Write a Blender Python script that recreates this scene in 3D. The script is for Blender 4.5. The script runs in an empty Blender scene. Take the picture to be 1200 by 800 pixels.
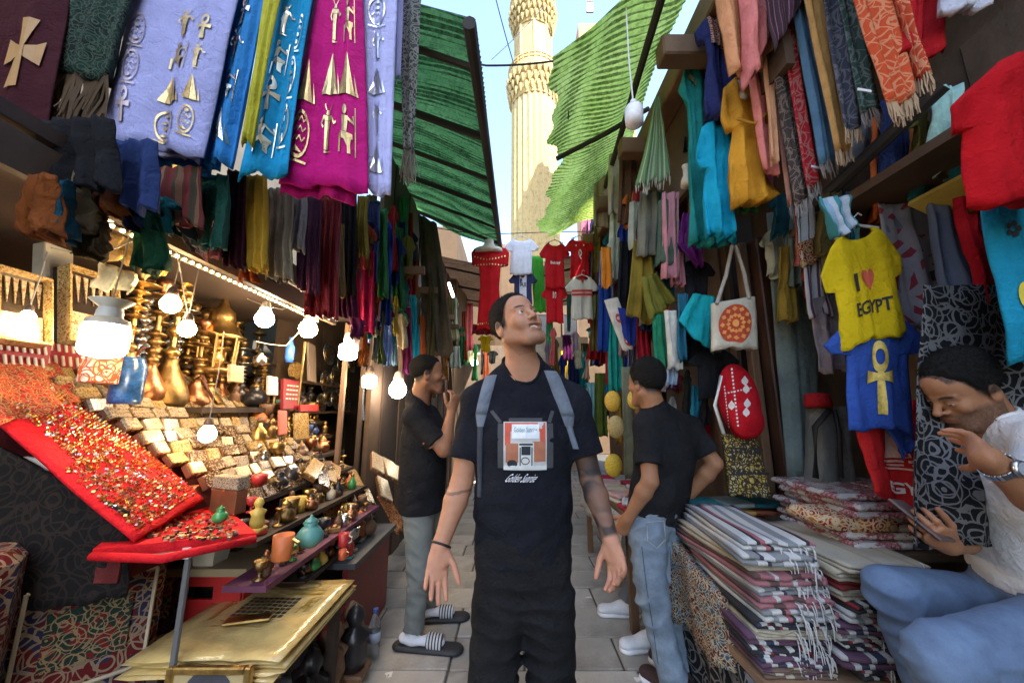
import bpy, bmesh, math, random
import numpy as np
from mathutils import Vector, Matrix
from mathutils.bvhtree import BVHTree

SC = bpy.context.scene
C = SC.collection
V = Vector
PI = math.pi

# ------------------------------------------------------------------ camera, world, sun, exposure
CZ = 1.40                 # camera height
PITCH = math.radians(10.5)
FPX = 433.0               # focal length in pixels of the 1200 px wide photograph
cam_data = bpy.data.cameras.new('camera')
cam_data.sensor_width = 36.0
cam_data.lens = FPX / 1200.0 * 36.0
cam_data.clip_start = 0.02
cam_data.clip_end = 2000.0
cam = bpy.data.objects.new('camera', cam_data)
C.objects.link(cam)
cam.location = (0, 0, CZ)
cam.rotation_euler = (PI / 2 + PITCH, 0, 0)
SC.camera = cam

SUN_EL, SUN_AZ = math.radians(50), math.radians(150)   # azimuth measured clockwise from +Y
world = bpy.data.worlds.new('World')
SC.world = world
world.use_nodes = True
wn = world.node_tree.nodes
bg = wn['Background']
sky_tex = wn.new('ShaderNodeTexSky')
sky_tex.sky_type = 'NISHITA'
sky_tex.sun_disc = False
sky_tex.sun_elevation = SUN_EL
sky_tex.sun_rotation = SUN_AZ
sky_tex.air_density = 1.0
sky_tex.dust_density = 1.0
sky_tex.ozone_density = 1.0
world.node_tree.links.new(sky_tex.outputs[0], bg.inputs[0])
bg.inputs[1].default_value = 0.12

sun_data = bpy.data.lights.new('sun', 'SUN')
sun_data.energy = 2.5
sun_data.angle = math.radians(0.5)
sun_data.color = (1.0, 0.93, 0.82)
sun = bpy.data.objects.new('sun', sun_data)
C.objects.link(sun)
_sd = V((math.sin(SUN_AZ) * math.cos(SUN_EL), math.cos(SUN_AZ) * math.cos(SUN_EL), math.sin(SUN_EL)))
sun.rotation_euler = _sd.to_track_quat('Z', 'Y').to_euler()

SC.view_settings.view_transform = 'Standard'
SC.view_settings.look = 'None'
SC.view_settings.exposure = 2.8
SC.view_settings.gamma = 1.0
SC.view_settings.use_curve_mapping = False
SC.render.engine = 'CYCLES'
SC.cycles.use_denoising = True
SC.cycles.max_bounces = 7
SC.cycles.diffuse_bounces = 4
SC.cycles.glossy_bounces = 3
SC.cycles.transmission_bounces = 5
SC.cycles.transparent_max_bounces = 8
SC.cycles.sample_clamp_indirect = 6.0
SC.cycles.caustics_reflective = False
SC.cycles.caustics_refractive = False

# ------------------------------------------------------------------ pixel -> world
_c, _s = math.cos(PITCH), math.sin(PITCH)
def ray(px, py):
    u, v = (px - 600.0) / FPX, (400.0 - py) / FPX
    return V((u, _c - _s * v, _s + _c * v))
def P(px, py, Y):
    d = ray(px, py)
    return V((0, 0, CZ)) + d * (Y / d.y)
def PX(px, py, X):
    d = ray(px, py)
    return V((0, 0, CZ)) + d * (X / d.x)
def PZ(px, py, Z):
    d = ray(px, py)
    return V((0, 0, CZ)) + d * ((Z - CZ) / d.z)
def sizem(npx, p):
    """metres that npx photo pixels span at world point p"""
    return npx / FPX * (p.y * _c + (p.z - CZ) * _s)

# ------------------------------------------------------------------ objects
def _tag(o, label=None, cat=None, group=None, kind=None):
    if label: o['label'] = label
    if cat: o['category'] = cat
    if group: o['group'] = group
    if kind: o['kind'] = kind
    return o
def thing(name, label, cat, loc, group=None, rz=0.0):
    o = bpy.data.objects.new(name, None)
    o.empty_display_size = 0.05
    o.location = loc
    o.rotation_euler = (0, 0, rz)
    C.objects.link(o)
    return _tag(o, label, cat, group)
def link(name, me, parent=None, loc=None, label=None, cat=None, group=None, kind=None, rot=None, scale=None):
    o = bpy.data.objects.new(name, me)
    C.objects.link(o)
    if parent is not None: o.parent = parent
    if loc is not None: o.location = loc
    if rot is not None: o.rotation_euler = rot
    if scale is not None: o.scale = scale
    return _tag(o, label, cat, group, kind)
def copy_tree(o, parent=None):
    c = o.copy()
    C.objects.link(c)
    c.parent = parent
    for ch in list(o.children):
        copy_tree(ch, c)
    return c

class MB:
    """collects shapes; build() links them as ONE mesh object, in the parent's local space"""
    def __init__(s):
        s.v, s.f, s.m, s.uv, s.cur = [], [], [], [], 0
    def mat(s, i): s.cur = i; return s
    def add(s, vs, fs, uvs=None):
        b = len(s.v)
        s.v += [tuple(q) for q in vs]
        s.uv += uvs if uvs else [None] * len(vs)
        for f in fs:
            s.f.append([b + i for i in f]); s.m.append(s.cur)
        return s
    def box(s, c, d, M=None, bev=0.0):
        x, y, z = d[0] / 2, d[1] / 2, d[2] / 2
        if bev <= 0:
            vs = [V((i * x, j * y, k * z)) for i in (-1, 1) for j in (-1, 1) for k in (-1, 1)]
            fs = [(0, 1, 3, 2), (4, 6, 7, 5), (0, 4, 5, 1), (2, 3, 7, 6), (0, 2, 6, 4), (1, 5, 7, 3)]
        else:
            b = min(bev, x * .9, y * .9, z * .9)
            pts = []
            for i in (-1, 1):
                for j in (-1, 1):
                    for k in (-1, 1):
                        pts += [V((i * x, j * (y - b), k * (z - b))), V((i * (x - b), j * y, k * (z - b))), V((i * (x - b), j * (y - b), k * z))]
            bm = bmesh.new()
            for q in pts: bm.verts.new(q)
            bmesh.ops.convex_hull(bm, input=bm.verts)
            bm.verts.index_update()
            vs = [w.co.copy() for w in bm.verts]
            fs = [[w.index for w in f.verts] for f in bm.faces]
            bm.free()
        if M is not None: vs = [M @ q for q in vs]
        c = V(c)
        return s.add([q + c for q in vs], fs)
    def hull(s, pts):
        bm = bmesh.new()
        for q in pts: bm.verts.new(q)
        r = bmesh.ops.convex_hull(bm, input=bm.verts)
        bm.verts.index_update()
        used = [w for w in bm.verts if w.link_faces]
        ix = {w.index: i for i, w in enumerate(used)}
        s.add([w.co.copy() for w in used], [[ix[w.index] for w in f.verts] for f in bm.faces])
        bm.free()
        return s
    def prism(s, poly, a, b):
        """poly: list of points (3d); extruded from offset a to offset b (vectors)"""
        n = len(poly); a = V(a); b = V(b)
        vs = [V(q) + a for q in poly] + [V(q) + b for q in poly]
        fs = [list(range(n))[::-1], list(range(n, 2 * n))] + [(i, (i + 1) % n, n + (i + 1) % n, n + i) for i in range(n)]
        return s.add(vs, fs)
    def tube(s, pts, r, n=8, cap=True):
        pts = [V(q) for q in pts]
        rs = r if isinstance(r, (list, tuple)) else [r] * len(pts)
        vs, fs = [], []
        up = V((0.02, 0.03, 1))
        for i, q in enumerate(pts):
            t = (pts[min(i + 1, len(pts) - 1)] - pts[max(i - 1, 0)]).normalized()
            if abs(t.dot(up.normalized())) > .97: a = t.cross(V((1, 0.1, 0))).normalized()
            else: a = t.cross(up).normalized()
            b = t.cross(a)
            for k in range(n):
                w = 2 * PI * k / n
                vs.append(q + (a * math.cos(w) + b * math.sin(w)) * rs[i])
        for i in range(len(pts) - 1):
            for k in range(n):
                fs.append((i * n + k, i * n + (k + 1) % n, (i + 1) * n + (k + 1) % n, (i + 1) * n + k))
        if cap:
            fs.append(list(range(n))[::-1]); fs.append([(len(pts) - 1) * n + k for k in range(n)])
        return s.add(vs, fs)
    def lathe(s, prof, c=(0, 0, 0), n=16, M=None, cap=True, flute=None):
        """prof: list of (radius, z)"""
        c = V(c); vs, fs = [], []
        for i, (r, z) in enumerate(prof):
            for k in range(n):
                w = 2 * PI * k / n
                rr = r * (1 + (flute if (flute and k % 2) else 0))
                q = V((rr * math.cos(w), rr * math.sin(w), z))
                vs.append((M @ q if M is not None else q) + c)
        for i in range(len(prof) - 1):
            for k in range(n):
                fs.append((i * n + k, i * n + (k + 1) % n, (i + 1) * n + (k + 1) % n, (i + 1) * n + k))
        if cap:
            fs.append(list(range(n))[::-1]); fs.append([(len(prof) - 1) * n + k for k in range(n)])
        return s.add(vs, fs)
    def ball(s, c, r, n=12, m=8, M=None):
        rr = r if isinstance(r, (list, tuple)) else (r, r, r)
        prof = [(max(1e-4, math.sin(PI * i / m)), -math.cos(PI * i / m)) for i in range(m + 1)]
        K = Matrix.Diagonal(V(rr)).to_3x3()
        return s.lathe(prof, c, n, (M @ K) if M is not None else K)
    def mesh(s, name, mats, org=(0, 0, 0), smooth=False):
        me = bpy.data.meshes.new(name)
        o = V(org)
        me.from_pydata([(q[0] - o[0], q[1] - o[1], q[2] - o[2]) for q in s.v], [], s.f)
        if not isinstance(mats, (list, tuple)): mats = [mats]
        for m in mats: me.materials.append(m)
        if len(mats) > 1: me.polygons.foreach_set('material_index', s.m)
        if any(q is not None for q in s.uv):
            l = me.uv_layers.new(name='UVMap')
            li = np.empty(len(me.loops), np.int32); me.loops.foreach_get('vertex_index', li)
            arr = np.array([q if q is not None else (0, 0) for q in s.uv], np.float32)
            l.data.foreach_set('uv', arr[li].ravel())
        if smooth: me.polygons.foreach_set('use_smooth', [True] * len(me.polygons))
        me.update()
        return me
    def build(s, name, mats, parent=None, smooth=False, label=None, cat=None, group=None, kind=None):
        org = (0, 0, 0)
        loc = None
        if parent is not None:
            org = parent.matrix_basis.translation
            pp = parent.parent
            while pp is not None:
                org = org + pp.matrix_basis.translation; pp = pp.parent
        elif s.v:
            a = np.array(s.v); loc = ((a[:, 0].min() + a[:, 0].max()) / 2, (a[:, 1].min() + a[:, 1].max()) / 2, a[:, 2].min()); org = loc
        return link(name, s.mesh(name, mats, org, smooth), parent, loc, label, cat, group, kind)

# ------------------------------------------------------------------ materials
MATS = {}
def newmat(name):
    m = bpy.data.materials.new(name); m.use_nodes = True
    nt = m.node_tree
    return m, nt, nt.nodes, nt.links, nt.nodes['Principled BSDF']
def hexc(h):
    h = h.lstrip('#')
    return tuple((lambda c: c / 12.92 if c <= .04045 else ((c + .055) / 1.055) ** 2.4)(int(h[i:i + 2], 16) / 255) for i in (0, 2, 4))
def col4(c): return (*(hexc(c) if isinstance(c, str) else c), 1.0)
def coords(N, L, space='Object', scale=(1, 1, 1), rot=(0, 0, 0)):
    tc = N.new('ShaderNodeTexCoord'); mp = N.new('ShaderNodeMapping')
    mp.inputs['Scale'].default_value = scale if isinstance(scale, (tuple, list)) else (scale,) * 3
    mp.inputs['Rotation'].default_value = rot
    L.new(tc.outputs[space], mp.inputs[0])
    return mp.outputs[0]
def noise(N, L, co, scale, detail=4, rough=.6, dist=0.0):
    n = N.new('ShaderNodeTexNoise')
    n.inputs['Scale'].default_value = scale; n.inputs['Detail'].default_value = detail
    n.inputs['Roughness'].default_value = rough; n.inputs['Distortion'].default_value = dist
    L.new(co, n.inputs['Vector'])
    return n
def ramp(N, L, fac, stops, mode='LINEAR'):
    r = N.new('ShaderNodeValToRGB'); r.color_ramp.interpolation = mode
    e = r.color_ramp.elements
    while len(e) < len(stops): e.new(0.5)
    for q, (p, c) in zip(e, stops):
        q.position = p; q.color = col4(c)
    L.new(fac, r.inputs[0])
    return r.outputs[0]
def mixc(N, L, fac, a, b, mode='MIX'):
    m = N.new('ShaderNodeMix'); m.data_type = 'RGBA'; m.blend_type = mode
    for sock, val in ((m.inputs['Factor'], fac), (m.inputs['A'], a), (m.inputs['B'], b)):
        if hasattr(val, 'links'): L.new(val, sock)
        elif isinstance(val, (int, float)): sock.default_value = val
        else: sock.default_value = col4(val)
    return m.outputs['Result']
def math_(N, L, op, a, b=None, clamp=False):
    m = N.new('ShaderNodeMath'); m.operation = op; m.use_clamp = clamp
    for i, val in enumerate((a, b)):
        if val is None: continue
        if hasattr(val, 'links'): L.new(val, m.inputs[i])
        else: m.inputs[i].default_value = val
    return m.outputs[0]
def bump(N, L, B, h, strength=.3, dist=.004):
    b = N.new('ShaderNodeBump'); b.inputs['Strength'].default_value = strength; b.inputs['Distance'].default_value = dist
    L.new(h, b.inputs['Height']); L.new(b.outputs[0], B.inputs['Normal'])
def cloth_mat(c, rough=.9, weave=900, var=.25, sheen=.0, key=None, translucent=0.0, wr=14):
    """plain woven cloth: slight colour drift, fine weave relief and small creases"""
    key = key or ('cloth', str(c), rough, weave, translucent)
    if key in MATS: return MATS[key]
    m, nt, N, L, B = newmat('cloth')
    co = coords(N, L)
    n1 = noise(N, L, co, 7, 5)
    n2 = noise(N, L, co, weave, 2)
    a = hexc(c) if isinstance(c, str) else c
    dk = tuple(q * (1 - var) for q in a); lt = tuple(min(1, q * (1 + var * .6) + .004) for q in a)
    base = ramp(N, L, n1.outputs[0], [(.3, dk), (.7, lt)])
    L.new(base, B.inputs['Base Color'])
    B.inputs['Roughness'].default_value = rough
    B.inputs['Sheen Weight'].default_value = 0.0
    B.inputs['Specular IOR Level'].default_value = .12
    n3 = noise(N, L, co, wr, 3, .55, .6)
    n4 = noise(N, L, co, wr * 3.4, 3, .6, 1.2)
    hh = math_(N, L, 'ADD', math_(N, L, 'ADD', math_(N, L, 'MULTIPLY', n2.outputs[0], .10), n3.outputs[0]), math_(N, L, 'MULTIPLY', n4.outputs[0], .4))
    bump(N, L, B, hh, .8, .02)
    MATS[key] = m
    return m
def plain(name, c, rough=.6, metal=0.0, var=.2, vs=12, bs=60, bstr=.15, spec=.5, coat=0.0):
    key = ('plain', name)
    if key in MATS: return MATS[key]
    m, nt, N, L, B = newmat(name)
    co = coords(N, L)
    a = hexc(c) if isinstance(c, str) else c
    n1 = noise(N, L, co, vs, 6, .65)
    base = ramp(N, L, n1.outputs[0], [(.3, tuple(q * (1 - var) for q in a)), (.7, tuple(min(1, q * (1 + var * .7)) for q in a))])
    L.new(base, B.inputs['Base Color'])
    rr = math_(N, L, 'ADD', math_(N, L, 'MULTIPLY', n1.outputs[0], .25), rough - .12, True)
    L.new(rr, B.inputs['Roughness'])
    B.inputs['Metallic'].default_value = metal
    B.inputs['Specular IOR Level'].default_value = spec
    B.inputs['Coat Weight'].default_value = coat
    n2 = noise(N, L, co, bs, 4)
    bump(N, L, B, n2.outputs[0], bstr, .006)
    MATS[key] = m
    return m
def emit_mat(name, c, strength):
    key = ('emit', name)
    if key in MATS: return MATS[key]
    m, nt, N, L, B = newmat(name)
    B.inputs['Base Color'].default_value = col4((.8, .8, .78))
    B.inputs['Emission Color'].default_value = col4(c)
    B.inputs['Emission Strength'].default_value = strength
    MATS[key] = m
    return m
def arabesque_mat(name, ground, line, third=None, scale=9, rough=.9, space='Object', width=.055, gold=False):
    """scrolling floral pattern: coiled lines and flower heads on a ground"""
    key = ('arab', name)
    if key in MATS: return MATS[key]
    m, nt, N, L, B = newmat(name)
    co = coords(N, L, space, scale)
    wob = noise(N, L, co, 1.1, 2, .5)
    mv = N.new('ShaderNodeMix'); mv.data_type = 'VECTOR'; mv.inputs['Factor'].default_value = .22
    L.new(co, mv.inputs['A']); L.new(wob.outputs['Color'], mv.inputs['B'])
    vo = N.new('ShaderNodeTexVoronoi'); vo.feature = 'F1'; vo.inputs['Scale'].default_value = 1.0
    L.new(mv.outputs['Result'], vo.inputs['Vector'])
    ring = math_(N, L, 'SINE', math_(N, L, 'MULTIPLY', vo.outputs['Distance'], 24.0))
    l1 = math_(N, L, 'GREATER_THAN', ring, 1 - width * 9)
    ve = N.new('ShaderNodeTexVoronoi'); ve.feature = 'DISTANCE_TO_EDGE'; ve.inputs['Scale'].default_value = 1.7
    L.new(mv.outputs['Result'], ve.inputs['Vector'])
    l2 = math_(N, L, 'LESS_THAN', ve.outputs['Distance'], width)
    fac = math_(N, L, 'MAXIMUM', l1, l2)
    base = ground
    if third is not None:
        n3 = noise(N, L, co, .8, 2)
        base = mixc(N, L, math_(N, L, 'GREATER_THAN', n3.outputs[0], .52), ground, third)
    c = mixc(N, L, fac, base, line)
    nz = noise(N, L, co, 4, 5)
    c = mixc(N, L, .35, c, mixc(N, L, nz.outputs[0], (.02, .02, .02), c), 'MIX')
    L.new(c, B.inputs['Base Color'])
    if gold:
        L.new(fac, B.inputs['Metallic']); B.inputs['Roughness'].default_value = .4
    else:
        B.inputs['Roughness'].default_value = rough
        B.inputs['Specular IOR Level'].default_value = .15
    bump(N, L, B, math_(N, L, 'ADD', fac, noise(N, L, co, 60, 2).outputs[0]), .35, .002)
    MATS[key] = m
    return m
def stripe_mat(name, stops, scale, space='UV', axis=0, rough=.9, wob=.02, reps=True):
    """woven stripes; stops = [(pos,color)...] within one repeat of 1/scale metres"""
    key = ('stripe', name)
    if key in MATS: return MATS[key]
    m, nt, N, L, B = newmat(name)
    co = coords(N, L, space)
    sp = N.new('ShaderNodeSeparateXYZ'); L.new(co, sp.inputs[0])
    nz = noise(N, L, co, 30, 3)
    x = math_(N, L, 'ADD', math_(N, L, 'MULTIPLY', sp.outputs[axis], scale), math_(N, L, 'MULTIPLY', nz.outputs[0], wob))
    fr = math_(N, L, 'FRACT', x)
    c = ramp(N, L, fr, stops, 'CONSTANT')
    n2 = noise(N, L, co, 160, 3)
    c = mixc(N, L, math_(N, L, 'MULTIPLY', n2.outputs[0], .5), c, (.08, .07, .06))
    L.new(c, B.inputs['Base Color'])
    B.inputs['Roughness'].default_value = rough
    B.inputs['Specular IOR Level'].default_value = .15
    bump(N, L, B, n2.outputs[0], .4, .002)
    MATS[key] = m
    return m
def rnd_pick(rng, seq): return seq[rng.randrange(len(seq))]

# ------------------------------------------------------------------ cloth panels
TEE = [(0, .37), (.05, .24), (.10, .16), (.27, .0), (.35, .055), (.36, .2), (.6, .2), (1, .185)]
DRESS = [(0, .36), (.04, .27), (.08, .2), (.17, .06), (.23, .12), (.25, .25), (.42, .27), (.7, .17), (1, .02)]
CAFTAN = [(0, .36), (.04, .26), (.09, .14), (.34, .0), (.43, .09), (.44, .22), (1, .05)]
SCARF = [(0, .0), (1, .0)]
def prof_at(prof, v):
    for (a, x), (b, y) in zip(prof, prof[1:]):
        if v <= b: return x + (y - x) * ((v - a) / max(1e-6, b - a))
    return prof[-1][1]
class Panel:
    """a hanging piece of cloth between four corners, with folds; u runs across, v runs down"""
    def __init__(s, TL, TR, BR, BL, folds=3, amp=.02, seed=0, prof=None, scoop=0.0, hem=.012, th=.012, puff=0.0, topamp=.35, flip=False):
        s.c = [V(q) for q in (TL, TR, BR, BL)]
        s.folds, s.amp, s.prof, s.scoop, s.hem, s.th, s.puff, s.topamp = folds, amp, prof, scoop, hem, th, puff, topamp
        r = random.Random(seed * 7919 + 13)
        s.ph = [r.uniform(0, 6.28) for _ in range(8)]
        w = (s.c[1] - s.c[0] + s.c[2] - s.c[3]); h = (s.c[3] - s.c[0] + s.c[2] - s.c[1])
        n = w.cross(h).normalized()
        mid = sum(s.c, V((0, 0, 0))) / 4
        if n.dot(V((0, 0, CZ)) - mid) < 0: n = -n
        s.n = n; s.w = w.length / 2; s.h = h.length / 2
        s.wd = w.normalized(); s.hd = h.normalized()
    def map(s, u, v):
        if s.scoop: 
            q = abs(u - .5) * 2
            v = v + (1 - v) * s.scoop * max(0, 1 - (q / .42) ** 2) if s.prof is None else v + (1 - v) * s.scoop * max(0, 1 - (q / 1.0) ** 2) * max(0, 1 - v * 3)
        uu = u
        if s.prof is not None:
            e = prof_at(s.prof, v); uu = e + (1 - 2 * e) * u
        return uu, v
    def S(s, u, v, off=0.0, raw=False):
        uu, vv = (u, v) if raw else s.map(u, v)
        a = s.c[0].lerp(s.c[1], uu); b = s.c[3].lerp(s.c[2], uu)
        p = a.lerp(b, vv)
        g = s.topamp + (1 - s.topamp) * min(1, vv * 1.2)
        ph = s.ph
        x = 2 * PI * s.folds * uu
        d = math.sin(x + ph[0] + .7 * math.sin(2.1 * vv + ph[1])) + .45 * math.sin(1.9 * x + ph[2] + 1.3 * vv) + .25 * math.sin(3.3 * x + ph[3] - 2 * vv + math.sin(5 * vv + ph[4]))
        d = d * s.amp * g + s.amp * .35 * math.sin(7 * vv + 3 * uu + ph[5]) * (.4 + .6 * math.sin(4 * uu + ph[6]) ** 2)
        d += s.amp * (.16 * math.sin(4.7 * x + ph[1] + 3 * math.sin(3 * vv + ph[2])) * g + .22 * math.sin(17 * vv + 5 * uu + ph[4]) * math.sin(9 * uu + 4 * vv + ph[0]) ** 2)
        lat = s.amp * .5 * math.sin(3.1 * vv + ph[6]) * vv
        hz = s.hem * (math.sin(x * .8 + ph[7]) + .5 * math.sin(2.3 * x + ph[3])) * vv ** 3
        pf = s.puff * math.sin(PI * min(1, max(0, uu))) ** .7 * min(1, 6 * vv + .2)
        return p + s.n * (d + off + pf) + s.wd * lat + s.hd * hz
    def grid(s, mb, nu=18, nv=14):
        U = [i / nu for i in range(nu + 1)]; W = [j / nv for j in range(nv + 1)]
        if s.prof is not None:
            ks = [q for q, _ in s.prof if 0 < q < 1]
            W = sorted(set(W + ks))
        n1 = len(U); m1 = len(W)
        vs, uvs = [], []
        for side in (1, -1):
            for v in W:
                for u in U:
                    edge = min(u, 1 - u) * 2
                    t = s.th * (.35 + .65 * min(1, edge * 6))
                    if side > 0: q = s.S(u, v, t / 2)
                    else: q = s.S(u, v, -t / 2 - 2 * s.puff * math.sin(PI * u) ** .7 * min(1, 6 * v + .2))
                    uu, vv = s.map(u, v)
                    vs.append(q); uvs.append((uu * s.w, (1 - vv) * s.h))
        fs = []
        o = n1 * m1
        for j in range(m1 - 1):
            for i in range(n1 - 1):
                a = j * n1 + i
                fs.append((a, a + n1, a + n1 + 1, a + 1))
                fs.append((o + a, o + a + 1, o + a + n1 + 1, o + a + n1))
        for j in range(m1 - 1):
            a = j * n1; fs.append((a, o + a, o + a + n1, a + n1))
            a = j * n1 + n1 - 1; fs.append((a, a + n1, o + a + n1, o + a))
        for i in range(n1 - 1):
            fs.append((i, i + 1, o + i + 1, o + i))
            a = (m1 - 1) * n1 + i; fs.append((a, o + a, o + a + 1, a + 1))
        mb.add(vs, fs, uvs)
        return mb
    def decal(s, mb, shapes, off=.004, sub=1, raw=True):
        """shapes: list of (verts2d, faces) in panel coords"""
        for vs, fs in shapes:
            vs, fs = subdiv(vs, fs, sub)
            mb.add([s.S(u, v, s.th / 2 + off, raw) for u, v in vs], fs)
        return mb
def subdiv(vs, fs, n):
    for _ in range(n):
        vs = list(vs); nf = []; cache = {}
        def mid(a, b):
            k = (min(a, b), max(a, b))
            if k not in cache:
                cache[k] = len(vs); vs.append(((vs[a][0] + vs[b][0]) / 2, (vs[a][1] + vs[b][1]) / 2))
            return cache[k]
        for f in fs:
            c = len(vs); vs.append((sum(vs[i][0] for i in f) / len(f), sum(vs[i][1] for i in f) / len(f)))
            ms = [mid(f[i], f[(i + 1) % len(f)]) for i in range(len(f))]
            for i in range(len(f)):
                nf.append((f[i], ms[i], c, ms[i - 1]))
        fs = nf
    return vs, fs
# 2d shapes, unit box, y down ----------------------------------------------------------
def poly(*pts): return (list(pts), [tuple(range(len(pts)))])
def ringshape(cx, cy, rx, ry, t, n=18):
    vs, fs = [], []
    for i in range(n):
        w = 2 * PI * i / n
        vs += [(cx + rx * math.cos(w), cy + ry * math.sin(w)), (cx + (rx - t) * math.cos(w), cy + (ry - t) * math.sin(w))]
    for i in range(n):
        j = (i + 1) % n
        fs.append((2 * i, 2 * j, 2 * j + 1, 2 * i + 1))
    return (vs, fs)
def disc(cx, cy, rx, ry, n=14): return poly(*[(cx + rx * math.cos(2 * PI * i / n), cy + ry * math.sin(2 * PI * i / n)) for i in range(n)])
def rect(x0, y0, x1, y1): return poly((x0, y0), (x1, y0), (x1, y1), (x0, y1))
def stroke(pts, t):
    vs, fs = [], []
    for i, p in enumerate(pts):
        a = pts[max(0, i - 1)]; b = pts[min(len(pts) - 1, i + 1)]
        dx, dy = b[0] - a[0], b[1] - a[1]; l = math.hypot(dx, dy) or 1
        vs += [(p[0] - dy / l * t / 2, p[1] + dx / l * t / 2), (p[0] + dy / l * t / 2, p[1] - dx / l * t / 2)]
        if i: k = 2 * i; fs.append((k - 2, k, k + 1, k - 1))
    return (vs, fs)
def ankh(): return [ringshape(.5, .22, .24, .22, .11), poly((.42, .42), (.58, .42), (.64, 1), (.36, 1)), poly((.08, .40), (.5, .45), (.5, .53), (.08, .58)), poly((.92, .40), (.5, .45), (.5, .53), (.92, .58))]
def pyramid(): return [poly((.5, .05), (.5, .95), (.0, .95)), poly((.53, .07), (.95, .95), (.53, .95)), poly((.9, .5), (1.1, .95), (.98, .95))]
def figure(): return [poly((.42, .12), (.58, .12), (.6, .22), (.4, .22)), stroke([(.4, .12), (.3, .02), (.34, 0)], .04), stroke([(.6, .12), (.7, .02), (.66, 0)], .04), poly((.28, .24), (.72, .24), (.66, .34), (.34, .34)), poly((.36, .35), (.64, .35), (.6, .6), (.62, .93), (.42, .93), (.38, .6)), stroke([(.3, .26), (.2, .42), (.3, .5)], .06), stroke([(.7, .26), (.86, .4), (.95, .36)], .06), poly((.42, .94), (.78, .98), (.42, 1))]
def seated(): return [disc(.45, .12, .12, .1), poly((.3, .24), (.66, .24), (.6, .55), (.34, .55)), poly((.3, .56), (.85, .56), (.85, .66), (.74, .66), (.78, .95), (.66, .95), (.62, .7), (.3, .7)), stroke([(.62, .28), (.9, .34), (.86, .2)], .06), stroke([(.95, .02), (.95, .98)], .04), rect(.18, .6, .27, .98)]
def cartouche(rng):
    out = [ringshape(.5, .5, .5, .5, .07, 20), rect(.0, 1.02, 1, 1.07)]
    for k in range(4):
        y = .14 + k * .2
        t = rng.randrange(4)
        if t == 0: out.append(disc(.5, y + .05, .14, .06))
        elif t == 1: out.append(stroke([(.2, y + .1), (.32, y), (.44, y + .1), (.56, y), (.68, y + .1), (.8, y)], .04))
        elif t == 2: out += [rect(.25, y, .33, y + .13), rect(.45, y, .53, y + .13), rect(.65, y, .73, y + .13)]
        else: out.append(poly((.25, y + .12), (.4, y), (.75, y + .12)))
    return out
def place2(shapes, x, y, w, h, sh=0.0):
    return [([(x + a * w + sh * b * h, y + b * h) for a, b in vs], fs) for vs, fs in shapes]
_FONT = {}
def text2(txt, bold=False):
    """outline of a word as (verts, faces), scaled to the unit box, y down; also its aspect"""
    cu = bpy.data.curves.new('t', 'FONT'); cu.body = txt; cu.resolution_u = 2
    if bold: cu.offset = .025
    o = bpy.data.objects.new('t', cu); C.objects.link(o)
    dg = bpy.context.evaluated_depsgraph_get()
    me = bpy.data.meshes.new_from_object(o.evaluated_get(dg))
    vs = [(q.co.x, -q.co.y) for q in me.vertices]; fs = [tuple(f.vertices) for f in me.polygons]
    bpy.data.objects.remove(o); bpy.data.curves.remove(cu); bpy.data.meshes.remove(me)
    xs = [a for a, b in vs]; ys = [b for a, b in vs]
    w = max(xs) - min(xs); h = max(ys) - min(ys)
    return [([((a - min(xs)) / w, (b - min(ys)) / h) for a, b in vs], fs)], w / h
# ------------------------------------------------------------------ ground and paving
def stone_mat(name, c, vs=6, rough=.75, var=.3):
    key = ('stone', name)
    if key in MATS: return MATS[key]
    m, nt, N, L, B = newmat(name)
    co = coords(N, L)
    oi = N.new('ShaderNodeObjectInfo')
    n1 = noise(N, L, co, vs, 6, .7); n2 = noise(N, L, co, 110, 4, .8); n3_ = noise(N, L, co, 2.6, 5, .7)
    a = hexc(c) if isinstance(c, str) else c
    base = ramp(N, L, n1.outputs[0], [(.3, tuple(q * (1 - var) for q in a)), (.7, tuple(q * (1 + var * .5) for q in a))])
    base = mixc(N, L, math_(N, L, 'MULTIPLY', n2.outputs[0], .55), base, tuple(q * .35 for q in a))
    base = mixc(N, L, math_(N, L, 'MULTIPLY', oi.outputs['Random'], .45), base, tuple(q * .55 for q in a))
    base = mixc(N, L, ramp(N, L, n3_.outputs[0], [(.50, (0, 0, 0)), (.72, (.75, .75, .75))]), base, tuple(q * .25 for q in a))
    L.new(base, B.inputs['Base Color'])
    L.new(ramp(N, L, n1.outputs[0], [(.3, (rough - .2,) * 3), (.7, (rough + .1,) * 3)]), B.inputs['Roughness'])
    bump(N, L, B, math_(N, L, 'ADD', n1.outputs[0], math_(N, L, 'MULTIPLY', n2.outputs[0], .5)), .4, .004)
    MATS[key] = m
    return m
MB().add([(-120, -60, -.02), (120, -60, -.02), (120, 260, -.02), (-120, 260, -.02)], [(0, 1, 2, 3)]).build('ground', stone_mat('dust ground', (.22, .2, .17), 1.2), kind='structure')
fl = MB().add([(-3, -4, -.012), (3, -4, -.012), (3, 16, -.012), (-3, 16, -.012)], [(0, 1, 2, 3)]).build('alley_floor', plain('joint dirt', (.07, .065, .058), .9), kind='structure')
rng = random.Random(4)
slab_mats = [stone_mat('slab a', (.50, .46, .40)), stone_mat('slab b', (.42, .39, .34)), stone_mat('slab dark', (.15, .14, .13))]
slab_me = {}
y = .7; row = 0
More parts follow.
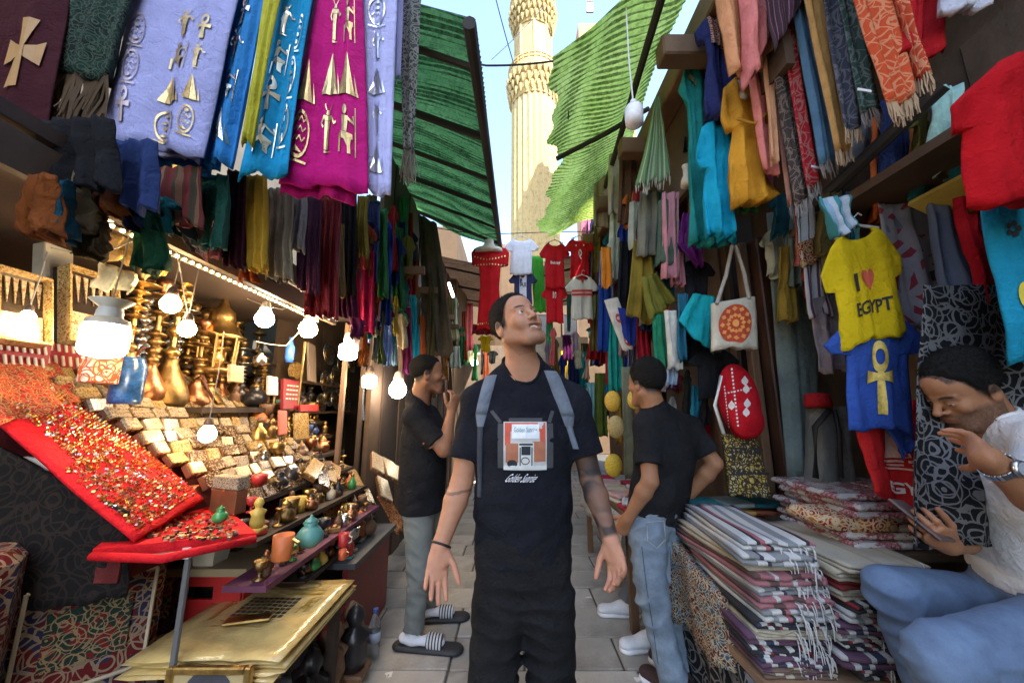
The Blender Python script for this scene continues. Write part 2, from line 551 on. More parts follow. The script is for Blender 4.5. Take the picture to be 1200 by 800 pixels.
while y < 12:
    d = .30 if row % 3 else .36
    x = -1.32 + (row % 2) * -.27
    while x < 1.5:
        w = rnd_pick(rng, (.42, .55, .62))
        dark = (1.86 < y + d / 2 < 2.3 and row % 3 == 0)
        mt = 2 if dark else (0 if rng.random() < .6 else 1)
        k = (w, d, mt)
        if k not in slab_me:
            slab_me[k] = MB().box((0, 0, 0), (w - .012, d - .012, .05), None, .006).mesh('paving_slab', slab_mats[mt])
        o = link('paving_slab', slab_me[k], fl)
        o.location = V((x + w / 2, y + d / 2, -.024 + rng.uniform(-.003, .003))) - fl.location
        o.rotation_euler = (rng.uniform(-.006, .006), rng.uniform(-.006, .006), rng.uniform(-.006, .006))
        x += w
    y += d; row += 1

# ------------------------------------------------------------------ minaret and the buildings at the end of the alley
cream = stone_mat('minaret stone', (.62, .46, .20), .35, .85, .12)
cream_d = stone_mat('minaret carved stone', (.58, .42, .17), .8, .85, .25)
MD = 40.0
mc = V((P(627, 240, MD).x, MD, 0))
mn = thing('minaret', 'tall cream stone minaret with fluted shaft and carved balconies in the sun', 'minaret', mc)
def zat(py): return P(627, py, MD).z
rS = sizem(27, P(627, 200, MD)); rU = sizem(21, P(627, 60, MD))
mb = MB()
n = 48
z0, z1 = 0, zat(128)
vs, fs = [], []
prof = [(rS * 1.06, 0), (rS * 1.03, zat(280)), (rS, z1)]
mb.lathe(prof, mc, n, None, True, -.07)
mb.build('shaft', cream, mn)
def balcony(zc, r0, r1, h, name):
    b = MB()
    b.lathe([(r0, zc - h), (r0 * 1.02, zc - h * .9), (r1 * .88, zc - h * .35), (r1, zc - h * .12), (r1, zc)], mc, 32, None, True)
    o = b.build(name, cream_d, mn)
    mu = MB()
    for t in range(3):
        rr = r0 + (r1 - r0) * (t + .6) / 3.1; zz = zc - h * (.82 - t * .27)
        m_ = 26
        for k in range(m_):
            w = 2 * PI * (k + .5 * (t % 2)) / m_
            mu.lathe([(.05, -h * .13), (.22, 0), (.30, h * .10), (.24, h * .12)], mc + V((rr * 1.03 * math.cos(w), rr * 1.03 * math.sin(w), zz)), 6)
    mu.build('corbels', cream_d, o)
    rl = MB()
    for k in range(28):
        w = 2 * PI * k / 28
        rl.box(mc + V((r1 * .97 * math.cos(w), r1 * .97 * math.sin(w), zc + .5)), (.14, .14, 1.0), Matrix.Rotation(w, 3, 'Z'))
    for zz in (.08, .55, 1.02):
        rl.lathe([(r1 * .95, zc + zz - .07), (r1, zc + zz - .07), (r1, zc + zz + .07), (r1 * .95, zc + zz + .07)], mc, 32, None, False)
    rl.build('railing', cream_d, o)
balcony(zat(96), rS, sizem(30, P(627, 100, MD)), zat(96) - zat(128), 'balcony')
mb = MB()
mb.lathe([(rU * 1.05, zat(98)), (rU, zat(88)), (rU, zat(40))], mc, 8)
up = mb.build('upper_stage', cream, mn)
for k in range(8):
    w = 2 * PI * (k + .5) / 8
    q = mc + V((math.cos(w), math.sin(w), 0)) * rU * .93
    MB().box(V((q.x, q.y, (zat(82) + zat(52)) / 2)), (.06, rU * .42, zat(52) - zat(82)), Matrix.Rotation(w, 3, 'Z')).build('niche', cream_d, up)
for k in range(8):
    w = 2 * PI * k / 8
    MB().lathe([(.16, zat(88)), (.16, zat(44))], mc + V((math.cos(w), math.sin(w), 0)) * rU, 8).build('colonnette', cream, up)
balcony(zat(18), rU, sizem(27, P(627, 20, MD)), zat(18) - zat(44), 'balcony')
MB().lathe([(rU * .8, zat(20)), (rU * .72, zat(-20)), (rU * .6, zat(-60)), (.2, zat(-110))], mc, 16).build('lantern_stage', cream, mn)

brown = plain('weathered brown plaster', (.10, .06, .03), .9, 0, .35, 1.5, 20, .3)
ochre = plain('tower ochre plaster', (.42, .23, .12), .9, 0, .25, .8, 12, .3)  # the tower's own orange-brown colour
grey_pl = plain('grey plaster', (.20, .18, .15), .9, 0, .35, 1.2, 20, .35)
def building(name, label, boxes, m, wins=(), winm=None):
    b0 = V(boxes[0][0]); t = thing(name, label, 'building', V((b0.x, b0.y, 0)))
    mb = MB()
    for c, d in boxes: mb.box(c, d)
    mb.build('wall', m, t)
    for c, d in wins:
        w = MB().box(c, d).build('window', winm or plain('window dark', (.02, .018, .016), .3), t)
        fr = MB(); a = 0 if d[0] > d[1] else 1
        e = .06
        for s in (-1, 1):
            fr.box(V(c) + V((0, 0, s * d[2] / 2)), (d[0] + e, d[1] + e, e)); 
            off = V((s * d[0] / 2, 0, 0)) if a == 0 else V((0, s * d[1] / 2, 0))
            fr.box(V(c) + off, (e if a == 0 else d[0] + e, d[1] + e if a == 0 else e, d[2]))
        fr.build('frame', plain('frame wood', (.09, .05, .025), .6), w)
    return t
far_l = P(596, 200, 11.0)
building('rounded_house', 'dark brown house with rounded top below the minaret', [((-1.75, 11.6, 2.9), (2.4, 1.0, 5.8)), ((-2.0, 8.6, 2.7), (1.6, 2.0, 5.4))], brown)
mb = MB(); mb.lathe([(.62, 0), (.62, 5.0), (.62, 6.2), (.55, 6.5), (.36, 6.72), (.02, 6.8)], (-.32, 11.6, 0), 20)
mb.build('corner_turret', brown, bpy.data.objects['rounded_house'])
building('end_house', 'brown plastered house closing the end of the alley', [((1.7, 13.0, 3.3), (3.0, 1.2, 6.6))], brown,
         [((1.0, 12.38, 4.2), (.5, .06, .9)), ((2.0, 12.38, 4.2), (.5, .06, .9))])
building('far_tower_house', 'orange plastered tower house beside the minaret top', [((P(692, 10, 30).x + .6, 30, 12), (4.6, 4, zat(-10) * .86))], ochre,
         [((P(692, 10, 30).x - .6, 27.96, 38), (.6, .06, 1.2))])
# long side buildings that carry the shops
building('side_building_left', 'tall grey plastered building along the souvenir stalls, above the hanging robes', [((-3.55, 5.0, 2.4), (1.5, 17.0, 4.8))], grey_pl)
wood_old = plain('old wood', (.095, .055, .030), .7, 0, .4, 4, 45, .4)
wood_brown = plain('brown wood', (.16, .085, .042), .65, 0, .35, 3, 40, .35)
rb = building('side_building_right', 'dark timber building along the clothes stalls under the hanging scarves, with an unseen tall block added for shade', [((3.0, 4.0, 2.4), (1.5, 9.6, 4.8)), ((3.0, -3.9, 6.6), (1.5, 6.2, 13.2))], wood_old)  # second box: unseen tall block added to keep the sun off the alley

# ------------------------------------------------------------------ green awnings
def awning_mat(name, c, c2, thin=.5):
    m, nt, N, L, B = newmat(name)
    co = coords(N, L)
    n1 = noise(N, L, co, 3, 6, .7); n2 = noise(N, L, co, 34, 4, .7)
    base = ramp(N, L, n1.outputs[0], [(.3, c), (.72, c2)])
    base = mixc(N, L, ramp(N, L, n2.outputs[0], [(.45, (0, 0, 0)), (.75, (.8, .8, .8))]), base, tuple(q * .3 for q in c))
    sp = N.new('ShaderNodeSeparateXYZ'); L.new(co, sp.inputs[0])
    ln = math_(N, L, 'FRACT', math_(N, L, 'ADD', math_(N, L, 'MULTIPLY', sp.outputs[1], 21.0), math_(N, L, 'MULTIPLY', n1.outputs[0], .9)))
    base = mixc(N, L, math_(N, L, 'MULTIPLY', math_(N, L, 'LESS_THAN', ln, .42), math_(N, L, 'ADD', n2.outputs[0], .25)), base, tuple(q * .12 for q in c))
    L.new(base, B.inputs['Base Color']); B.inputs['Roughness'].default_value = .7
    tr = N.new('ShaderNodeBsdfTranslucent'); L.new(base, tr.inputs[0])
    mx = N.new('ShaderNodeMixShader'); mx.inputs[0].default_value = thin
    L.new(B.outputs[0], mx.inputs[1]); L.new(tr.outputs[0], mx.inputs[2])
    tp = N.new('ShaderNodeBsdfTransparent'); m2 = N.new('ShaderNodeMixShader')
    n6 = noise(N, L, co, 18, 3, .7)
    L.new(math_(N, L, 'MULTIPLY', math_(N, L, 'GREATER_THAN', n6.outputs[0], .74), math_(N, L, 'LESS_THAN', ln, .3)), m2.inputs[0])
    L.new(mx.outputs[0], m2.inputs[1]); L.new(tp.outputs[0], m2.inputs[2]); L.new(m2.outputs[0], N['Material Output'].inputs[0])
    bump(N, L, B, n2.outputs[0], .3, .01)
    return m
def awning(label, corners, mat_, batten_m, nb, wav=.009, pitch=.042, ragged=0.0, seed=1):
    TL, TR, BR, BL = [V(q) for q in corners]        # near-left, near-right, far-right, far-left
    t = thing('awning', label, 'awning', (TL + TR + BR + BL) / 4)
    n = (TR - TL).cross(BL - TL).normalized()
    Ln = ((BL - TL).length + (BR - TR).length) / 2
    nv = int(Ln / pitch * 5); nu = 14
    r = random.Random(seed); ph = [r.uniform(0, 6) for _ in range(9)]
    vs, fs = [], []
    for j in range(nv + 1):
        v = j / nv
        for i in range(nu + 1):
            u = i / nu
            rg = 0
            if ragged and i <= 2: rg = ragged * (math.sin(v * 9 + ph[0]) + .6 * math.sin(v * 23 + ph[1]) + .3 * math.sin(v * 61)) * (1 - i / 3)
            a = TL.lerp(BL, v); b = TR.lerp(BR, v)
            p = a.lerp(b, u + rg * .25)
            w = wav * 1.3 * math.sin(v * Ln / pitch * 2 * PI + .8 * math.sin(u * 7 + ph[2])) + .03 * math.sin(u * 6 + v * 5 + ph[3]) + .02 * math.sin(v * 14 + ph[4]) * math.sin(u * 9 + ph[5])
            vs.append(p + n * w)
    for j in range(nv):
        for i in range(nu):
            a = j * (nu + 1) + i; fs.append((a, a + 1, a + nu + 2, a + nu + 1))
    MB().add(vs, fs).build('sheet', mat_, t, True)
    sg = 1 if n.z < 0 else -1
    for k in range(nb):
        v = (k + .35) / nb
        a = TL.lerp(BL, v) + n * sg * .05; b = TR.lerp(BR, v) + n * sg * .05
        MB().tube([a, a.lerp(b, .5) + n * sg * .012, b], .02 + .008 * (k % 2), 6).build('batten', batten_m, t)
    return t
bat = plain('batten wood', (.03, .026, .02), .8)
g1 = awning_mat('green sheet shaded tone', (.06, .20, .06), (.16, .36, .12), .6)  # darker copy of the sheet, shade put into its green
g2 = awning_mat('green sheet sunlit tone', (.34, .50, .07), (.60, .70, .18), .7)  # sunlight through the sheet put into this brighter yellow-green
def zl(x, Y): return 3.40 + .42 * (-.2 - x) + .16 * (Y - 2)
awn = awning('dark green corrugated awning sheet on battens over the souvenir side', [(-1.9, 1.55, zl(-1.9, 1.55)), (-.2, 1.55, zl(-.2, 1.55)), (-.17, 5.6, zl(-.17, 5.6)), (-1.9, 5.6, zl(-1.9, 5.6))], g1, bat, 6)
MB().tube([(-.21, 1.5, zl(-.2, 1.5) - .05), (-.18, 5.7, zl(-.18, 5.7) - .05)], .035, 8).build('edge_pole', bat, awn)
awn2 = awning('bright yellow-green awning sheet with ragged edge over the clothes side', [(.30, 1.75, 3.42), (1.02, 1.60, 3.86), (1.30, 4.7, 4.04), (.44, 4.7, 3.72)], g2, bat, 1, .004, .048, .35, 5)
MB().tube([(.83, 1.6, 3.66), (1.12, 4.8, 3.86)], .025, 8).build('edge_pole', bat, awn2)
# old timber frame above the right-hand stalls
tf = thing('timber_frame', 'rough timber beams and boards above the clothes stalls, beside the bright awning', 'timber frame', V((1.3, 3.0, 0)))
MB().box((1.16, 3.2, 3.66), (.14, 3.6, .18), None, .01).build('beam', wood_brown, tf)
MB().box((1.75, 3.0, 3.3), (.14, 3.4, .16), None, .01).build('beam', wood_brown, tf)
for k in range(4):
    yy = 1.9 + k * .85
    MB().box((1.55, yy, 3.55), (1.3, .12, .14), None, .01).build('rafter', wood_brown, tf)
for k in range(7):
    MB().box((1.30 + k * .155, 2.9, 3.72), (.145, 3.9, .025)).build('plank', wood_old, tf)
MB().box((1.25, 3.3, 3.30), (.04, 3.8, .75)).build('fascia', wood_old, tf)
for yy in (2.55, 4.7):
    MB().box((1.42, yy, 1.85), (.12, .12, 3.7), None, .01).build('post', wood_brown, tf)
cables = [(P(600, 76, 2.6), P(560, 70, 2.4), P(660, 70, 2.5)), ]
def cable(label, pts, r=.006, c=(.02, .02, .022)):
    q = [V(p) for p in pts]; out = []
    for i in range(len(q) - 1):
        for k in range(8):
            t = k / 8
            p = q[i].lerp(q[i + 1], t) - V((0, 0, .10 * (q[i + 1] - q[i]).length * t * (1 - t)))
            out.append(p)
    out.append(q[-1])
    MB().tube(out, r, 6).build('cable', plain('cable %s' % (c,), c, .6), label=label, cat='cable', group='cables strung across the alley')
cable('black cable strung across the alley in front of the minaret', [P(495, 58, 2.2), P(570, 77, 2.2), P(660, 70, 2.3), P(735, 35, 2.3)], .007)
cable('thin cable slanting past the left side of the minaret shaft', [P(580, -5, 3.0), P(602, 75, 3.2)], .006)
cable('thin black cable dropping from the crossing cable to the bright awning', [P(655, 71, 2.3), P(668, 85, 2.3), P(666, 140, 2.4)], .005)
cable('grey wire running up to the top of the minaret lantern', [P(576, 70, 3.3), P(640, 5, 3.4)], .004, (.2, .2, .2))
awning('added brown canvas awning sheet shading the far left of the alley', [(-2.4, 5.9, 4.3), (-.30, 5.9, 3.75), (-.34, 10.4, 4.3), (-2.4, 10.4, 4.6)], awning_mat('brown canvas', (.05, .03, .02), (.11, .07, .045), .3), bat, 3, .01, .2)  # made-up awning, added to shade the far end
awning('added brown canvas awning sheet shading the far right of the alley', [(.50, 5.2, 3.55), (2.4, 5.2, 4.1), (2.4, 10.4, 4.6), (.55, 10.4, 4.2)], awning_mat('brown canvas right', (.06, .04, .02), (.13, .09, .05), .3), bat, 3, .01, .2)  # right-hand twin, likewise added for its shade
# ------------------------------------------------------------------ smooth bodies: signed distance fields turned into one mesh
def _a(v): return np.array((v[0], v[1], v[2]), np.float32)
class SDF:
    def __init__(s): s.p = []
    def cone(s, a, b, ra, rb=None, k=.02, op='u', cuts=()):
        s.p.append(('cone', _a(a), _a(b), ra, ra if rb is None else rb, k, op, cuts)); return s
    def chain(s, pts, rs, k=.02):
        for i in range(len(pts) - 1): s.cone(pts[i], pts[i + 1], rs[i], rs[i + 1], k)
        return s
    def ecap(s, a, b, ra, rb, lat, flat, k=.03, op='u', cuts=()):
        s.p.append(('ecap', _a(a), _a(b), ra, rb, k, op, cuts, _a(lat), flat)); return s
    def ell(s, c, r, M=None, k=.015, op='u', cuts=()):
        s.p.append(('ell', _a(c), _a(r), np.array(M, np.float32) if M is not None else np.eye(3, dtype=np.float32), None, k, op, cuts)); return s
    def mesh(s, h, disp=None, cuts=(), pad=.03):
        lo = np.full(3, 1e9); hi = -lo
        bbs = []
        for q in s.p:
            if q[0] in ('cone', 'ecap'):
                r = max(q[3], q[4])
                b = (np.minimum(q[1], q[2]) - r, np.maximum(q[1], q[2]) + r)
            else:
                r = float(max(q[2])); b = (q[1] - r, q[1] + r)
            bbs.append(b)
            if q[6] == 'u': lo = np.minimum(lo, b[0]); hi = np.maximum(hi, b[1])
        lo -= pad; hi += pad
        n = np.ceil((hi - lo) / h).astype(int) + 1
        ax = [(lo[i] + h * np.arange(n[i])).astype(np.float32) for i in range(3)]
        D = np.full(n, .5, np.float32)
        for q, b in zip(s.p, bbs):
            k = q[5]; mg = k * 1.2 + 4 * h
            i0 = np.maximum(0, np.floor((b[0] - mg - lo) / h).astype(int)); i1 = np.minimum(n, np.ceil((b[1] + mg - lo) / h).astype(int) + 1)
            if (i1 <= i0).any(): continue
            sl = tuple(slice(i0[i], i1[i]) for i in range(3))
            X = ax[0][sl[0]][:, None, None]; Y = ax[1][sl[1]][None, :, None]; Z = ax[2][sl[2]][None, None, :]
            if q[0] in ('cone', 'ecap'):
                a, bb = q[1], q[2]; ab = bb - a; L2 = float(ab @ ab) + 1e-12
                dx, dy, dz = X - a[0], Y - a[1], Z - a[2]
                t = np.clip((dx * ab[0] + dy * ab[1] + dz * ab[2]) / L2, 0, 1)
                ex, ey, ez = dx - t * ab[0], dy - t * ab[1], dz - t * ab[2]
                r = q[3] + (q[4] - q[3]) * t
                if q[0] == 'cone': d = np.sqrt(ex * ex + ey * ey + ez * ez) - r
                else:
                    lat = q[8] / np.linalg.norm(q[8]); u = ab / math.sqrt(L2)
                    w = np.cross(lat, u); w = w / (np.linalg.norm(w) + 1e-9)
                    ew = ex * w[0] + ey * w[1] + ez * w[2]
                    d2 = ex * ex + ey * ey + ez * ez
                    nn = np.sqrt(np.maximum(1e-9, d2 + ew * ew * (1 / q[9] ** 2 - 1)))
                    d = (nn - r) * (q[9] + (1 - q[9]) * np.minimum(1, np.sqrt(np.maximum(0, d2 - ew * ew)) / np.maximum(nn, 1e-6)))
            else:
                c, r, M = q[1], q[2], q[3]
                dx, dy, dz = X - c[0], Y - c[1], Z - c[2]
                l = [(dx * M[0][i] + dy * M[1][i] + dz * M[2][i]) / r[i] for i in range(3)]
                k0 = np.sqrt(l[0] ** 2 + l[1] ** 2 + l[2] ** 2)
                k1 = np.sqrt((l[0] / r[0]) ** 2 + (l[1] / r[1]) ** 2 + (l[2] / r[2]) ** 2)
                d = k0 * (k0 - 1) / np.maximum(k1, 1e-6)
            for (cp, cn) in q[7]:
                d = np.maximum(d, (X - cp[0]) * cn[0] + (Y - cp[1]) * cn[1] + (Z - cp[2]) * cn[2])
            A = D[sl]
            if q[6] == 'u':
                hh = np.clip(.5 + .5 * (A - d) / k, 0, 1)
                D[sl] = A + (d - A) * hh - k * hh * (1 - hh)
            else:
                hh = np.clip(.5 - .5 * (A + d) / k, 0, 1)
                D[sl] = A + (-d - A) * hh + k * hh * (1 - hh)
        if disp is not None:
            msk = np.abs(D) < .06
            ii = np.nonzero(msk)
            pts = np.stack([ax[0][ii[0]], ax[1][ii[1]], ax[2][ii[2]]], 1)
            D[msk] += disp(pts)
        for cp, cn in cuts:
            D = np.maximum(D, (ax[0][:, None, None] - cp[0]) * cn[0] + (ax[1][None, :, None] - cp[1]) * cn[1] + (ax[2][None, None, :] - cp[2]) * cn[2])
        return surface_nets(D, lo, h)
def surface_nets(D, lo, h):
    S = D < 0
    n = D.shape
    cnt = np.zeros((n[0] - 1, n[1] - 1, n[2] - 1), np.int8)
    offs = [(i, j, k) for i in (0, 1) for j in (0, 1) for k in (0, 1)]
    for i, j, k in offs: cnt += S[i:n[0] - 1 + i, j:n[1] - 1 + j, k:n[2] - 1 + k]
    act = (cnt > 0) & (cnt < 8)
    I = np.nonzero(act)
    idx = np.full(act.shape, -1, np.int32); idx[I] = np.arange(len(I[0]))
    cv = {o: D[I[0] + o[0], I[1] + o[1], I[2] + o[2]] for o in offs}
    acc = np.zeros((len(I[0]), 3)); c = np.zeros(len(I[0]))
    for o in offs:
        for a in range(3):
            if o[a] == 0:
                o2 = list(o); o2[a] = 1; o2 = tuple(o2)
                va, vb = cv[o], cv[o2]
                m = (va < 0) != (vb < 0)
                t = np.where(m, va / np.where(m, va - vb, 1), 0)
                q = np.array(o, float)[None, :].repeat(len(t), 0); q[:, a] = t
                acc[m] += q[m]; c += m
    pos = acc / c[:, None] + np.stack(I, 1)
    verts = lo + pos * h
    quads = []
    for a in range(3):
        b, e = (a + 1) % 3, (a + 2) % 3
        sl0 = [slice(None)] * 3; sl1 = [slice(None)] * 3
        sl0[a] = slice(0, n[a] - 1); sl1[a] = slice(1, n[a])
        s0, s1 = S[tuple(sl0)], S[tuple(sl1)]
        for sgn in (0, 1):
            m = (s0 & ~s1) if sgn == 0 else (~s0 & s1)
            J = np.nonzero(m)
            ok = (J[b] > 0) & (J[e] > 0) & (J[b] < n[b] - 1) & (J[e] < n[e] - 1)
            J = [q[ok] for q in J]
            def cell(db, de):
                q = [None] * 3; q[a] = J[a]; q[b] = J[b] - db; q[e] = J[e] - de
                return idx[q[0], q[1], q[2]]
            f = [cell(1, 1), cell(0, 1), cell(0, 0), cell(1, 0)]
            if sgn: f = f[::-1]
            quads.append(np.stack(f, 1))
    q = np.concatenate(quads)
    q = q[(q >= 0).all(1)]
    return verts, q
def np_mesh(name, verts, quads, mats, org=(0, 0, 0), col=None, smooth=True):
    me = bpy.data.meshes.new(name)
    me.vertices.add(len(verts)); me.vertices.foreach_set('co', (np.asarray(verts) - np.array(org)).astype(np.float32).ravel())
    k = quads.shape[1]
    me.loops.add(quads.size); me.loops.foreach_set('vertex_index', quads.astype(np.int32).ravel())
    me.polygons.add(len(quads))
    me.polygons.foreach_set('loop_start', np.arange(0, quads.size, k, dtype=np.int32))
    if smooth: me.polygons.foreach_set('use_smooth', np.ones(len(quads), bool))
    for m in (mats if isinstance(mats, (list, tuple)) else [mats]): me.materials.append(m)
    if col is not None:
        at = me.color_attributes.new('Col', 'FLOAT_COLOR', 'POINT')
        at.data.foreach_set('color', np.concatenate([col, np.ones((len(col), 1))], 1).astype(np.float32).ravel())
    me.update(); me.validate()
    return me
def sines(seed, n=7, f=(8, 30), flat=None):
    r = np.random.RandomState(seed)
    K = r.normal(size=(n, 3)); K /= np.linalg.norm(K, axis=1)[:, None]
    if flat is not None: K *= np.array(flat); K /= np.linalg.norm(K, axis=1)[:, None]
    F = r.uniform(f[0], f[1], n); ph = r.uniform(0, 6.28, n); A = (f[0] / F) ** .7
    W = r.normal(size=(3, 3)) * 5; wp = r.uniform(0, 6.28, 3)
    def fn(p):
        q = p + .035 * np.sin(p @ W.T + wp)
        out = np.zeros(len(p), np.float32)
        for i in range(n): out += A[i] * np.sin((q @ K[i]) * F[i] + ph[i])
        return out / math.sqrt(n)
    return fn
def skin_mat():
    if 'skin' in MATS: return MATS['skin']
    m, nt, N, L, B = newmat('skin')
    at = N.new('ShaderNodeAttribute'); at.attribute_name = 'Col'
    co = coords(N, L)
    n1 = noise(N, L, co, 45, 4)
    c = mixc(N, L, math_(N, L, 'MULTIPLY', n1.outputs[0], .35), at.outputs['Color'], (.25, .08, .05), 'MULTIPLY')
    c = mixc(N, L, .95, at.outputs['Color'], c)
    L.new(c, B.inputs['Base Color'])
    B.inputs['Roughness'].default_value = .55
    B.inputs['Specular IOR Level'].default_value = .3
    B.inputs['Subsurface Weight'].default_value = .12
    B.inputs['Subsurface Radius'].default_value = (.012, .004, .002)
    B.inputs['Subsurface Scale'].default_value = .5
    n2 = noise(N, L, co, 420, 3); n5 = noise(N, L, co, 70, 4)
    bump(N, L, B, math_(N, L, 'ADD', n2.outputs[0], n5.outputs[0]), .35, .003)
    MATS['skin'] = m
    return m
def hair_mat():
    if 'hair' in MATS: return MATS['hair']
    m, nt, N, L, B = newmat('hair')
    co = coords(N, L)
    n1 = noise(N, L, co, 260, 4, .7, 1.5)
    L.new(ramp(N, L, n1.outputs[0], [(.3, (.003, .0026, .0022)), (.75, (.016, .012, .009))]), B.inputs['Base Color'])
    B.inputs['Roughness'].default_value = .75
    B.inputs['Specular IOR Level'].default_value = .25
    bump(N, L, B, n1.outputs[0], 1.0, .008)
    MATS['hair'] = m
    return m
def col_mat(name, rough=.6):
    key = ('colmat', name)
    if key in MATS: return MATS[key]
    m, nt, N, L, B = newmat(name)
    at = N.new('ShaderNodeAttribute'); at.attribute_name = 'Col'
    L.new(at.outputs['Color'], B.inputs['Base Color']); B.inputs['Roughness'].default_value = rough
    MATS[key] = m
    return m
def denim_mat(name, base, light, wash=3.0):
    key = ('denim', name)
    if key in MATS: return MATS[key]
    m, nt, N, L, B = newmat(name)
    co = coords(N, L)
    n1 = noise(N, L, co, wash, 3, .5, .5); n2 = noise(N, L, co, 55, 5, .75); n3 = noise(N, L, co, 900, 2)
    f = math_(N, L, 'ADD', math_(N, L, 'MULTIPLY', n1.outputs[0], .75), math_(N, L, 'MULTIPLY', n2.outputs[0], .35))
    c = ramp(N, L, f, [(.35, base), (.72, light)])
    c = mixc(N, L, math_(N, L, 'MULTIPLY', n3.outputs[0], .3), c, (.5, .55, .62))
    L.new(c, B.inputs['Base Color']); B.inputs['Roughness'].default_value = .9
    bump(N, L, B, math_(N, L, 'ADD', n2.outputs[0], n3.outputs[0]), .35, .003)
    MATS[key] = m
    return m

def hairz(y, hl):
    base = np.where(y > -.028, -.012, -.012 - np.clip((-.028 - y) / .03, 0, 1) * .04)
    return np.maximum(hl[0] - np.clip(hl[1] - y, 0, .3) * 1.9, base)
class Head:
    def __init__(s, pos, F, U, sc=1.0):
        F = V(F).normalized(); x = F.cross(V(U)).normalized(); U = x.cross(F).normalized()
        s.o = V(pos); s.x, s.F, s.U, s.sc = x, F, U, sc
        s.M = np.array([[x[i], F[i], U[i]] for i in range(3)], np.float32)     # local -> world columns
    def w(s, x, y, z): return s.o + (s.x * x + s.F * y + s.U * z) * s.sc
    def loc(s, P_): return (np.asarray(P_) - np.array(s.o)) @ s.M / s.sc
    def prims(s, B, smile=0.0, nose=1.0, jaw=1.0, lids=.0055):
        w, c, M = s.w, s.sc, s.M
        def E(p, r, k, op='u', Mx=None): B.ell(w(*p), [q * c for q in r], M if Mx is None else Mx, k * c, op)
        def K(a, b, ra, rb, k): B.cone(w(*a), w(*b), ra * c, rb * c, k * c)
        E((0, -.018, .045), (.076, .097, .083), .01)
        E((0, .018, -.012), (.064, .076, .092), .03)
        E((0, .05, .055), (.055, .045, .045), .03)
        for sx in (-1, 1):
            K((sx * .056 * jaw, -.005, -.055), (sx * .03 * jaw, .062, -.098), .021, .02, .03)
            E((sx * .045, .066, -.018), (.021, .022, .02), .025)
            K((sx * .014, .093, .021), (sx * .047, .08, .024), .009, .007, .014)
        K((-.022, .074, -.104), (.022, .074, -.104), .02, .02, .025)
        E((0, .086, -.106), (.019, .014, .014), .016)
        E((0, .074, -.062), (.036, .03, .03), .024)
        for sx in (-1, 1): E((sx * .032, .104, .004), (.021, .016, .0125), .012, 's')
        K((0, .088, .02), (0, .112 * nose, -.022), .009, .0115, .013)
        E((0, .115 * nose, -.026), (.011, .010, .0095), .007)
        for sx in (-1, 1):
            E((sx * .0135, .1, -.03), (.0085, .012, .0085), .006)
            E((sx * .007, .109, -.0365), (.004, .006, .003), .003, 's')
            E((sx * .032, .0815, .004), (.0158, .0148, .0138), .004)
            E((sx * .032, .0975, .0035), (.0145, .012, lids), .0025, 's')
            E((sx * .081, -.012, -.008), (.008, .021, .034), .007)
            E((sx * .09, -.006, -.004), (.006, .011, .02), .004, 's')
        if smile > 0:
            for sx in (-1, 1): E((sx * .038, .078, -.042), (.016, .014, .016), .02)
            E((0, .0985, -.0535), (.03, .010, .0045), .006); E((0, .0945, -.0765), (.026, .011, .0055), .006)
            E((0, .106, -.0645), (.030, .021, .0085), .004, 's')
        else:
            E((0, .1, -.058), (.023, .010, .006), .007); E((0, .099, -.069), (.02, .010, .0065), .007)
            E((0, .112, -.0632), (.026, .008, .0015), .003, 's')
    def paint(s, pts, col, skin, beard=.5, hairline=True, brow=1.0, hl=(.075, .058)):
        l = s.loc(pts); x, y, z = l[:, 0], l[:, 1], l[:, 2]
        near = (np.abs(x) < .1) & (np.abs(y) < .14) & (z > -.13) & (z < .15)
        def mix(m, c, a):
            m = np.clip(m, 0, 1)[:, None] * a
            col[:] = col * (1 - m) + np.array(c) * m
        sk = np.array(skin)
        nz = np.sin(x * 900 + np.sin(z * 700) * 2) * np.sin(z * 850 + np.sin(y * 800)) * .5 + .5
        mix(near * np.exp(-((x / .026) ** 4 + ((z + .0645) / .0125) ** 4)) * (y > .08), sk * np.array((.75, .42, .42)), .7)
        bx = np.abs(x)
        bl = np.exp(-(((bx - .033) / .02) ** 4 + ((z - .0245 - .006 * np.cos((bx - .035) * 55)) / .0052) ** 4)) * (y > .055) * near
        mix(bl * brow * 1.3 * (.75 + .25 * nz), (.008, .006, .005), .97)
        bd = near * (z < -.03) * (y > -.02) * np.clip((-.03 - z) / .02 + (bx > .045) * .3, 0, 1) * (1 - np.exp(-((x / .022) ** 4 + ((z + .0645) / .01) ** 4)))
        mus = near * np.exp(-((x / .03) ** 4 + ((z + .0475) / .007) ** 4)) * (y > .07)
        mix(np.maximum(bd, mus) * (.55 + .45 * nz), (.03, .022, .018), beard)
        if hairline:
            t = np.clip((z - hairz(y, hl)) / .010, 0, 1) * near * (y < hl[1] + .022)
            mix(t * (.75 + .25 * nz), (.010, .008, .007), .95)
            fd = np.clip((z - hairz(y, hl) + .022) / .03, 0, 1) * near * (y < .03) * (y > -.14) * (bx < .0815)
            mix(fd * (.7 + .3 * nz), (.016, .012, .010), .8)
        # ear inside a little redder
        return col
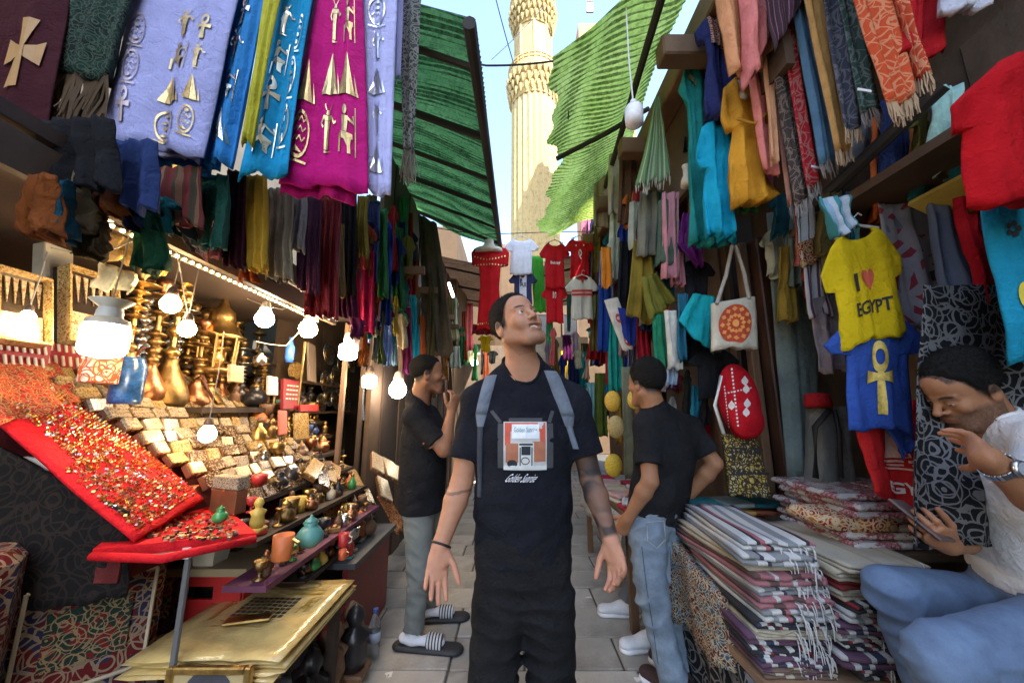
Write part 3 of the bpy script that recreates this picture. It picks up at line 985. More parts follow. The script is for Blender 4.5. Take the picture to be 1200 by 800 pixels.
    def hair(s, thick=.012, hl=(.075, .058), h=.004, seed=1, curly=.0, top=1.0):
        c = s.sc
        Hd = SDF()
        Hd.ell(s.w(0, -.02, .047), [(.076 + thick * .6) * c, (.097 + thick * .7) * c, (.085 + thick * top) * c], s.M, .01)
        Hd.ell(s.w(0, .045, .066), [(.058 + thick * .4) * c, .044 * c, (.044 + thick) * c], s.M, .02)
        f1 = sines(seed, 12, (350, 800))
        f2 = sines(seed + 3, 6, (60, 150))
        o = np.array(s.o)
        M = s.M
        def disp(p):
            l = (p - o) @ M / c
            x, y, z = l[:, 0], l[:, 1], l[:, 2]
            cut = hairz(y, hl) - z         # >0 below the hairline
            f = (y - hl[1] - .02)
            g = np.maximum(cut, f) 
            return thick * np.clip((g + .04) / .04, 0, 1) ** 2 + np.maximum(g, 0) + f1(p) * (.0012 + curly) + f2(p) * (.0010 + curly)
        v, q = Hd.mesh(h, disp)
        return v, q
def strands(v, q, center, n, ln, seed):
    """short hair strands standing on the hair surface"""
    r = np.random.RandomState(seed)
    nr = np.zeros_like(v); a, b, c = v[q[:, 0]], v[q[:, 1]], v[q[:, 2]]
    fn = np.cross(b - a, c - a)
    for k in range(4): np.add.at(nr, q[:, k], fn)
    nr /= np.linalg.norm(nr, axis=1)[:, None] + 1e-9
    i = r.choice(len(v), n); p = v[i] + r.normal(size=(n, 3)) * .001; d = nr[i] + r.normal(size=(n, 3)) * .55; d /= np.linalg.norm(d, axis=1)[:, None]
    e = np.cross(d, r.normal(size=(n, 3))); e /= np.linalg.norm(e, axis=1)[:, None]; f = np.cross(d, e)
    w = .0011; L_ = (ln * r.uniform(.5, 1.2, n))[:, None]
    vs = np.concatenate([p + e * w - d * .002, p - e * .5 * w + f * .87 * w - d * .002, p - e * .5 * w - f * .87 * w - d * .002, p + d * L_])
    k = np.arange(n)
    return vs, np.concatenate([np.stack([k, k + n, k + 3 * n], 1), np.stack([k + n, k + 2 * n, k + 3 * n], 1), np.stack([k + 2 * n, k, k + 3 * n], 1)])
def hand(B, w, d, n, thumb, curl=(.25, .3, .35, .4), tcurl=.3, spread=.12, sc=1.0, tips=None):
    """hand from wrist w, fingers along d, palm facing n; thumb = +1/-1 picks the side d x n"""
    d = V(d).normalized(); n = (V(n) - d * V(n).dot(d)).normalized(); t = d.cross(n).normalized() * thumb
    w = V(w)
    B.ecap(w - d * .01 * sc, w + d * .045 * sc, .026 * sc, .036 * sc, t, .55, .015)
    B.ecap(w + d * .04 * sc, w + d * .082 * sc, .037 * sc, .04 * sc, t, .36, .012)
    B.ell(w + d * .035 * sc + t * .022 * sc + n * .01 * sc, (.016 * sc, .016 * sc, .03 * sc), np.array([[t[i], n[i], d[i]] for i in range(3)]), .012)
    out = []
    L = (.078, .086, .08, .062)
    for i in range(4):
        o = (1.5 - i) * .0195
        b = w + d * (.088 - (.004, 0, .004, .012)[i]) * sc + t * o * sc
        dd = (d + t * (1.5 - i) * spread).normalized()
        pts = [b - dd * .012 * sc, b]
        ang = 0
        for j, fr in enumerate((.46, .3, .24)):
            ang += curl[i] * (1.0, 1.25, .9)[j]
            pts.append(pts[-1] + (dd * math.cos(ang) + n * math.sin(ang)) * L[i] * fr * sc)
        rs = [q * sc * (1, 1.02, 1, .88)[i] for q in (.0098, .0098, .0092, .0085, .0072)]
        for j in range(4): B.cone(pts[j], pts[j + 1], rs[j], rs[j + 1], .004)
        out.append(pts[-1])
    b = w + d * .022 * sc + t * .026 * sc + n * .008 * sc
    d1 = (d * .72 + t * .62 + n * .25).normalized(); d2 = (d * .86 + t * (.42 - tcurl * .6) + n * (.15 + tcurl)).normalized()
    p1 = b + d1 * .042 * sc; p2 = p1 + d2 * .034 * sc; p3 = p2 + d2 * .026 * sc
    B.cone(b, p1, .0145 * sc, .0115 * sc, .008); B.cone(p1, p2, .0112 * sc, .0102 * sc, .003); B.cone(p2, p3, .0102 * sc, .008 * sc, .003)
    out.append(p3)
    return out
# ------------------------------------------------------------------ people
def lerp(a, b, t): return V(a).lerp(V(b), t)
def n3(v): return V(v).normalized()
def fw_(J):
    f = n3((J['shL'] - J['shR']).cross(V((0, 0, 1))))
    return f if f.dot(J['F']) > 0 else -f
def person(label, J, o):
    """J: joints in world space. The body is one mesh; hair, eyes and clothes are its children."""
    sc = o.get('sc', 1.0)
    base = V((J['pelvis'].x, J['pelvis'].y, 0.0))
    root = thing('person', label, 'person', base)
    H = Head(J['head'], J['F'], J.get('U', (0, 0, 1)), sc * o.get('headsc', 1.0))
    lat = n3(J['shL'] - J['shR'])
    B = SDF()
    H.prims(B, o.get('smile', 0), o.get('nose', 1), o.get('jaw', 1), o.get('lids', .0055))
    nb = J['neck']
    fw = o.get('flat', .62)
    W = [q * sc for q in o.get('widths', (.165, .15, .175))]       # pelvis, waist, chest half widths
    B.cone(H.w(0, -.02, -.05), nb, .061 * sc, .066 * sc, .03 * sc)
    B.cone(nb, lerp(nb, J['shR'], .85), .05 * sc, .045 * sc, .04); B.cone(nb, lerp(nb, J['shL'], .85), .05 * sc, .045 * sc, .04)
    B.ecap(J['pelvis'], J['waist'], W[0] - .02, W[1] - .02, lat, fw, .04)
    B.ecap(J['waist'], J['chest'], W[1] - .02, W[2] - .025, lat, fw, .04)
    B.ecap(J['chest'], lerp(J['chest'], nb, .7), W[2] - .03, .08, lat, fw, .05)
    for S in 'RL':
        sh, el, wr = J['sh' + S], J['el' + S], J['wr' + S]
        B.cone(sh, el, .052 * sc, .042 * sc, .03)
        mid = lerp(el, wr, .3)
        B.cone(el, mid, .042 * sc, .044 * sc, .015); B.cone(mid, wr, .044 * sc, .027 * sc, .015)
        hd = J['hand' + S]
        B.cone(wr, wr + n3(hd[0]) * .02, .027 * sc, .026 * sc, .012)
        J['tips' + S] = hand(B, wr, hd[0], hd[1], hd[2], **hd[3])
        hp, kn, an = J['hip' + S], J['kn' + S], J['an' + S]
        B.cone(hp, kn, .075 * sc, .052 * sc, .03)
        m2 = lerp(kn, an, .3)
        B.cone(kn, m2, .05 * sc, .05 * sc, .02); B.cone(m2, an, .05 * sc, .034 * sc, .02)
        ft = J['ft' + S]
        B.cone(an - V((0, 0, .03)), V(ft) , .035 * sc, .024 * sc, .02)
    v, q = B.mesh(o.get('h', .004))
    skin = np.array(o['skin'])
    col = np.tile(skin, (len(v), 1))
    H.paint(v, col, skin, o.get('beard', .5), True, 1.0, o.get('hl', (.075, .058)))
    for S in 'RL':                                   # paler palms and reddish fingertips
        hd = J['hand' + S]; w_ = np.array(J['wr' + S]); d = np.array(n3(hd[0])); n = np.array(n3(hd[1]))
        r = v - w_
        a = r @ d; ok = (np.linalg.norm(r, axis=1) < .22) & (a > -.01)
        pal = np.clip((r @ n) / .012, 0, 1) * ok
        col[:] = col * (1 - .35 * pal[:, None]) + (skin * np.array((1.25, 1.1, 1.1)) + .04) * .35 * pal[:, None]
        for tp in J['tips' + S]:
            m = np.exp(-(np.linalg.norm(v - np.array(tp), axis=1) / .012) ** 2)[:, None] * .4
            col[:] = col * (1 - m) + skin * np.array((1.3, .95, .9)) * m
    if 'tattoo' in o: o['tattoo'](v, col, J)
    body = link('body', np_mesh('body', v, q, skin_mat(), base, col), root)
    # hair
    hv, hq = H.hair(o.get('hairt', .010), o.get('hl', (.075, .058)), .0035, o.get('seed', 1), o.get('curly', 0), o.get('hairtop', 1.0))
    hr_ = link('hair', np_mesh('hair', hv, hq, hair_mat(), base), body)
    sv, sq = strands(hv, hq, H.o, 5000, o.get('strand', .007), o.get('seed', 1))
    link('hair_strands', np_mesh('hair_strands', sv, sq, hair_mat(), base, None, False), hr_, kind='stuff')
    # eyes (white with iris)
    gz = n3(J.get('gaze', J['F']))
    for sx in (-1, 1):
        mb = MB()
        c = H.w(sx * .032, .0815, .004)
        mb.ball((0, 0, 0), .0133 * H.sc, 20, 16)
        vv = np.array(mb.v); dn = vv / np.linalg.norm(vv, axis=1)[:, None] @ np.array(gz)
        cc = np.where(dn[:, None] > .875, np.array([[.03, .015, .008]]), np.array([[.48, .45, .42]]))
        fq = [f for f in mb.f if len(f) == 4]
        link('eye', np_mesh('eye', vv + np.array(c), np.array(fq), col_mat('eye', .12), base, cc), body)
    if o.get('smile', 0):
        mb = MB()
        for k in range(-4, 5):
            mb.box(H.w(k * .0056, .0925 - abs(k) * .0013, -.0600), (.0054 * sc, .005, .0095), Matrix(H.M.tolist()), .0012)
        mb.build('teeth', plain('tooth', (.78, .75, .68), .25, 0, .05), body)
    # shirt
    T = SDF()
    e = o.get('loose', .02)
    T.ecap(J['pelvis'] + (J['pelvis'] - J['waist']) * .25, J['waist'], W[0] + e, W[1] + e, lat, fw + .04, .04)
    T.ecap(J['waist'], J['chest'], W[1] + e, W[2] + e * .5, lat, fw + .03, .06)
    T.ecap(J['chest'], lerp(J['chest'], nb, .62), W[2] + e * .5, .10, lat, fw + .02, .07)
    up_ = n3(nb - J['chest']) * o.get('trap', .02)
    T.cone(nb + up_ - fw_(J) * .01, lerp(nb, J['shR'], .95) + up_ * .3, .061 * sc, .052 * sc, .05); T.cone(nb + up_ - fw_(J) * .01, lerp(nb, J['shL'], .95) + up_ * .3, .061 * sc, .052 * sc, .05)
    sl = o.get('sleeve', .72)
    for S in 'RL':
        sh, el = J['sh' + S], J['el' + S]
        end = lerp(sh, el, sl); ax = n3(el - sh)
        T.cone(lerp(J['chest'], sh, .75), sh, .072 * sc, .060 * sc, .05)
        T.cone(sh, lerp(sh, el, sl + .1), .062 * sc, o.get('cuff', .072) * sc, .035, 'u', [(end, ax)])
    nd = n3(H.w(0, -.02, -.05) - nb)
    fr = n3(lat.cross(V((0, 0, 1)))); 
    if fr.dot(J['F']) < 0: fr = -fr
    T.cone(nb + fr * .01 * sc - nd * .02, nb + fr * .01 * sc + nd * .25, .069 * sc, .085 * sc, .01, 's')
    hemp = J['pelvis'] + (J['pelvis'] - J['waist']) * o.get('hem', .1)
    hn = n3(J['pelvis'] - J['waist'])
    f1 = sines(o.get('seed', 1) + 20, 8, (50, 140)); f2 = sines(o.get('seed', 1) + 21, 5, (22, 60), (1, 1, .6))
    hv_ = np.array(hemp); hn_ = np.array(hn); am = o.get('wrinkle', 1.0)
    def dsp(p):
        low = np.clip(1.3 + ((p - hv_) @ hn_) * 2.6, .45, 1.3)
        a = 1 - np.abs(f2(p))                       # ridged folds
        return am * (f1(p) * .0016 * low + (a - .6) * .0085 * low) + 0.0
    tv, tq = T.mesh(.005, dsp, [(hemp + V((0, 0, 0)), hn)])
    shirt = link('shirt', np_mesh('shirt', tv, tq, o['shirt'], base), root)
    col_pts = []
    # collar band round the neck
    x0 = lat; y0 = fr
    for k in range(25):
        w = 2 * PI * k / 24
        col_pts.append(nb + fr * .01 * sc + (x0 * math.cos(w) + y0 * math.sin(w)) * .08 * sc + nd * .2)
    bv = BVHTree.FromPolygons([tuple(p_) for p_ in tv], [tuple(f_) for f_ in tq])
    col_pts = [(lambda hit: hit[0] if hit[0] is not None else p_ - nd * .2)(bv.ray_cast(p_, -nd)) for p_ in col_pts]
    MB().tube(col_pts, .0065, 8, False).build('collar', o['shirt'], shirt, True)
    # trousers
    Q = SDF()
    tl = o.get('tloose', .018)
    top = J['pelvis'] - hn * .09
    Q.ecap(J['pelvis'], J['waist'], W[0] + tl * .5, W[1] + tl * .5, lat, fw + .04, .04, 'u', [(top, -hn)])
    hips = o.get('tr', (.098, .075, .065, .062))
    for S in 'RL':
        hp, kn, an = J['hip' + S], J['kn' + S], J['an' + S]
        Q.cone(hp, kn, hips[0] * sc, hips[1] * sc, .035)
        an2 = lerp(kn, an, o.get('tlen', .97))
        Q.cone(kn, lerp(kn, an, 1.2), hips[2] * sc, hips[3] * sc, .03, 'u', [(an2, n3(an - kn))])
    g1 = sines(o.get('seed', 1) + 30, 8, (50, 120), (.7, .7, 1.2)); g2 = sines(o.get('seed', 1) + 31, 5, (30, 75), (.5, .5, 1.4))
    twr = o.get('twrinkle', 1.0)
    kns = [np.array(J['knR']), np.array(J['knL']), np.array(J['anR']), np.array(J['anL']), np.array(lerp(J['hipR'], J['hipL'], .5))]
    def dsq(p):
        nr = np.min([np.linalg.norm(p - q_, axis=1) for q_ in kns], axis=0)
        w_ = .5 + 1.1 * np.exp(-(nr / .13) ** 2)
        return twr * (g1(p) * .0016 + (np.abs(g2(p)) - .75) * .0075) * w_
    qv, qq = Q.mesh(.0055, dsq)
    tr = link('trousers', np_mesh('trousers', qv, qq, o['trousers'], base), root)
    return root, H, body, shirt, (tv, tq), tr, (qv, qq)
def shoe(root, ank, toe, w, mat_up, mat_sole, name='shoe', open_toe=False, sc=1.0):
    """sneaker from the ankle point to the toe, both on the ground plane"""
    a = V((ank[0], ank[1], 0)); t = V((toe[0], toe[1], 0)); d = n3(t - a); s = V((d.y, -d.x, 0))
    heel = a - d * .07
    S = SDF()
    S.ecap(heel + V((0, 0, .05)), a + d * .04 + V((0, 0, .055)), w * .8, w * .85, s, .95, .03)
    S.ecap(a + V((0, 0, .05)), t - d * w * .9 + V((0, 0, .038)), w * .9, w, s, .62, .05)
    S.cone(a + V((0, 0, .06)) - d * .02, a + V((0, 0, .115)) - d * .02, .043, .048, .03)
    v, q = S.mesh(.005, None, [(V((0, 0, .022)), V((0, 0, -1)))])
    sh = link(name, np_mesh(name, v, q, mat_up, root.location), root)
    sole = SDF()
    sole.ecap(heel + V((0, 0, .015)), t - d * w + V((0, 0, .012)), w * .95, w * 1.12, s, .5, .01)
    v, q = sole.mesh(.005, None, [(V((0, 0, .028)), V((0, 0, 1))), (V((0, 0, .002)), V((0, 0, -1)))])
    link('sole', np_mesh('sole', v, q, mat_sole, root.location), sh)
    lc = MB()
    for k in range(5):
        c = a + d * (.035 + .018 * k) + V((0, 0, .098 - .009 * k))
        lc.tube([c - s * w * .55 - V((0, 0, .012)), c + V((0, 0, .006)), c + s * w * .55 - V((0, 0, .012))], .0035, 6)
    lc.build('laces', mat_up, sh)
    return sh

# --- the man looking up, in front
YM = 1.50
J = dict(
    head=P(605, 381, 1.47), F=n3((.50, -.80, .36)), U=n3((-.28, .10, 1)), gaze=n3((.66, -.62, .50)),
    neck=P(613, 431, 1.53), chest=P(613, 512, 1.53), waist=P(613, 590, 1.52), pelvis=P(613, 652, 1.52),
    shR=P(560, 471, 1.53), shL=P(672, 471, 1.53), elR=P(541, 566, 1.52), elL=P(692, 560, 1.53),
    wrR=P(516, 640, 1.43), wrL=P(716, 633, 1.43),
    handR=(n3(P(507, 705, 1.38) - P(516, 640, 1.43)), V((.35, -1, .1)), -1, dict(curl=(.18, .2, .24, .3), tcurl=.05, spread=.1, sc=.98)),
    handL=(n3(P(729, 690, 1.38) - P(716, 633, 1.43)), V((-.75, -.75, 0)), 1, dict(curl=(.35, .42, .5, .55), tcurl=.2, spread=.08, sc=.98)),
    hipR=P(587, 700, 1.53), hipL=P(641, 700, 1.53),
    knR=P(576, 815, 1.50), knL=P(646, 815, 1.52))
for S in 'RL':
    J['an' + S] = V((J['kn' + S].x * 1.0, 1.55, .09)); J['ft' + S] = V((J['kn' + S].x, 1.40, .04))
fR, fL = J['elR'], J['wrR']
def tattoo(v, col, J):
    el, wr, sh = np.array(J['elL']), np.array(J['wrL']), np.array(J['shL'])
    f1 = sines(5, 7, (60, 170)); f2 = sines(6, 6, (25, 60))
    for a, b, s0 in ((sh, el, .55), (el, wr, -.1)):
        ab = b - a; r = v - a; t = (r @ ab) / (ab @ ab)
        dist = np.linalg.norm(r - np.clip(t, 0, 1)[:, None] * ab, axis=1)
        m = (dist < .075) * np.clip((t - s0) / .05, 0, 1) * np.clip((.97 - t) / .05, 0, 1)
        pat = np.clip(1.0 + .4 * f2(v), .6, 1) * np.clip(.95 + .3 * np.sign(f1(v) + .2) * np.clip(np.abs(f1(v) + .2) * 3, 0, 1), .66, 1)
        k = (m * pat * .93)[:, None]
        col[:] = col * (1 - k) + np.array((.035, .033, .032)) * k
    el, wr = np.array(J['elR']), np.array(J['wrR'])
    c = el * .88 + wr * .12
    m = (np.abs(v[:, 2] - c[2] - .02 * np.sin((v[:, 0] - c[0]) * 40) * .2) < .005) * (np.linalg.norm(v - c, axis=1) < .06)
    col[:] = col * (1 - .6 * m[:, None]) + np.array((.05, .04, .04)) * .6 * m[:, None]
black_tee = cloth_mat((.010, .011, .016), .9, 1000, .3, .25, key='black tee')
black_trs = cloth_mat((.012, .012, .013), .85, 700, .3, .2, key='black trousers')
root, H1, body1, shirt1, (tv1, tq1), tr1, _ = person('smiling man in black printed t-shirt and black trousers looking up, nearest the camera', J,
    dict(skin=(.50, .25, .145), smile=1, shirt=black_tee, trousers=black_trs, h=.0033, widths=(.172, .165, .185), flat=.6, hem=.04, sleeve=.70, cuff=.074,
         beard=.32, hairt=.009, hl=(.084, .070), tattoo=tattoo, seed=3, tr=(.104, .078, .076, .072), loose=.012, wrinkle=1.35, twrinkle=1.6, lids=.006))
bvh1 = BVHTree.FromPolygons([tuple(q) for q in tv1], [tuple(q) for q in tq1])
def project(shapes, x0, y0, x1, y1, off=.003, sub=2, Y=1.2):
    """flat print laid on the shirt front: unit-box shapes spread over a patch of the chest"""
    mb = MB()
    for vs, fs in shapes:
        vs, fs = subdiv(vs, fs, sub)
        out = []
        for a, b in vs:
            p = P(x0 + (x1 - x0) * a, y0 + (y1 - y0) * b, 1.40)
            hit = bvh1.ray_cast(V((p.x, .9, p.z)), V((0, 1, 0)))
            out.append((hit[0] if hit[0] is not None else p) + V((0, -off, 0)))
        mb.add(out, fs)
    return mb
dk = lambda n, c, **k: plain(n, c, .75, 0, .15, 40, 300, .1, .2, **k)
pr = project([rect(0, 0, 1, 1)], 590, 494, 641, 551, .003, 4).build('photo_print', dk('print grey', (.50, .49, .46)), shirt1)
project([rect(.03, .02, .97, .20), rect(.03, .20, .16, .48), rect(.84, .20, .97, .48)], 590, 494, 641, 551, .0042).build('print_band', dk('print red', (.55, .10, .055)), pr)
for q_ in (rect(.05, .44, .36, .84), rect(.66, .40, .97, .82)): project([q_], 590, 494, 641, 551, .0046).build('print_brick', dk('print brick', (.42, .16, .09)), pr)
project([rect(.19, .05, .82, .34)], 590, 494, 641, 551, .0052).build('print_sign', dk('print white', (.72, .74, .74)), pr)
w2, _ = text2('Golden Sunrise')
project(place2(w2, .24, .11, .53, .10), 590, 494, 641, 551, .0062, 0).build('print_lettering', dk('print teal', (.05, .16, .17)), pr)
project([rect(.34, .42, .70, .92)], 590, 494, 641, 551, .0055).build('print_door', dk('print door', (.60, .60, .56)), pr)
project([rect(.41, .50, .62, .68), rect(.36, .44, .67, .48), rect(.37, .52, .395, .9), rect(.64, .52, .665, .9), ringshape(.5, .8, .1, .08, .02), disc(.2, .86, .12, .08)], 590, 494, 641, 551, .0062).build('print_window', dk('print dark', (.03, .035, .04)), pr)
project([rect(0, .9, 1, .985)], 590, 494, 641, 551, .0066).build('print_pavement', dk('print pale', (.62, .62, .60)), pr)
project([rect(.0, .0, .14, 1), rect(.86, .0, 1, 1), rect(.2, -.12, .8, -.03), stroke([(-.12, -.28), (.05, -.02)], .07), stroke([(1.0, -.28), (.93, -.02)], .07)], 583, 496, 649, 549, .002).build('print_frame', dk('print charcoal', (.06, .062, .065)), shirt1)
w2, _ = text2('Golden Sunrise')
project(place2(w2, 0, 0, 1, 1, -.25), 599, 555, 634, 565, .003, 0).build('script_print', dk('print script', (.8, .8, .8)), shirt1)
def strap(ptsL, w, matr, name, parent, off=.010, bvh=bvh1, yb=.9):
    mb = MB(); vs = []
    for (x, y, ww) in ptsL:
        for sx in (-1, -.6, .6, 1):
            p = P(x + sx * ww / 2, y, 1.42)
            hit = bvh.ray_cast(V((p.x, yb, p.z)), V((0, 1, 0)))
            q = hit[0] if hit[0] is not None else V((p.x, 1.53, p.z))
            vs.append(q + V((0, -off if abs(sx) < .9 else -.001, 0)))
    fs = [(4 * i + k, 4 * i + k + 1, 4 * i + k + 5, 4 * i + k + 4) for i in range(len(ptsL) - 1) for k in range(3)]
    mb.add(vs, fs)
    return mb.build(name, matr, parent, True)
pack = thing('backpack', 'grey backpack worn by the smiling man, its straps over his shoulders', 'backpack', P(613, 600, 1.72))
grey_strap = cloth_mat((.16, .185, .22), .8, 600, .2, .1, key='strap grey')
dk_strap = cloth_mat((.05, .055, .065), .7, 600, .2, .1, key='strap dark')
def sl_(a, b, n=9):
    return [tuple(a[i] + (b[i] - a[i]) * k / n for i in range(3)) for k in range(n + 1)]
s1 = strap(sl_((574, 437, 15), (563, 485, 14)) + sl_((563, 485, 14), (562, 500, 8)), 1, grey_strap, 'shoulder_strap', pack)
strap(sl_((562, 500, 7), (560, 585, 6)), 1, dk_strap, 'webbing', s1)
s2 = strap(sl_((648, 432, 18), (667, 487, 16)) + sl_((667, 487, 16), (669, 500, 10)), 1, grey_strap, 'shoulder_strap', pack)
strap(sl_((669, 500, 8), (677, 527, 7)), 1, grey_strap, 'webbing', s2)
MB().box(P(613, 540, 1.80), (.30, .13, .46), None, .05).build('bag', grey_strap, pack)
# bracelet and wrist
mb = MB()
c = lerp(J['wrR'], J['elR'], .03); ax = n3(J['elR'] - J['wrR']); a_ = ax.cross(V((0, 1, 0))).normalized(); b_ = ax.cross(a_)
mb.tube([c + a_ * math.cos(k * PI / 12) * .034 + b_ * math.sin(k * PI / 12) * .031 for k in range(25)], .0042, 8, False)
mb.build('bracelet', plain('cord black', (.01, .01, .011), .6), body1, True)
for S in 'RL':
    shoe(root, J['an' + S], J['an' + S] + V((0, -.2, 0)), .05, black_trs, plain('sole black', (.02, .02, .02), .7))

# --- the man standing by the left stall, arms folded, one hand at his chin
J = dict(head=P(501, 439, 2.50), F=n3((.93, .30, .02)), neck=P(490, 471, 2.52), chest=P(497, 512, 2.54), waist=P(496, 550, 2.54), pelvis=P(495, 580, 2.54),
    shR=P(485, 488, 2.38), shL=P(503, 487, 2.70), elR=P(520, 527, 2.34), elL=P(526, 524, 2.66), wrR=P(529, 482, 2.42), wrL=P(523, 512, 2.38),
    handR=(V((.3, -.1, 1)), V((-.6, .6, .2)), 1, dict(curl=(.5, .6, .7, .7), tcurl=.3, sc=.95)),
    handL=(V((-.8, -.45, .15)), V((.0, .6, -.6)), 1, dict(curl=(.35, .4, .4, .45), tcurl=.2, sc=.95)),
    hipR=P(490, 598, 2.46), hipL=P(504, 598, 2.63), knR=P(492, 665, 2.46), knL=P(503, 660, 2.70))
gL = V((PZ(483, 752, 0.0).x + .02, 2.50, 0)); gL2 = V((PZ(500, 724, 0).x, 2.80, 0))
J['anR'] = gL + V((0, 0, .10)); J['anL'] = gL2 + V((0, 0, .10)); J['ftR'] = gL + V((.13, .0, .035)); J['ftL'] = gL2 + V((.13, .03, .035))
olive = denim_mat('olive trousers', (.055, .06, .042), (.115, .12, .088), 5)
root, *_ = person('man in black t-shirt and olive trousers with arms folded, standing at the bulb-lit souvenir stall', J,
    dict(skin=(.29, .135, .07), shirt=cloth_mat((.012, .012, .014), .9, 1000, .3, .2, key='tee left'), trousers=olive, beard=.45, hairt=.006, hl=(.08, .055), seed=7,
         widths=(.155, .148, .165), sleeve=.78, hem=.55, tr=(.095, .072, .066, .052), wrinkle=1.0, twrinkle=1.2, loose=.03, flat=.72, h=.0042))
white_up = plain('white knit', (.62, .63, .66), .8, 0, .1, 30, 200, .25)
black_rub = plain('black rubber', (.018, .018, .02), .6)
for a, t in ((gL, gL + V((.30, -.03, 0))), (gL2, gL2 + V((.29, .03, 0)))):
    d = n3(t - a); s = V((d.y, -d.x, 0))
    S = SDF(); S.ecap(a - d * .075 + V((0, 0, .016)), t - d * .05 + V((0, 0, .013)), .05, .058, s, .45, .01)
    v, q = S.mesh(.005, None, [(V((0, 0, .032)), V((0, 0, 1))), (V((0, 0, .002)), V((0, 0, -1)))])
    so = link('sandal', np_mesh('sandal', v, q, black_rub, root.location), root)
    S = SDF(); S.ecap(a - d * .05 + V((0, 0, .06)), a + d * .16 + V((0, 0, .048)), .037, .036, s, .75, .03); S.cone(a + V((0, 0, .06)), a + V((0, 0, .15)), .038, .036, .03)
    v, q = S.mesh(.005, None, [(V((0, 0, .03)), V((0, 0, -1)))]); link('sock', np_mesh('sock', v, q, white_up, root.location), root)
    S = SDF(); S.ecap(a + d * .10 + V((0, 0, .05)), a + d * .17 + V((0, 0, .045)), .05, .05, s, .82, .01, 'u', [(a + d * .09, -d), (a + d * .185, d)])
    v, q = S.mesh(.004, None, [(V((0, 0, .02)), V((0, 0, -1)))])
    bd = link('band', np_mesh('band', v, q, stripe_mat('slide stripes', [(0, (.04, .04, .045)), (.45, (.6, .6, .6))], 55, 'Object', 0), root.location), so)

# --- the man seen from behind at the right-hand stalls
J = dict(head=P(757, 450, 2.18), F=n3((-.42, .90, -.05)), neck=P(768, 484, 2.18), chest=P(779, 525, 2.20), waist=P(776, 566, 2.20), pelvis=P(768, 596, 2.20),
    shL=P(757, 499, 2.14), shR=P(809, 501, 2.26), elL=P(762, 563, 2.05), elR=P(838, 543, 2.22), wrL=P(736, 607, 2.12), wrR=P(806, 582, 2.34),
    handL=(V((-.35, .55, -.9)), V((.5, .8, .1)), -1, dict(curl=(.4, .45, .5, .5), tcurl=.2, sc=.95)),
    handR=(V((-.6, .6, -.3)), V((0, .1, -1)), -1, dict(curl=(.2, .2, .2, .25), tcurl=.1, sc=.95)),
    hipL=P(757, 618, 2.16), hipR=P(778, 618, 2.24), knL=P(764, 700, 2.12), knR=P(778, 700, 2.24),
    anL=V((.80, 2.10, .08)), anR=V((.90, 2.24, .08)), ftL=V((.72, 2.23, .04)), ftR=V((.82, 2.36, .04)))
jean1 = denim_mat('washed jeans', (.03, .055, .085), (.15, .205, .26), 9)
root, H3, xb1, xb2, xb3, tr3, (qv3, qq3) = person('man in black t-shirt and washed jeans seen from behind beside the folded throws', J,
    dict(skin=(.36, .17, .085), shirt=cloth_mat((.013, .013, .014), .9, 1000, .3, .2, key='tee right'), trousers=jean1, beard=.2, hairt=.022, hl=(.06, .06), curly=.0015, hairtop=1.3, seed=11,
         widths=(.15, .15, .178), sleeve=.72, hem=.35, tr=(.098, .076, .068, .062), h=.0042, twrinkle=1.6, wrinkle=1.4))
bv3 = BVHTree.FromPolygons([tuple(q) for q in qv3], [tuple(q) for q in qq3])
def stitch(bv, pts, name, parent, m, r=.0022, loft=.002, closed=False):
    out = []
    for (a, b), (c_, d_) in zip(pts, pts[1:] + (pts[:1] if closed else [])):
        for t in range(6):
            d = ray(a + (c_ - a) * t / 6, b + (d_ - b) * t / 6); hit = bv.ray_cast(V((0, 0, CZ)), d)
            if hit[0] is not None: out.append(hit[0] - d.normalized() * loft)
    if len(out) > 3: MB().tube(out, r, 5, True).build(name, m, parent)
thread = plain('pale thread', (.30, .30, .28), .8); thread_d = plain('dark seam', (.03, .05, .08), .9)
stitch(bv3, [(758, 612), (778, 610), (780, 632), (770, 642), (759, 634)], 'pocket_seam', tr3, thread, .003, closed=True)
stitch(bv3, [(745, 608), (760, 604), (786, 603)], 'waist_seam', tr3, thread)
stitch(bv3, [(752, 640), (758, 690), (766, 740), (772, 785)], 'side_seam', tr3, thread_d, .0018)
stitch(bv3, [(785, 640), (788, 690), (790, 740)], 'side_seam', tr3, thread_d, .0018)
maroon = plain('brown suede', (.035, .014, .014), .8)
shoe(root, J['anL'], V((.70, 2.28, 0)), .046, maroon, white_up); shoe(root, J['anR'], V((.80, 2.42, 0)), .046, maroon, white_up)

# --- the person hidden behind him: white shirt and white trainers show
J = dict(head=V((.97, 2.66, 1.46)), F=n3((-.98, .1, -.1)), neck=V((1.01, 2.68, 1.30)), chest=V((1.02, 2.68, 1.12)), waist=V((1.02, 2.68, .95)), pelvis=V((1.01, 2.68, .84)),
    shL=V((1.02, 2.50, 1.26)), shR=V((1.02, 2.86, 1.26)), elL=V((1.06, 2.46, 1.0)), elR=V((1.04, 2.9, 1.0)), wrL=V((.92, 2.52, .86)), wrR=V((.9, 2.84, .86)),
    handL=(V((-.5, .1, -.8)), V((.4, .9, 0)), 1, dict()), handR=(V((-.5, -.1, -.8)), V((.4, -.9, 0)), 1, dict()),
    hipL=V((1.0, 2.60, .78)), hipR=V((1.0, 2.77, .78)), knL=V((.97, 2.55, .44)), knR=V((.97, 2.84, .44)),
    anL=V((.84, 2.50, .09)), anR=V((.80, 2.86, .09)), ftL=V((.74, 2.5, .04)), ftR=V((.70, 2.86, .04)))
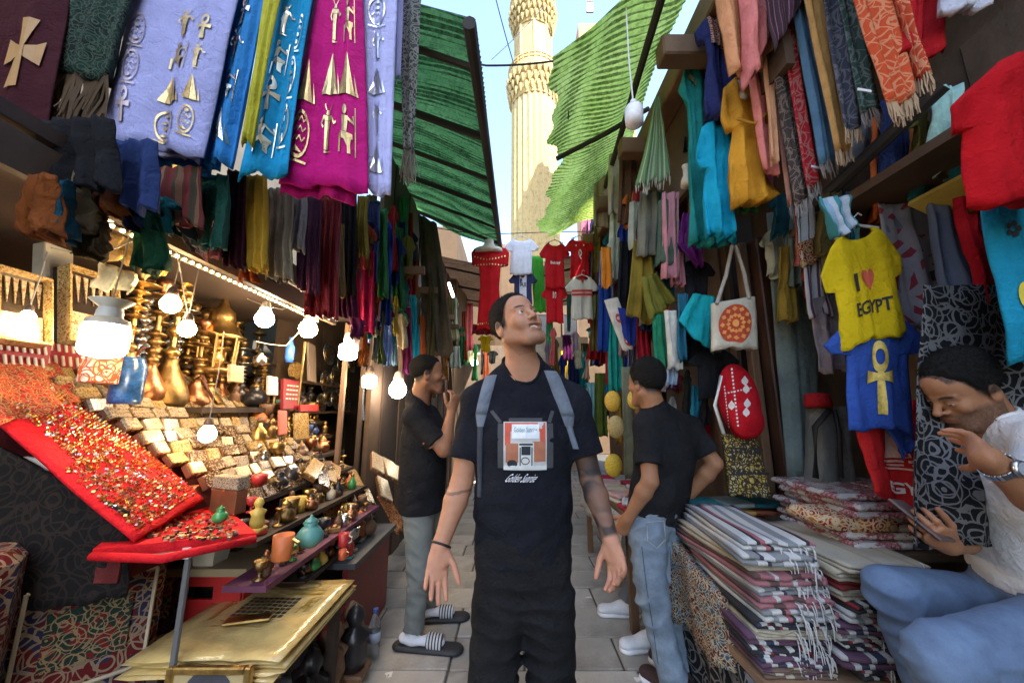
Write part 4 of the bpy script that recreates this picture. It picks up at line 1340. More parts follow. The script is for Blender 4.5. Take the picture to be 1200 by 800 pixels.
root, *_ = person('person in white shirt and white trainers, mostly hidden behind the man in washed jeans', J,
    dict(skin=(.36, .19, .11), shirt=cloth_mat((.58, .62, .72), .85, 900, .1, .1, key='white shirt back'), trousers=denim_mat('dark trousers', (.02, .022, .03), (.05, .055, .07)), h=.006, seed=15, sc=.95))
shoe(root, J['anL'], J['anL'] + V((-.2, -.02, 0)), .047, white_up, plain('white sole', (.75, .75, .76), .5))
shoe(root, J['anR'], J['anR'] + V((-.2, .02, 0)), .047, white_up, plain('white sole', (.75, .75, .76), .5))

# --- the seated stallholder with a phone
def PS(x, y, Y): return P(x, y, Y * 1.16)
J = dict(head=PS(1127, 456, 1.04), F=n3((-.80, .10, -.52)), U=n3((-.75, -.15, .8)), gaze=n3((-.5, -.1, -.9)),
    neck=PS(1168, 507, 1.05), chest=PS(1192, 565, 1.08), waist=PS(1198, 620, 1.12), pelvis=PS(1205, 672, 1.14),
    shR=PS(1152, 525, 1.20), shL=PS(1236, 525, .90), elR=PS(1142, 628, 1.22), elL=PS(1240, 600, .84), wrR=PS(1112, 638, 1.08), wrL=PS(1156, 536, .83),
    handR=(V((-.55, -.25, .30)), V((-.1, .75, .65)), -1, dict(curl=(.5, .55, .6, .65), tcurl=.35, sc=.95)),
    handL=(n3(PS(1112, 494, 1.0) - PS(1156, 536, .83)), V((-.3, .9, .1)), -1, dict(curl=(.12, .16, .35, .5), tcurl=.0, spread=.14, sc=.95)),
    hipR=PS(1196, 712, 1.22), hipL=PS(1235, 745, 1.0), knR=PS(1046, 692, 1.18), knL=PS(1105, 772, .93))
J['anR'] = J['knR'] + V((.10, -.02, -.48)); J['anL'] = J['knL'] + V((.10, .02, -.48))
for S in 'RL': J['ft' + S] = J['an' + S] + V((-.14, -.04, -.05))
root, H4, body4, xb2, xb3, tr4, (qv4, qq4) = person('seated stallholder in white t-shirt and blue jeans holding a phone, hand at his mouth', J,
    dict(skin=(.36, .165, .08), shirt=cloth_mat((.68, .64, .60), .9, 900, .12, .15, key='white tee'), trousers=denim_mat('blue jeans', (.022, .055, .13), (.10, .17, .28), 9), beard=.8,
         hairt=.016, hl=(.07, .052), curly=.0022, seed=19, widths=(.15, .15, .175), sleeve=.74, hem=.1, cuff=.088, tr=(.092, .07, .066, .06), nose=1.06, headsc=.91, h=.0036, flat=.7, lids=.003, twrinkle=1.3, wrinkle=.9))
bv4 = BVHTree.FromPolygons([tuple(q) for q in qv4], [tuple(q) for q in qq4])
wr, el = J['wrL'], J['elL']
ax = n3(el - wr); c = wr + ax * .035; a_ = ax.cross(V((0, 0, 1))).normalized(); b_ = ax.cross(a_)
w = thing('wrist_watch', 'steel wrist watch on the seated stallholder', 'watch', c)
steel = plain('steel', (.55, .55, .56), .28, 1.0)
mb = MB()
for k in range(22):
    t = 2 * PI * k / 22
    dirv = a_ * math.cos(t) + b_ * math.sin(t)
    Mx = Matrix((dirv, ax, dirv.cross(ax))).transposed()
    mb.box(c + dirv * .035, (.004, .018, .0085), Mx, .001)
mb.build('bracelet_links', steel, w)
fd = n3(V((0, -1, .1)) - ax * ax.dot(V((0, -1, .1))))
Mz = Matrix((ax.cross(fd).normalized(), ax, fd)).transposed()
wd = MB().lathe([(.019, 0), (.021, .004), (.019, .010), (.016, .0105)], c + fd * .034, 20, Mz).build('watch_case', steel, w, True)
MB().lathe([(.0155, 0), (.0155, .0008)], c + fd * .0447, 20, Mz).build('dial', plain('dial', (.3, .31, .33), .2), wd)
hp = J['wrR'] + n3(J['handR'][0]) * .09 + V((-.005, .03, .035))
Mx = Matrix.Rotation(.5, 3, 'Z') @ Matrix.Rotation(-.9, 3, 'X') @ Matrix.Rotation(.25, 3, 'Y')
ph = thing('mobile_phone', 'dark mobile phone in the hand of the seated stallholder', 'phone', hp)
MB().box(hp, (.075, .009, .152), Mx, .004).build('case', plain('phone case', (.10, .06, .05), .5), ph)
MB().box(hp + Mx @ V((0, .0052, 0)), (.068, .001, .142), Mx).build('screen', plain('phone screen', (.012, .012, .015), .45, spec=.2), ph)
# what he sits on
st = thing('stool', 'wooden stool under the seated stallholder', 'stool', V((J['pelvis'].x + .03, J['pelvis'].y, 0)))
sb = st.location
wood_dark = plain('dark wood', (.07, .035, .018), .55, 0, .35, 5, 40, .3)
MB().box(sb + V((0, 0, J['pelvis'].z - .17)), (.36, .36, .05), None, .01).build('seat', wood_dark, st)
for i in (-1, 1):
    for j in (-1, 1):
        MB().tube([sb + V((i * .13, j * .13, J['pelvis'].z - .195)), sb + V((i * .17, j * .17, 0))], .02, 8).build('leg', wood_dark, st)
# ------------------------------------------------------------------ left: the souvenir stall
ORD = 'first second third fourth fifth sixth seventh eighth ninth tenth eleventh twelfth thirteenth fourteenth fifteenth sixteenth seventeenth eighteenth nineteenth twentieth'.split()
ORD += ['twenty-' + q for q in ORD[:9]] + ['thirtieth'] + ['thirty-' + q for q in ORD[:9]] + ['fortieth'] + ['forty-' + q for q in ORD[:9]]
brass = plain('brass', (.58, .38, .13), .32, 1.0, .35, 30, 90, .25)
brass_d = plain('old brass', (.36, .23, .09), .42, 1.0, .4, 30, 90, .3)
silver = plain('silver metal', (.62, .60, .56), .28, 1.0, .25, 30, 90, .25)
copper = plain('copper', (.50, .22, .11), .35, 1.0, .3, 30, 90, .25)
velvet = cloth_mat((.62, .012, .018), .75, 700, .2, .5, key='red velvet')
red_plastic = plain('red plastic', (.45, .02, .018), .42, 0, .2, 6, 60, .1)
white_pl = plain('white plastic', (.68, .66, .6), .5, 0, .1)
ivory = plain('ivory paint', (.62, .56, .44), .55, 0, .15)
SLA = .75
def slope(px, py, lift=0.0):
    d = ray(px, py)
    # z = .96 + SLA * (-1.25 - x), with z = CZ + d.z t, x = d.x t
    t = (.96 - 1.25 * SLA - CZ + lift) / (d.z + SLA * d.x)
    return V((0, 0, CZ)) + d * t
sl_n = V((SLA, 0, 1)).normalized()
SLM = Matrix((V((0, 1, 0)), V((-1, 0, SLA)).normalized(), V((0, 1, 0)).cross(V((-1, 0, SLA)).normalized()))).transposed()   # local x along alley, y up the slope, z out of it
def inlay_mat(name, c1, c2, c3, scale=60):
    key = ('inlay', name)
    if key in MATS: return MATS[key]
    m, nt, N, L, B = newmat(name)
    co = coords(N, L, 'Object', scale)
    vo = N.new('ShaderNodeTexVoronoi'); vo.inputs['Scale'].default_value = 1.0; L.new(co, vo.inputs['Vector'])
    ch = N.new('ShaderNodeTexChecker'); ch.inputs['Scale'].default_value = .9; L.new(co, ch.inputs['Vector'])
    sp = N.new('ShaderNodeSeparateColor'); L.new(vo.outputs['Color'], sp.inputs[0])
    a = ramp(N, L, sp.outputs[0], [(0, c1), (.45, c2), (.78, c3)], 'CONSTANT')
    c = mixc(N, L, math_(N, L, 'MULTIPLY', ch.outputs['Fac'], .35), a, c1)
    n4 = noise(N, L, co, .12, 3)
    c = mixc(N, L, math_(N, L, 'MULTIPLY', n4.outputs[0], .5), c, c3)
    L.new(c, B.inputs['Base Color']); B.inputs['Roughness'].default_value = .22
    bump(N, L, B, vo.outputs['Distance'], .15, .001)
    MATS[key] = m
    return m
pearl = inlay_mat('pearl inlay', (.44, .36, .24), (.52, .48, .38), (.20, .10, .04), 170)
pearl2 = inlay_mat('pearl inlay golden', (.40, .27, .09), (.52, .42, .22), (.15, .06, .02), 190)
pearl3 = inlay_mat('dark inlay', (.10, .05, .025), (.45, .36, .22), (.05, .02, .012), 170)
board = plain('stall board', (.045, .026, .016), .7, 0, .35, 4, 50, .3)

stall = thing('souvenir_stall', 'wooden souvenir stall full of brassware under a canopy edged with tiny lights', 'stall', V((-1.7, 2.2, 0)))
for k in range(12):
    MB().box((-2.62, .65 + k * .24 + .11, 1.55), (.03, .235, 3.1)).build('plank', board, stall)
MB().box((-1.75, 2.35, .42), (.9, .9, .78)).build('cabinet', plain('cabinet dark', (.03, .02, .015), .8), stall)  # even near-black cabinet colour
mb = MB(); mb.prism([(-1.30, 1.34, .90), (-1.30, 1.34, .84), (-2.6, 1.34, .84), (-2.6, 1.34, 1.86)], (0, 0, 0), (0, 1.6, 0))
mb.build('display_slope', velvet if False else cloth_mat((.12, .02, .018), .8, 600, .3, .2, key='slope cloth'), stall)
MB().box((-2.1, 2.55, 1.40), (.9, 1.1, .03)).build('shelf', board, stall)
MB().box((-2.35, 2.6, 1.68), (.5, 1.4, .025)).build('shelf', board, stall)
MB().box((-1.95, 1.75, 2.12), (1.45, 2.3, .04)).build('canopy', board, stall)
MB().box((-1.235, 1.55, 2.03), (.03, 1.9, .10)).build('canopy_edge', plain('canopy trim', (.07, .045, .025), .6, 0, .3), stall)
for yy in (2.75, 3.1):
    MB().box((-1.25, yy, 1.0), (.03, .03, 2.1)).build('post', wood_brown if yy < 3 else board, stall)
# tiny lights along the canopy edge
ls = thing('light_string', 'string of tiny warm lights along the stall canopy edge', 'light string', V((-1.21, 1.4, 1.94)))
tape = MB().box((-1.212, 1.6, 1.945), (.006, 1.3, .012)).build('tape', plain('tape dark', (.1, .07, .04), .6), ls)
led = emit_mat('led warm', (1.0, .70, .28), 5)
ledme = MB().box((0, 0, 0), (.007, .009, .009)).mesh('led', led)
for k in range(40):
    o = link('led', ledme, ls); o.location = V((-1.206, 1.0 + k * .0315, 1.945)) - ls.location
pts = [PX(60, 250, -1.35), PX(95, 256, -1.34), PX(130, 258, -1.30), PX(176, 262, -1.25)]
t2 = thing('light_string', 'short coil of tiny warm lights hanging under the folded robes', 'light string', pts[1])
MB().tube(pts, .006, 6).build('tape', plain('tape dark', (.1, .07, .04), .6), t2)
for k in range(20):
    f = k / 19 * 2.999; i = int(f); p = pts[i].lerp(pts[i + 1], f - i)
    o = link('led', ledme, t2); o.location = p - t2.location + V((.004, -.006, -.002))

# --- bulbs (lit): the lamps that light the stall
def bulb(px, py, X, rpx, warm, strength, label, drop=.25, style='globe'):
    c = PX(px, py, X) if X < 0 else P(px, py, X)
    r = sizem(rpx, c)
    t = thing('light_bulb', label, 'light bulb', c, 'lit bulbs of the souvenir stalls')
    col = (1.0, .66, .30) if warm else (1.0, .93, .82)
    em = emit_mat('bulb %s %g' % (warm, strength), col, strength * (.26 if warm else .14))
    if style == 'globe': prof = [(.02 * r, -r), (.5 * r, -.87 * r), (.87 * r, -.5 * r), (r, 0), (.93 * r, .4 * r), (.7 * r, .8 * r), (.45 * r, 1.15 * r)]
    else: prof = [(.3 * r, -1.1 * r), (.85 * r, -.95 * r), (r, -.7 * r), (r, .5 * r), (.9 * r, .7 * r)]
    MB().lathe(prof, c, 18).build('glass', em, t, True)
    sk = MB().lathe([(.62 * r, 1.12 * r if style == 'globe' else .7 * r), (.55 * r, 1.5 * r), (.4 * r, 2.0 * r), (.22 * r, 2.2 * r)], c, 14).build('socket', white_pl if not warm else plain('socket brown', (.08, .05, .04), .5), t, True)
    MB().tube([c + V((0, 0, 2.1 * r)), c + V((.01, .0, 2.1 * r + drop * .5)), c + V((0, .01, 2.1 * r + drop))], .0022, 6).build('cord', plain('cord grey', (.25, .22, .18), .6), sk)
    return t
bulb(123, 396, -1.30, 21, False, 62, 'big white bulb under a flared shade above the inlaid boxes', .35, 'drum')
sh_c = PX(123, 396, -1.30); r_ = sizem(21, sh_c)
MB().lathe([(r_ * .95, r_ * .72), (r_ * .9, r_ * 1.0), (r_ * .42, r_ * 1.25), (r_ * .45, r_ * 1.7), (r_ * .95, r_ * 2.15), (r_ * .9, r_ * 2.18), (r_ * .38, r_ * 1.72)], sh_c, 24, None, False).build('shade', ivory, bpy.data.objects['light_bulb'], True)
bulb(200, 357, -1.42, 10, True, 95, 'upper bulb of the warm pair hanging above the water pipes', .3)
bulb(219, 386, -1.36, 9, True, 95, 'lower bulb of the warm pair hanging above the water pipes', .45)
bulb(243, 509, -1.36, 9, True, 70, 'orange glowing bulb low among the brass pipes', .4)
bulb(310, 374, -1.42, 10, False, 110, 'white bulb just below the end of the light string', .2)
bulb(361, 386, -1.30, 10, True, 120, 'warm bulb on a rod between the two white ones', .3)
bulb(408, 411, -1.12, 10, False, 80, 'white bulb hanging below the magenta veil', .3, 'drum')
bulb(433, 446, -1.12, 8, True, 60, 'dim pear bulb next to the folded-arms man, upper one', .3, 'drum')
bulb(466, 457, -1.02, 10, False, 70, 'bright white bulb right beside the folded-arms man', .35)
bulb(32, 372, -1.65, 7, True, 60, 'small dim bulb in front of the open games box', .2)
rod = PX(358, 395, -1.30)
MB().tube([rod + V((0, 0, -.03)), rod + V((0, 0, -.42))], .007, 8).build('rod', brass, label='thin brass rod under the warm bulb between two white ones', cat='rod')

# --- red velvet display with trinkets
tb = thing('display_table', 'white-framed table carrying the red velvet trinket display', 'table', V((-1.4, 1.36, 0)))
MB().tube([(-1.52, 1.37, .95), (-1.52, 1.37, 0)], .012, 8).build('leg', white_pl, tb)
MB().tube([(-1.10, 1.37, .93), (-1.10, 1.37, 0)], .010, 8).build('leg', plain('leg grey', (.12, .12, .12), .5), tb)
MB().box((-1.32, 1.37, .925), (.46, .03, .035)).build('rail', white_pl, tb)
mb = MB(); mb.prism([(-1.52, 1.355, .905), (-1.42, 1.355, .905), (-1.46, 1.355, .88), (-1.505, 1.355, .83), (-1.52, 1.355, .82)], (0, 0, 0), (0, .012, 0)); mb.build('bracket', white_pl, tb)
A0, A1, A2, A3 = V((-1.24, 1.31, .975)), V((-1.34, 1.70, 1.02)), slope(38, 418, .03), slope(-40, 462, .03)
dr = thing('display_tray', 'sloping red velvet tray covered with rings and trinkets', 'display tray', V((-1.5, 1.5, .95)))
pan = Panel(A3, A2, A1, A0, 1.2, .006, 4, th=.03, hem=.0)
pan.n = sl_n
pan.grid(MB(), 16, 20).build('velvet', velvet, dr, True)
fp = MB(); fp.prism([PZ(108, 648, .955), PZ(300, 628, .955), PZ(262, 596, .955), PZ(168, 600, .955)], (0, 0, -.02), (0, 0, .012)); fp.build('front_ledge', velvet, dr)
fp = MB(); q = [PZ(108, 649, .955), PZ(190, 652, .955), PZ(300, 629, .955)]
fp.tube([p + V((0, 0, -.006)) for p in q], .013, 10).build('rolled_edge', velvet, dr, True)
r = random.Random(21)
ring_m = [brass, silver, plain('pink stone', (.6, .34, .2), .3, .5), plain('black stone', (.03, .02, .02), .3)]
for q_, mt in enumerate(ring_m):
    mb = MB()
    for iv in range(52):
        for iu in range(32):
            pick = (0, 0, 1, 0, 1, 2, 0, 0, 1, 0)[(iv // 3 * 7 + iu // 5 * 3 + r.randrange(3)) % 10]
            if pick != q_ or r.random() < .10: continue
            u = .05 + .9 * (iu + .5 * (iv % 2)) / 32; v = .17 + .81 * iv / 52
            if u < .2 and v < .55: continue
            p = pan.S(u, v, .019); w = r.uniform(.0048, .0068)
            mb.box(p, (w * 1.5, w * .7, w * 1.2), Matrix.Rotation(r.uniform(-.5, .5), 3, 'Z') @ Matrix.Rotation(r.uniform(-.5, .5), 3, 'X'))
    for k in range(50):
        p = PZ(r.uniform(176, 278), r.uniform(602, 632), .973); w = r.uniform(.006, .009)
        mb.box(p, (w * 1.6, w, w), Matrix.Rotation(r.uniform(0, 3), 3, 'Z'))
    mb.build('rings', mt, dr, kind='stuff')
pan2 = Panel(slope(-30, 420, .07), slope(60, 415, .07), slope(95, 470, .05), slope(0, 500, .05), 2, .008, 5, th=.006)
pan2.n = sl_n
arab_red = arabesque_mat('red gold brocade', (.55, .03, .025), (.50, .28, .10), (.3, .02, .02), 38, width=.035)
pan2.grid(MB(), 14, 10).build('brocade_cloth', arab_red, label='red and gold brocade cloth laid over the top of the velvet tray', cat='cloth')

# --- inlaid boxes on the slope
def inlaid_box(c, d, rz, m, tilt, label, group='inlaid boxes on the display slope', arch=False):
    t = thing('inlaid_box', label, 'box', c, group)
    Mx = tilt @ Matrix.Rotation(rz, 3, 'Z')
    side = plain('box side wood', (.14, .055, .025), .4, 0, .3, 12)
    MB().box(c + Mx @ V((0, 0, d[2] * .32)), (d[0] * .985, d[1] * .985, d[2] * .62), Mx, .002).build('body', side, t)
    ld = MB().box(c + Mx @ V((0, 0, d[2] * .82)), (d[0], d[1], d[2] * .36), Mx, .004).build('lid', m, t)
    MB().box(c + Mx @ V((0, -d[1] * .5, d[2] * .64)), (.012, .006, .014), Mx, .001).build('clasp', brass, t)
    return t
nm = ['pale pearl-inlaid', 'golden inlaid', 'dark inlaid']; pm = [pearl, pearl2, pearl3]
up_s = V((-1, 0, SLA)).normalized()
for row in range(13):
    b = .02 + row * .078; n_ = 0
    y = 1.735 - .017 * row + r.uniform(0, .02)
    while y < 2.62 - .035 * max(0, row - 6):
        k = 2 if row < 2 else (rnd_pick(r, (0, 0, 1, 2)) if row < 7 else rnd_pick(r, (0, 1, 0)))
        w = r.uniform(.055, .10); c = V((-1.25, y + w / 2, .962)) + up_s * b + sl_n * .012
        inlaid_box(c, (w, r.uniform(.055, .072), r.uniform(.03, .055)), r.uniform(-.12, .12), pm[k], SLM @ Matrix.Rotation(r.uniform(.1, .55), 3, 'X'), '%s box, %s from the red tray in the %s row up the display slope' % (nm[k], ORD[n_], ORD[row]))
        y += w + r.uniform(.004, .018); n_ += 1

# --- open games boxes, red cutlery cases, carton, blue jar
def games_box(px0, py0, px1, py1, X, label, lid=True):
    a = PX(px0, py1, X); b = PX(px1, py0, X - .06)
    t = thing('games_box', label, 'games box', a)
    c = (a + b) / 2
    wy = abs(b.y - a.y); hz = abs(b.z - a.z)
    Mx = Matrix.Rotation(-.22, 3, 'Y')
    MB().box(c, (.035, wy, hz), Mx).build('back_board', plain('dark lacquer', (.02, .014, .012), .25), t)
    fr = MB()
    for s in (-1, 1):
        fr.box(c + Mx @ V((.025, s * wy * .49, 0)), (.05, wy * .035, hz), Mx); fr.box(c + Mx @ V((.025, 0, s * hz * .49)), (.05, wy, hz * .035), Mx)
    fr.build('frame', pearl2, t)
    for k in range(6):
        y0 = -wy * .38 + k * wy * .15
        q = MB(); q.prism([c + Mx @ V((.019, y0 - wy * .05, hz * .42)), c + Mx @ V((.019, y0 + wy * .05, hz * .42)), c + Mx @ V((.019, y0, hz * .05))], (0, 0, 0), Mx @ V((.004, 0, 0))); q.build('point', pearl, t)
    MB().box(c + Mx @ V((.022, 0, -hz * .27)), (.008, wy * .86, hz * .36), Mx).build('inlay_panel', pearl, t)
games_box(66, 330, 128, 402, -1.72, 'open black backgammon box with pale inlay beside the big shaded bulb')
games_box(-20, 330, 46, 400, -1.70, 'open backgammon box with brown edge at the left edge of the picture')
carton = MB(); c = PX(62, 330, -1.85); carton.box(c, (.05, .10, .30), Matrix.Rotation(-.2, 3, 'Y'), .004)
carton.build('carton', plain('carton grey', (.35, .33, .28), .7), label='grey cardboard carton standing above the two backgammon boxes', cat='carton')
for i, (px, w) in enumerate(((22, 44), (72, 46))):
    c = slope(px, 415, .10); s = sizem(1, c)
    t = thing('cutlery_case', ['red case with rows of white handles at the left edge', 'red case with rows of white handles next to the big shaded bulb'][i], 'case', c)
    Mc = SLM @ Matrix.Rotation(.9, 3, 'X')
    MB().box(c, (w * s * 1.25, 34 * s, .02), Mc, .003).build('case', plain('case red', (.30, .012, .02), .6), t)
    for k in range(7):
        for j in (-1, 1):
            MB().box(c + Mc @ V(((k - 3) * w * s * .155, j * 8 * s, .014)), (w * s * .06, 12 * s, .008), Mc @ Matrix.Rotation(.25, 3, 'Z'), .002).build('handle', ivory, t)
c = PX(150, 447, -1.62); s = sizem(1, c)
MB().lathe([(14 * s, -26 * s), (15 * s, -20 * s), (15 * s, 18 * s), (12 * s, 24 * s), (12 * s, 28 * s)], c, 18).build('jar', plain('blue glaze', (.02, .08, .24), .25, 0, .7, 25), smooth=True, label='blue glazed jar below the big shaded bulb', cat='jar')
c = PX(118, 432, -1.60); s = sizem(1, c)
MB().box(c, (.05, 26 * s * 1.3, 34 * s), None, .004).build('painted_tile', arabesque_mat('tile orange', (.5, .36, .26), (.45, .08, .03), (.7, .6, .5), 22), label='orange painted tile leaning next to the blue jar', cat='tile')

# --- water pipes and brassware
def hookah(m1, m2, seed):
    rr = random.Random(seed)
    t = thing('water_pipe', 'x', 'water pipe', V((0, 0, 0)), 'water pipes at the back of the stall')
    MB().lathe([(.075, 0), (.085, .02), (.09, .06), (.07, .12), (.045, .17), (.03, .21), (.034, .23)], n=20).build('vase', m2, t, True)
    pr = [(.022, .22)]
    z = .23
    while z < .62:
        k = rr.choice((0, 1, 1, 2))
        if k == 0: pr += [(.012, z), (.012, z + .04)]; z += .045
        elif k == 1: pr += [(.012, z), (.03, z + .015), (.034, z + .028), (.03, z + .04), (.012, z + .055)]; z += .058
        else: pr += [(.014, z), (.045, z + .012), (.05, z + .02), (.018, z + .035), (.012, z + .05)]; z += .052
    pr += [(.012, z)]
    MB().lathe(pr, n=16).build('stem', m1, t, True)
    MB().lathe([(.012, z), (.085, z + .012), (.09, z + .02), (.08, z + .018), (.02, z + .02)], n=20).build('ash_tray', m1, t, True)
    MB().lathe([(.014, z + .02), (.018, z + .06), (.036, z + .09), (.04, z + .13), (.03, z + .135)], n=14).build('bowl', m2, t, True)
    MB().tube([V((.03, 0, .25)), V((.10, .02, .27)), V((.14, .05, .18)), V((.12, .09, .08)), V((.05, .12, .03))], .009, 6).build('hose', plain('hose', (.15, .05, .03), .6), t, True)
    return t
protos = [hookah(brass, brass_d, 1), hookah(silver, brass_d, 2), hookah(brass_d, copper, 3)]
hk = [(164, 505, 302, 2, 'tall amber-coloured'), (182, 500, 335, 1, 'silver'), (205, 505, 360, 0, 'brass'), (222, 500, 380, 2, 'copper-based'), (190, 480, 300, 0, 'tall brass'), (238, 505, 400, 0, 'brass'), (258, 510, 395, 2, 'copper-based'), (275, 500, 420, 1, 'silver'), (150, 480, 330, 1, 'silver'), (232, 470, 330, 0, 'brass'), (172, 470, 350, 2, 'copper-based'), (290, 510, 440, 0, 'brass')]
hk += [(142 + q * 13.5, 455 + (q * 37) % 60, 318 + (q * 53) % 95 + q * 3, q % 3, ['tall brass', 'silver', 'copper-based'][q % 3]) for q in range(13)]
hk.sort(key=lambda q: q[0])
usedp = set()
for i, (px, yb, yt, k, cn) in enumerate(hk):
    X = -1.86 - (i % 4) * .13
    b = PX(px, yb, X); b.z = max(b.z, 1.415)
    tp = P(px, yt, b.y)
    o = protos[k] if k not in usedp else copy_tree(protos[k]); usedp.add(k)
    o.location = b; sc = (tp.z - b.z) / .75
    o.scale = (max(sc, .9) * 1.0,) * 2 + (sc,)
    o.rotation_euler = (0, 0, r.uniform(0, 6))
    o['label'] = '%s water pipe with turned stem, %s counted along the back shelf' % (cn, ORD[i])
c = PX(258, 395, -1.85); s = sizem(1, c)
t = thing('brass_lantern', 'big domed brass lantern hanging by a chain near the end of the light string', 'lantern', c)
MB().lathe([(26 * s, 0), (22 * s, 2 * s), (12 * s, 18 * s), (13 * s, 22 * s), (12 * s, 30 * s), (6 * s, 36 * s), (3 * s, 44 * s), (2 * s, 62 * s)], c, 24).build('dome', brass, t, True)
for k in range(6):
    w = k * PI / 3
    MB().tube([c + V((20 * s * math.cos(w), 20 * s * math.sin(w), 0)), c + V((18 * s * math.cos(w), 18 * s * math.sin(w), -40 * s))], 1.4 * s, 6).build('bar', brass_d, t)
MB().lathe([(17 * s, -44 * s), (21 * s, -40 * s), (19 * s, -36 * s)], c, 20).build('base_ring', brass_d, t, True)
MB().lathe([(6 * s, -36 * s), (8 * s, -24 * s), (4 * s, -12 * s), (2 * s, -10 * s)], c, 12).build('flask', brass, t, True)
MB().tube([c + V((0, 0, 60 * s)), c + V((0, 0, 95 * s))], 1.2 * s, 6).build('chain', brass_d, t)
for i, (px, py, w, h) in enumerate(((245, 290, 95, 150), (140, 330, 120, 110), (205, 430, 70, 120), (310, 300, 40, 60))):
    c = PX(px, py, -2.55); s = sizem(1, c)
    p = Panel(c + V((.0, -w * s * .8, h * s * .5)), c + V((.0, w * s * .8, h * s * .5)), c + V((0, w * s * .8, -h * s * .5)), c + V((0, -w * s * .8, -h * s * .5)), 3, .02, i, th=.01)
    p.grid(MB(), 16, 10).build('wall_hanging', [arabesque_mat('orange appliqué', (.42, .13, .03), (.75, .42, .10), (.22, .05, .02), 9), arabesque_mat('red paisley hanging', (.33, .03, .02), (.6, .42, .2), (.1, .02, .02), 9)][i % 2],
        label=['orange appliqué hanging behind the domed lantern', 'red patterned hanging behind the amber water pipe', 'orange appliqué hanging low behind the silver pipes', 'small orange appliqué hanging near the end of the light string'][i], cat='wall hanging', smooth=True)
for i, (px, py, wpx, c_) in enumerate(((150, 290, 26, (.75, .5, .16)), (183, 303, 12, (.75, .55, .18)), (138, 322, 22, (.7, .62, .4)), (110, 270, 18, (.3, .08, .2)), (178, 270, 16, (.5, .02, .04)))):
    c = PX(px, py, -1.5); s = sizem(1, c); w = wpx * s
    Panel(c + V((0, -w, .03)), c + V((0, w, .03)), c + V((.02, w * .9, -.05)), c + V((-.02, -w * .8, -.07)), 2.5, .02, i + 40, th=.008).grid(MB(), 12, 6).build('cloth_scrap', cloth_mat(c_, key='scrap%d' % i), smooth=True,
        label='%s cloth scrap tied under the stall canopy, %s from the left' % (['golden', 'small yellow', 'cream', 'purple', 'crimson'][i], ['third', 'fifth', 'second', 'first', 'fourth'][i]), cat='cloth scrap')

# --- hanging plates, octagonal box, red price board, cards on the back wall further along
X2 = -1.75
for i, (px, py, rx, ry) in enumerate(((381, 448, 6.5, 14), (393, 441, 5.5, 13), (375, 472, 5.5, 11), (384, 464, 5, 12), (393, 467, 5.5, 13), (400, 476, 3.5, 9), (406, 476, 3.5, 8), (384, 415, 5, 13), (398, 428, 5, 9), (411, 428, 4, 9))):
    c = PX(px, py, X2 + .05); s = sizem(1, c)
    Mx = Matrix.Rotation(PI / 2 - .12, 3, 'Y')
    R_ = ry * s
    t = thing('hanging_plate', 'engraved silver plate on the stall wall, %s in the cluster from top left' % ORD[i], 'plate', c, 'silver plates hung on the wall')
    MB().lathe([(.001, .004), (R_ * .6, .004), (R_ * .68, .008), (R_ * .97, .014), (R_, .016), (R_ * .98, .010), (R_ * .66, .002), (.001, -.001)], c, 24, Mx, False).build('plate', silver, t, True)
    MB().lathe([(R_ * .18, .008), (R_ * .2, .009), (R_ * .55, .009), (R_ * .56, .006)], c, 24, Mx, False).build('engraved_ring', brass_d, t, True)
wall2 = thing('shop_back_wall', 'dark panelled shop wall behind the hanging silver plates', 'wall', V((-1.85, 3.6, 0)))
for k in range(9):
    MB().box((-1.84 + r.uniform(-.006, .006), 2.95 + k * .22, 1.3), (.03, .212, 2.6)).build('plank', plain('panel dark', (.055, .035, .022), .6, 0, .4, 4, 40, .3), wall2)
MB().box((-1.72, 3.5, 1.38), (.2, 1.1, .02)).build('shelf', board, wall2)
MB().box((-1.74, 3.3, 1.62), (.18, .9, .02)).build('shelf', board, wall2)
c = PX(346, 434, X2); s = sizem(1, c)
MB().lathe([(10 * s, -.02), (10 * s, .02)], c, 8, Matrix.Rotation(PI / 2, 3, 'Y')).build('octagonal_box', pearl2, label='octagonal inlaid box on the shelf beside the thin brass rod', cat='box')
c = PX(340, 462, -1.58); s = sizem(1, c)
t = thing('price_board', 'dark red board with white lines of writing among the brassware', 'sign', c)
MB().box(c, (.02, 26 * s * 1.2, 34 * s), Matrix.Rotation(-.1, 3, 'Y')).build('board', plain('board red', (.22, .008, .02), .6), t)
for k in range(5):
    for j in range(4):
        MB().box(c + V((.013, (j - 1.5) * 6 * s, (10 - 5 * k) * s)), (.003, r.uniform(3, 5) * s, 1.6 * s)).build('writing', ivory, t)
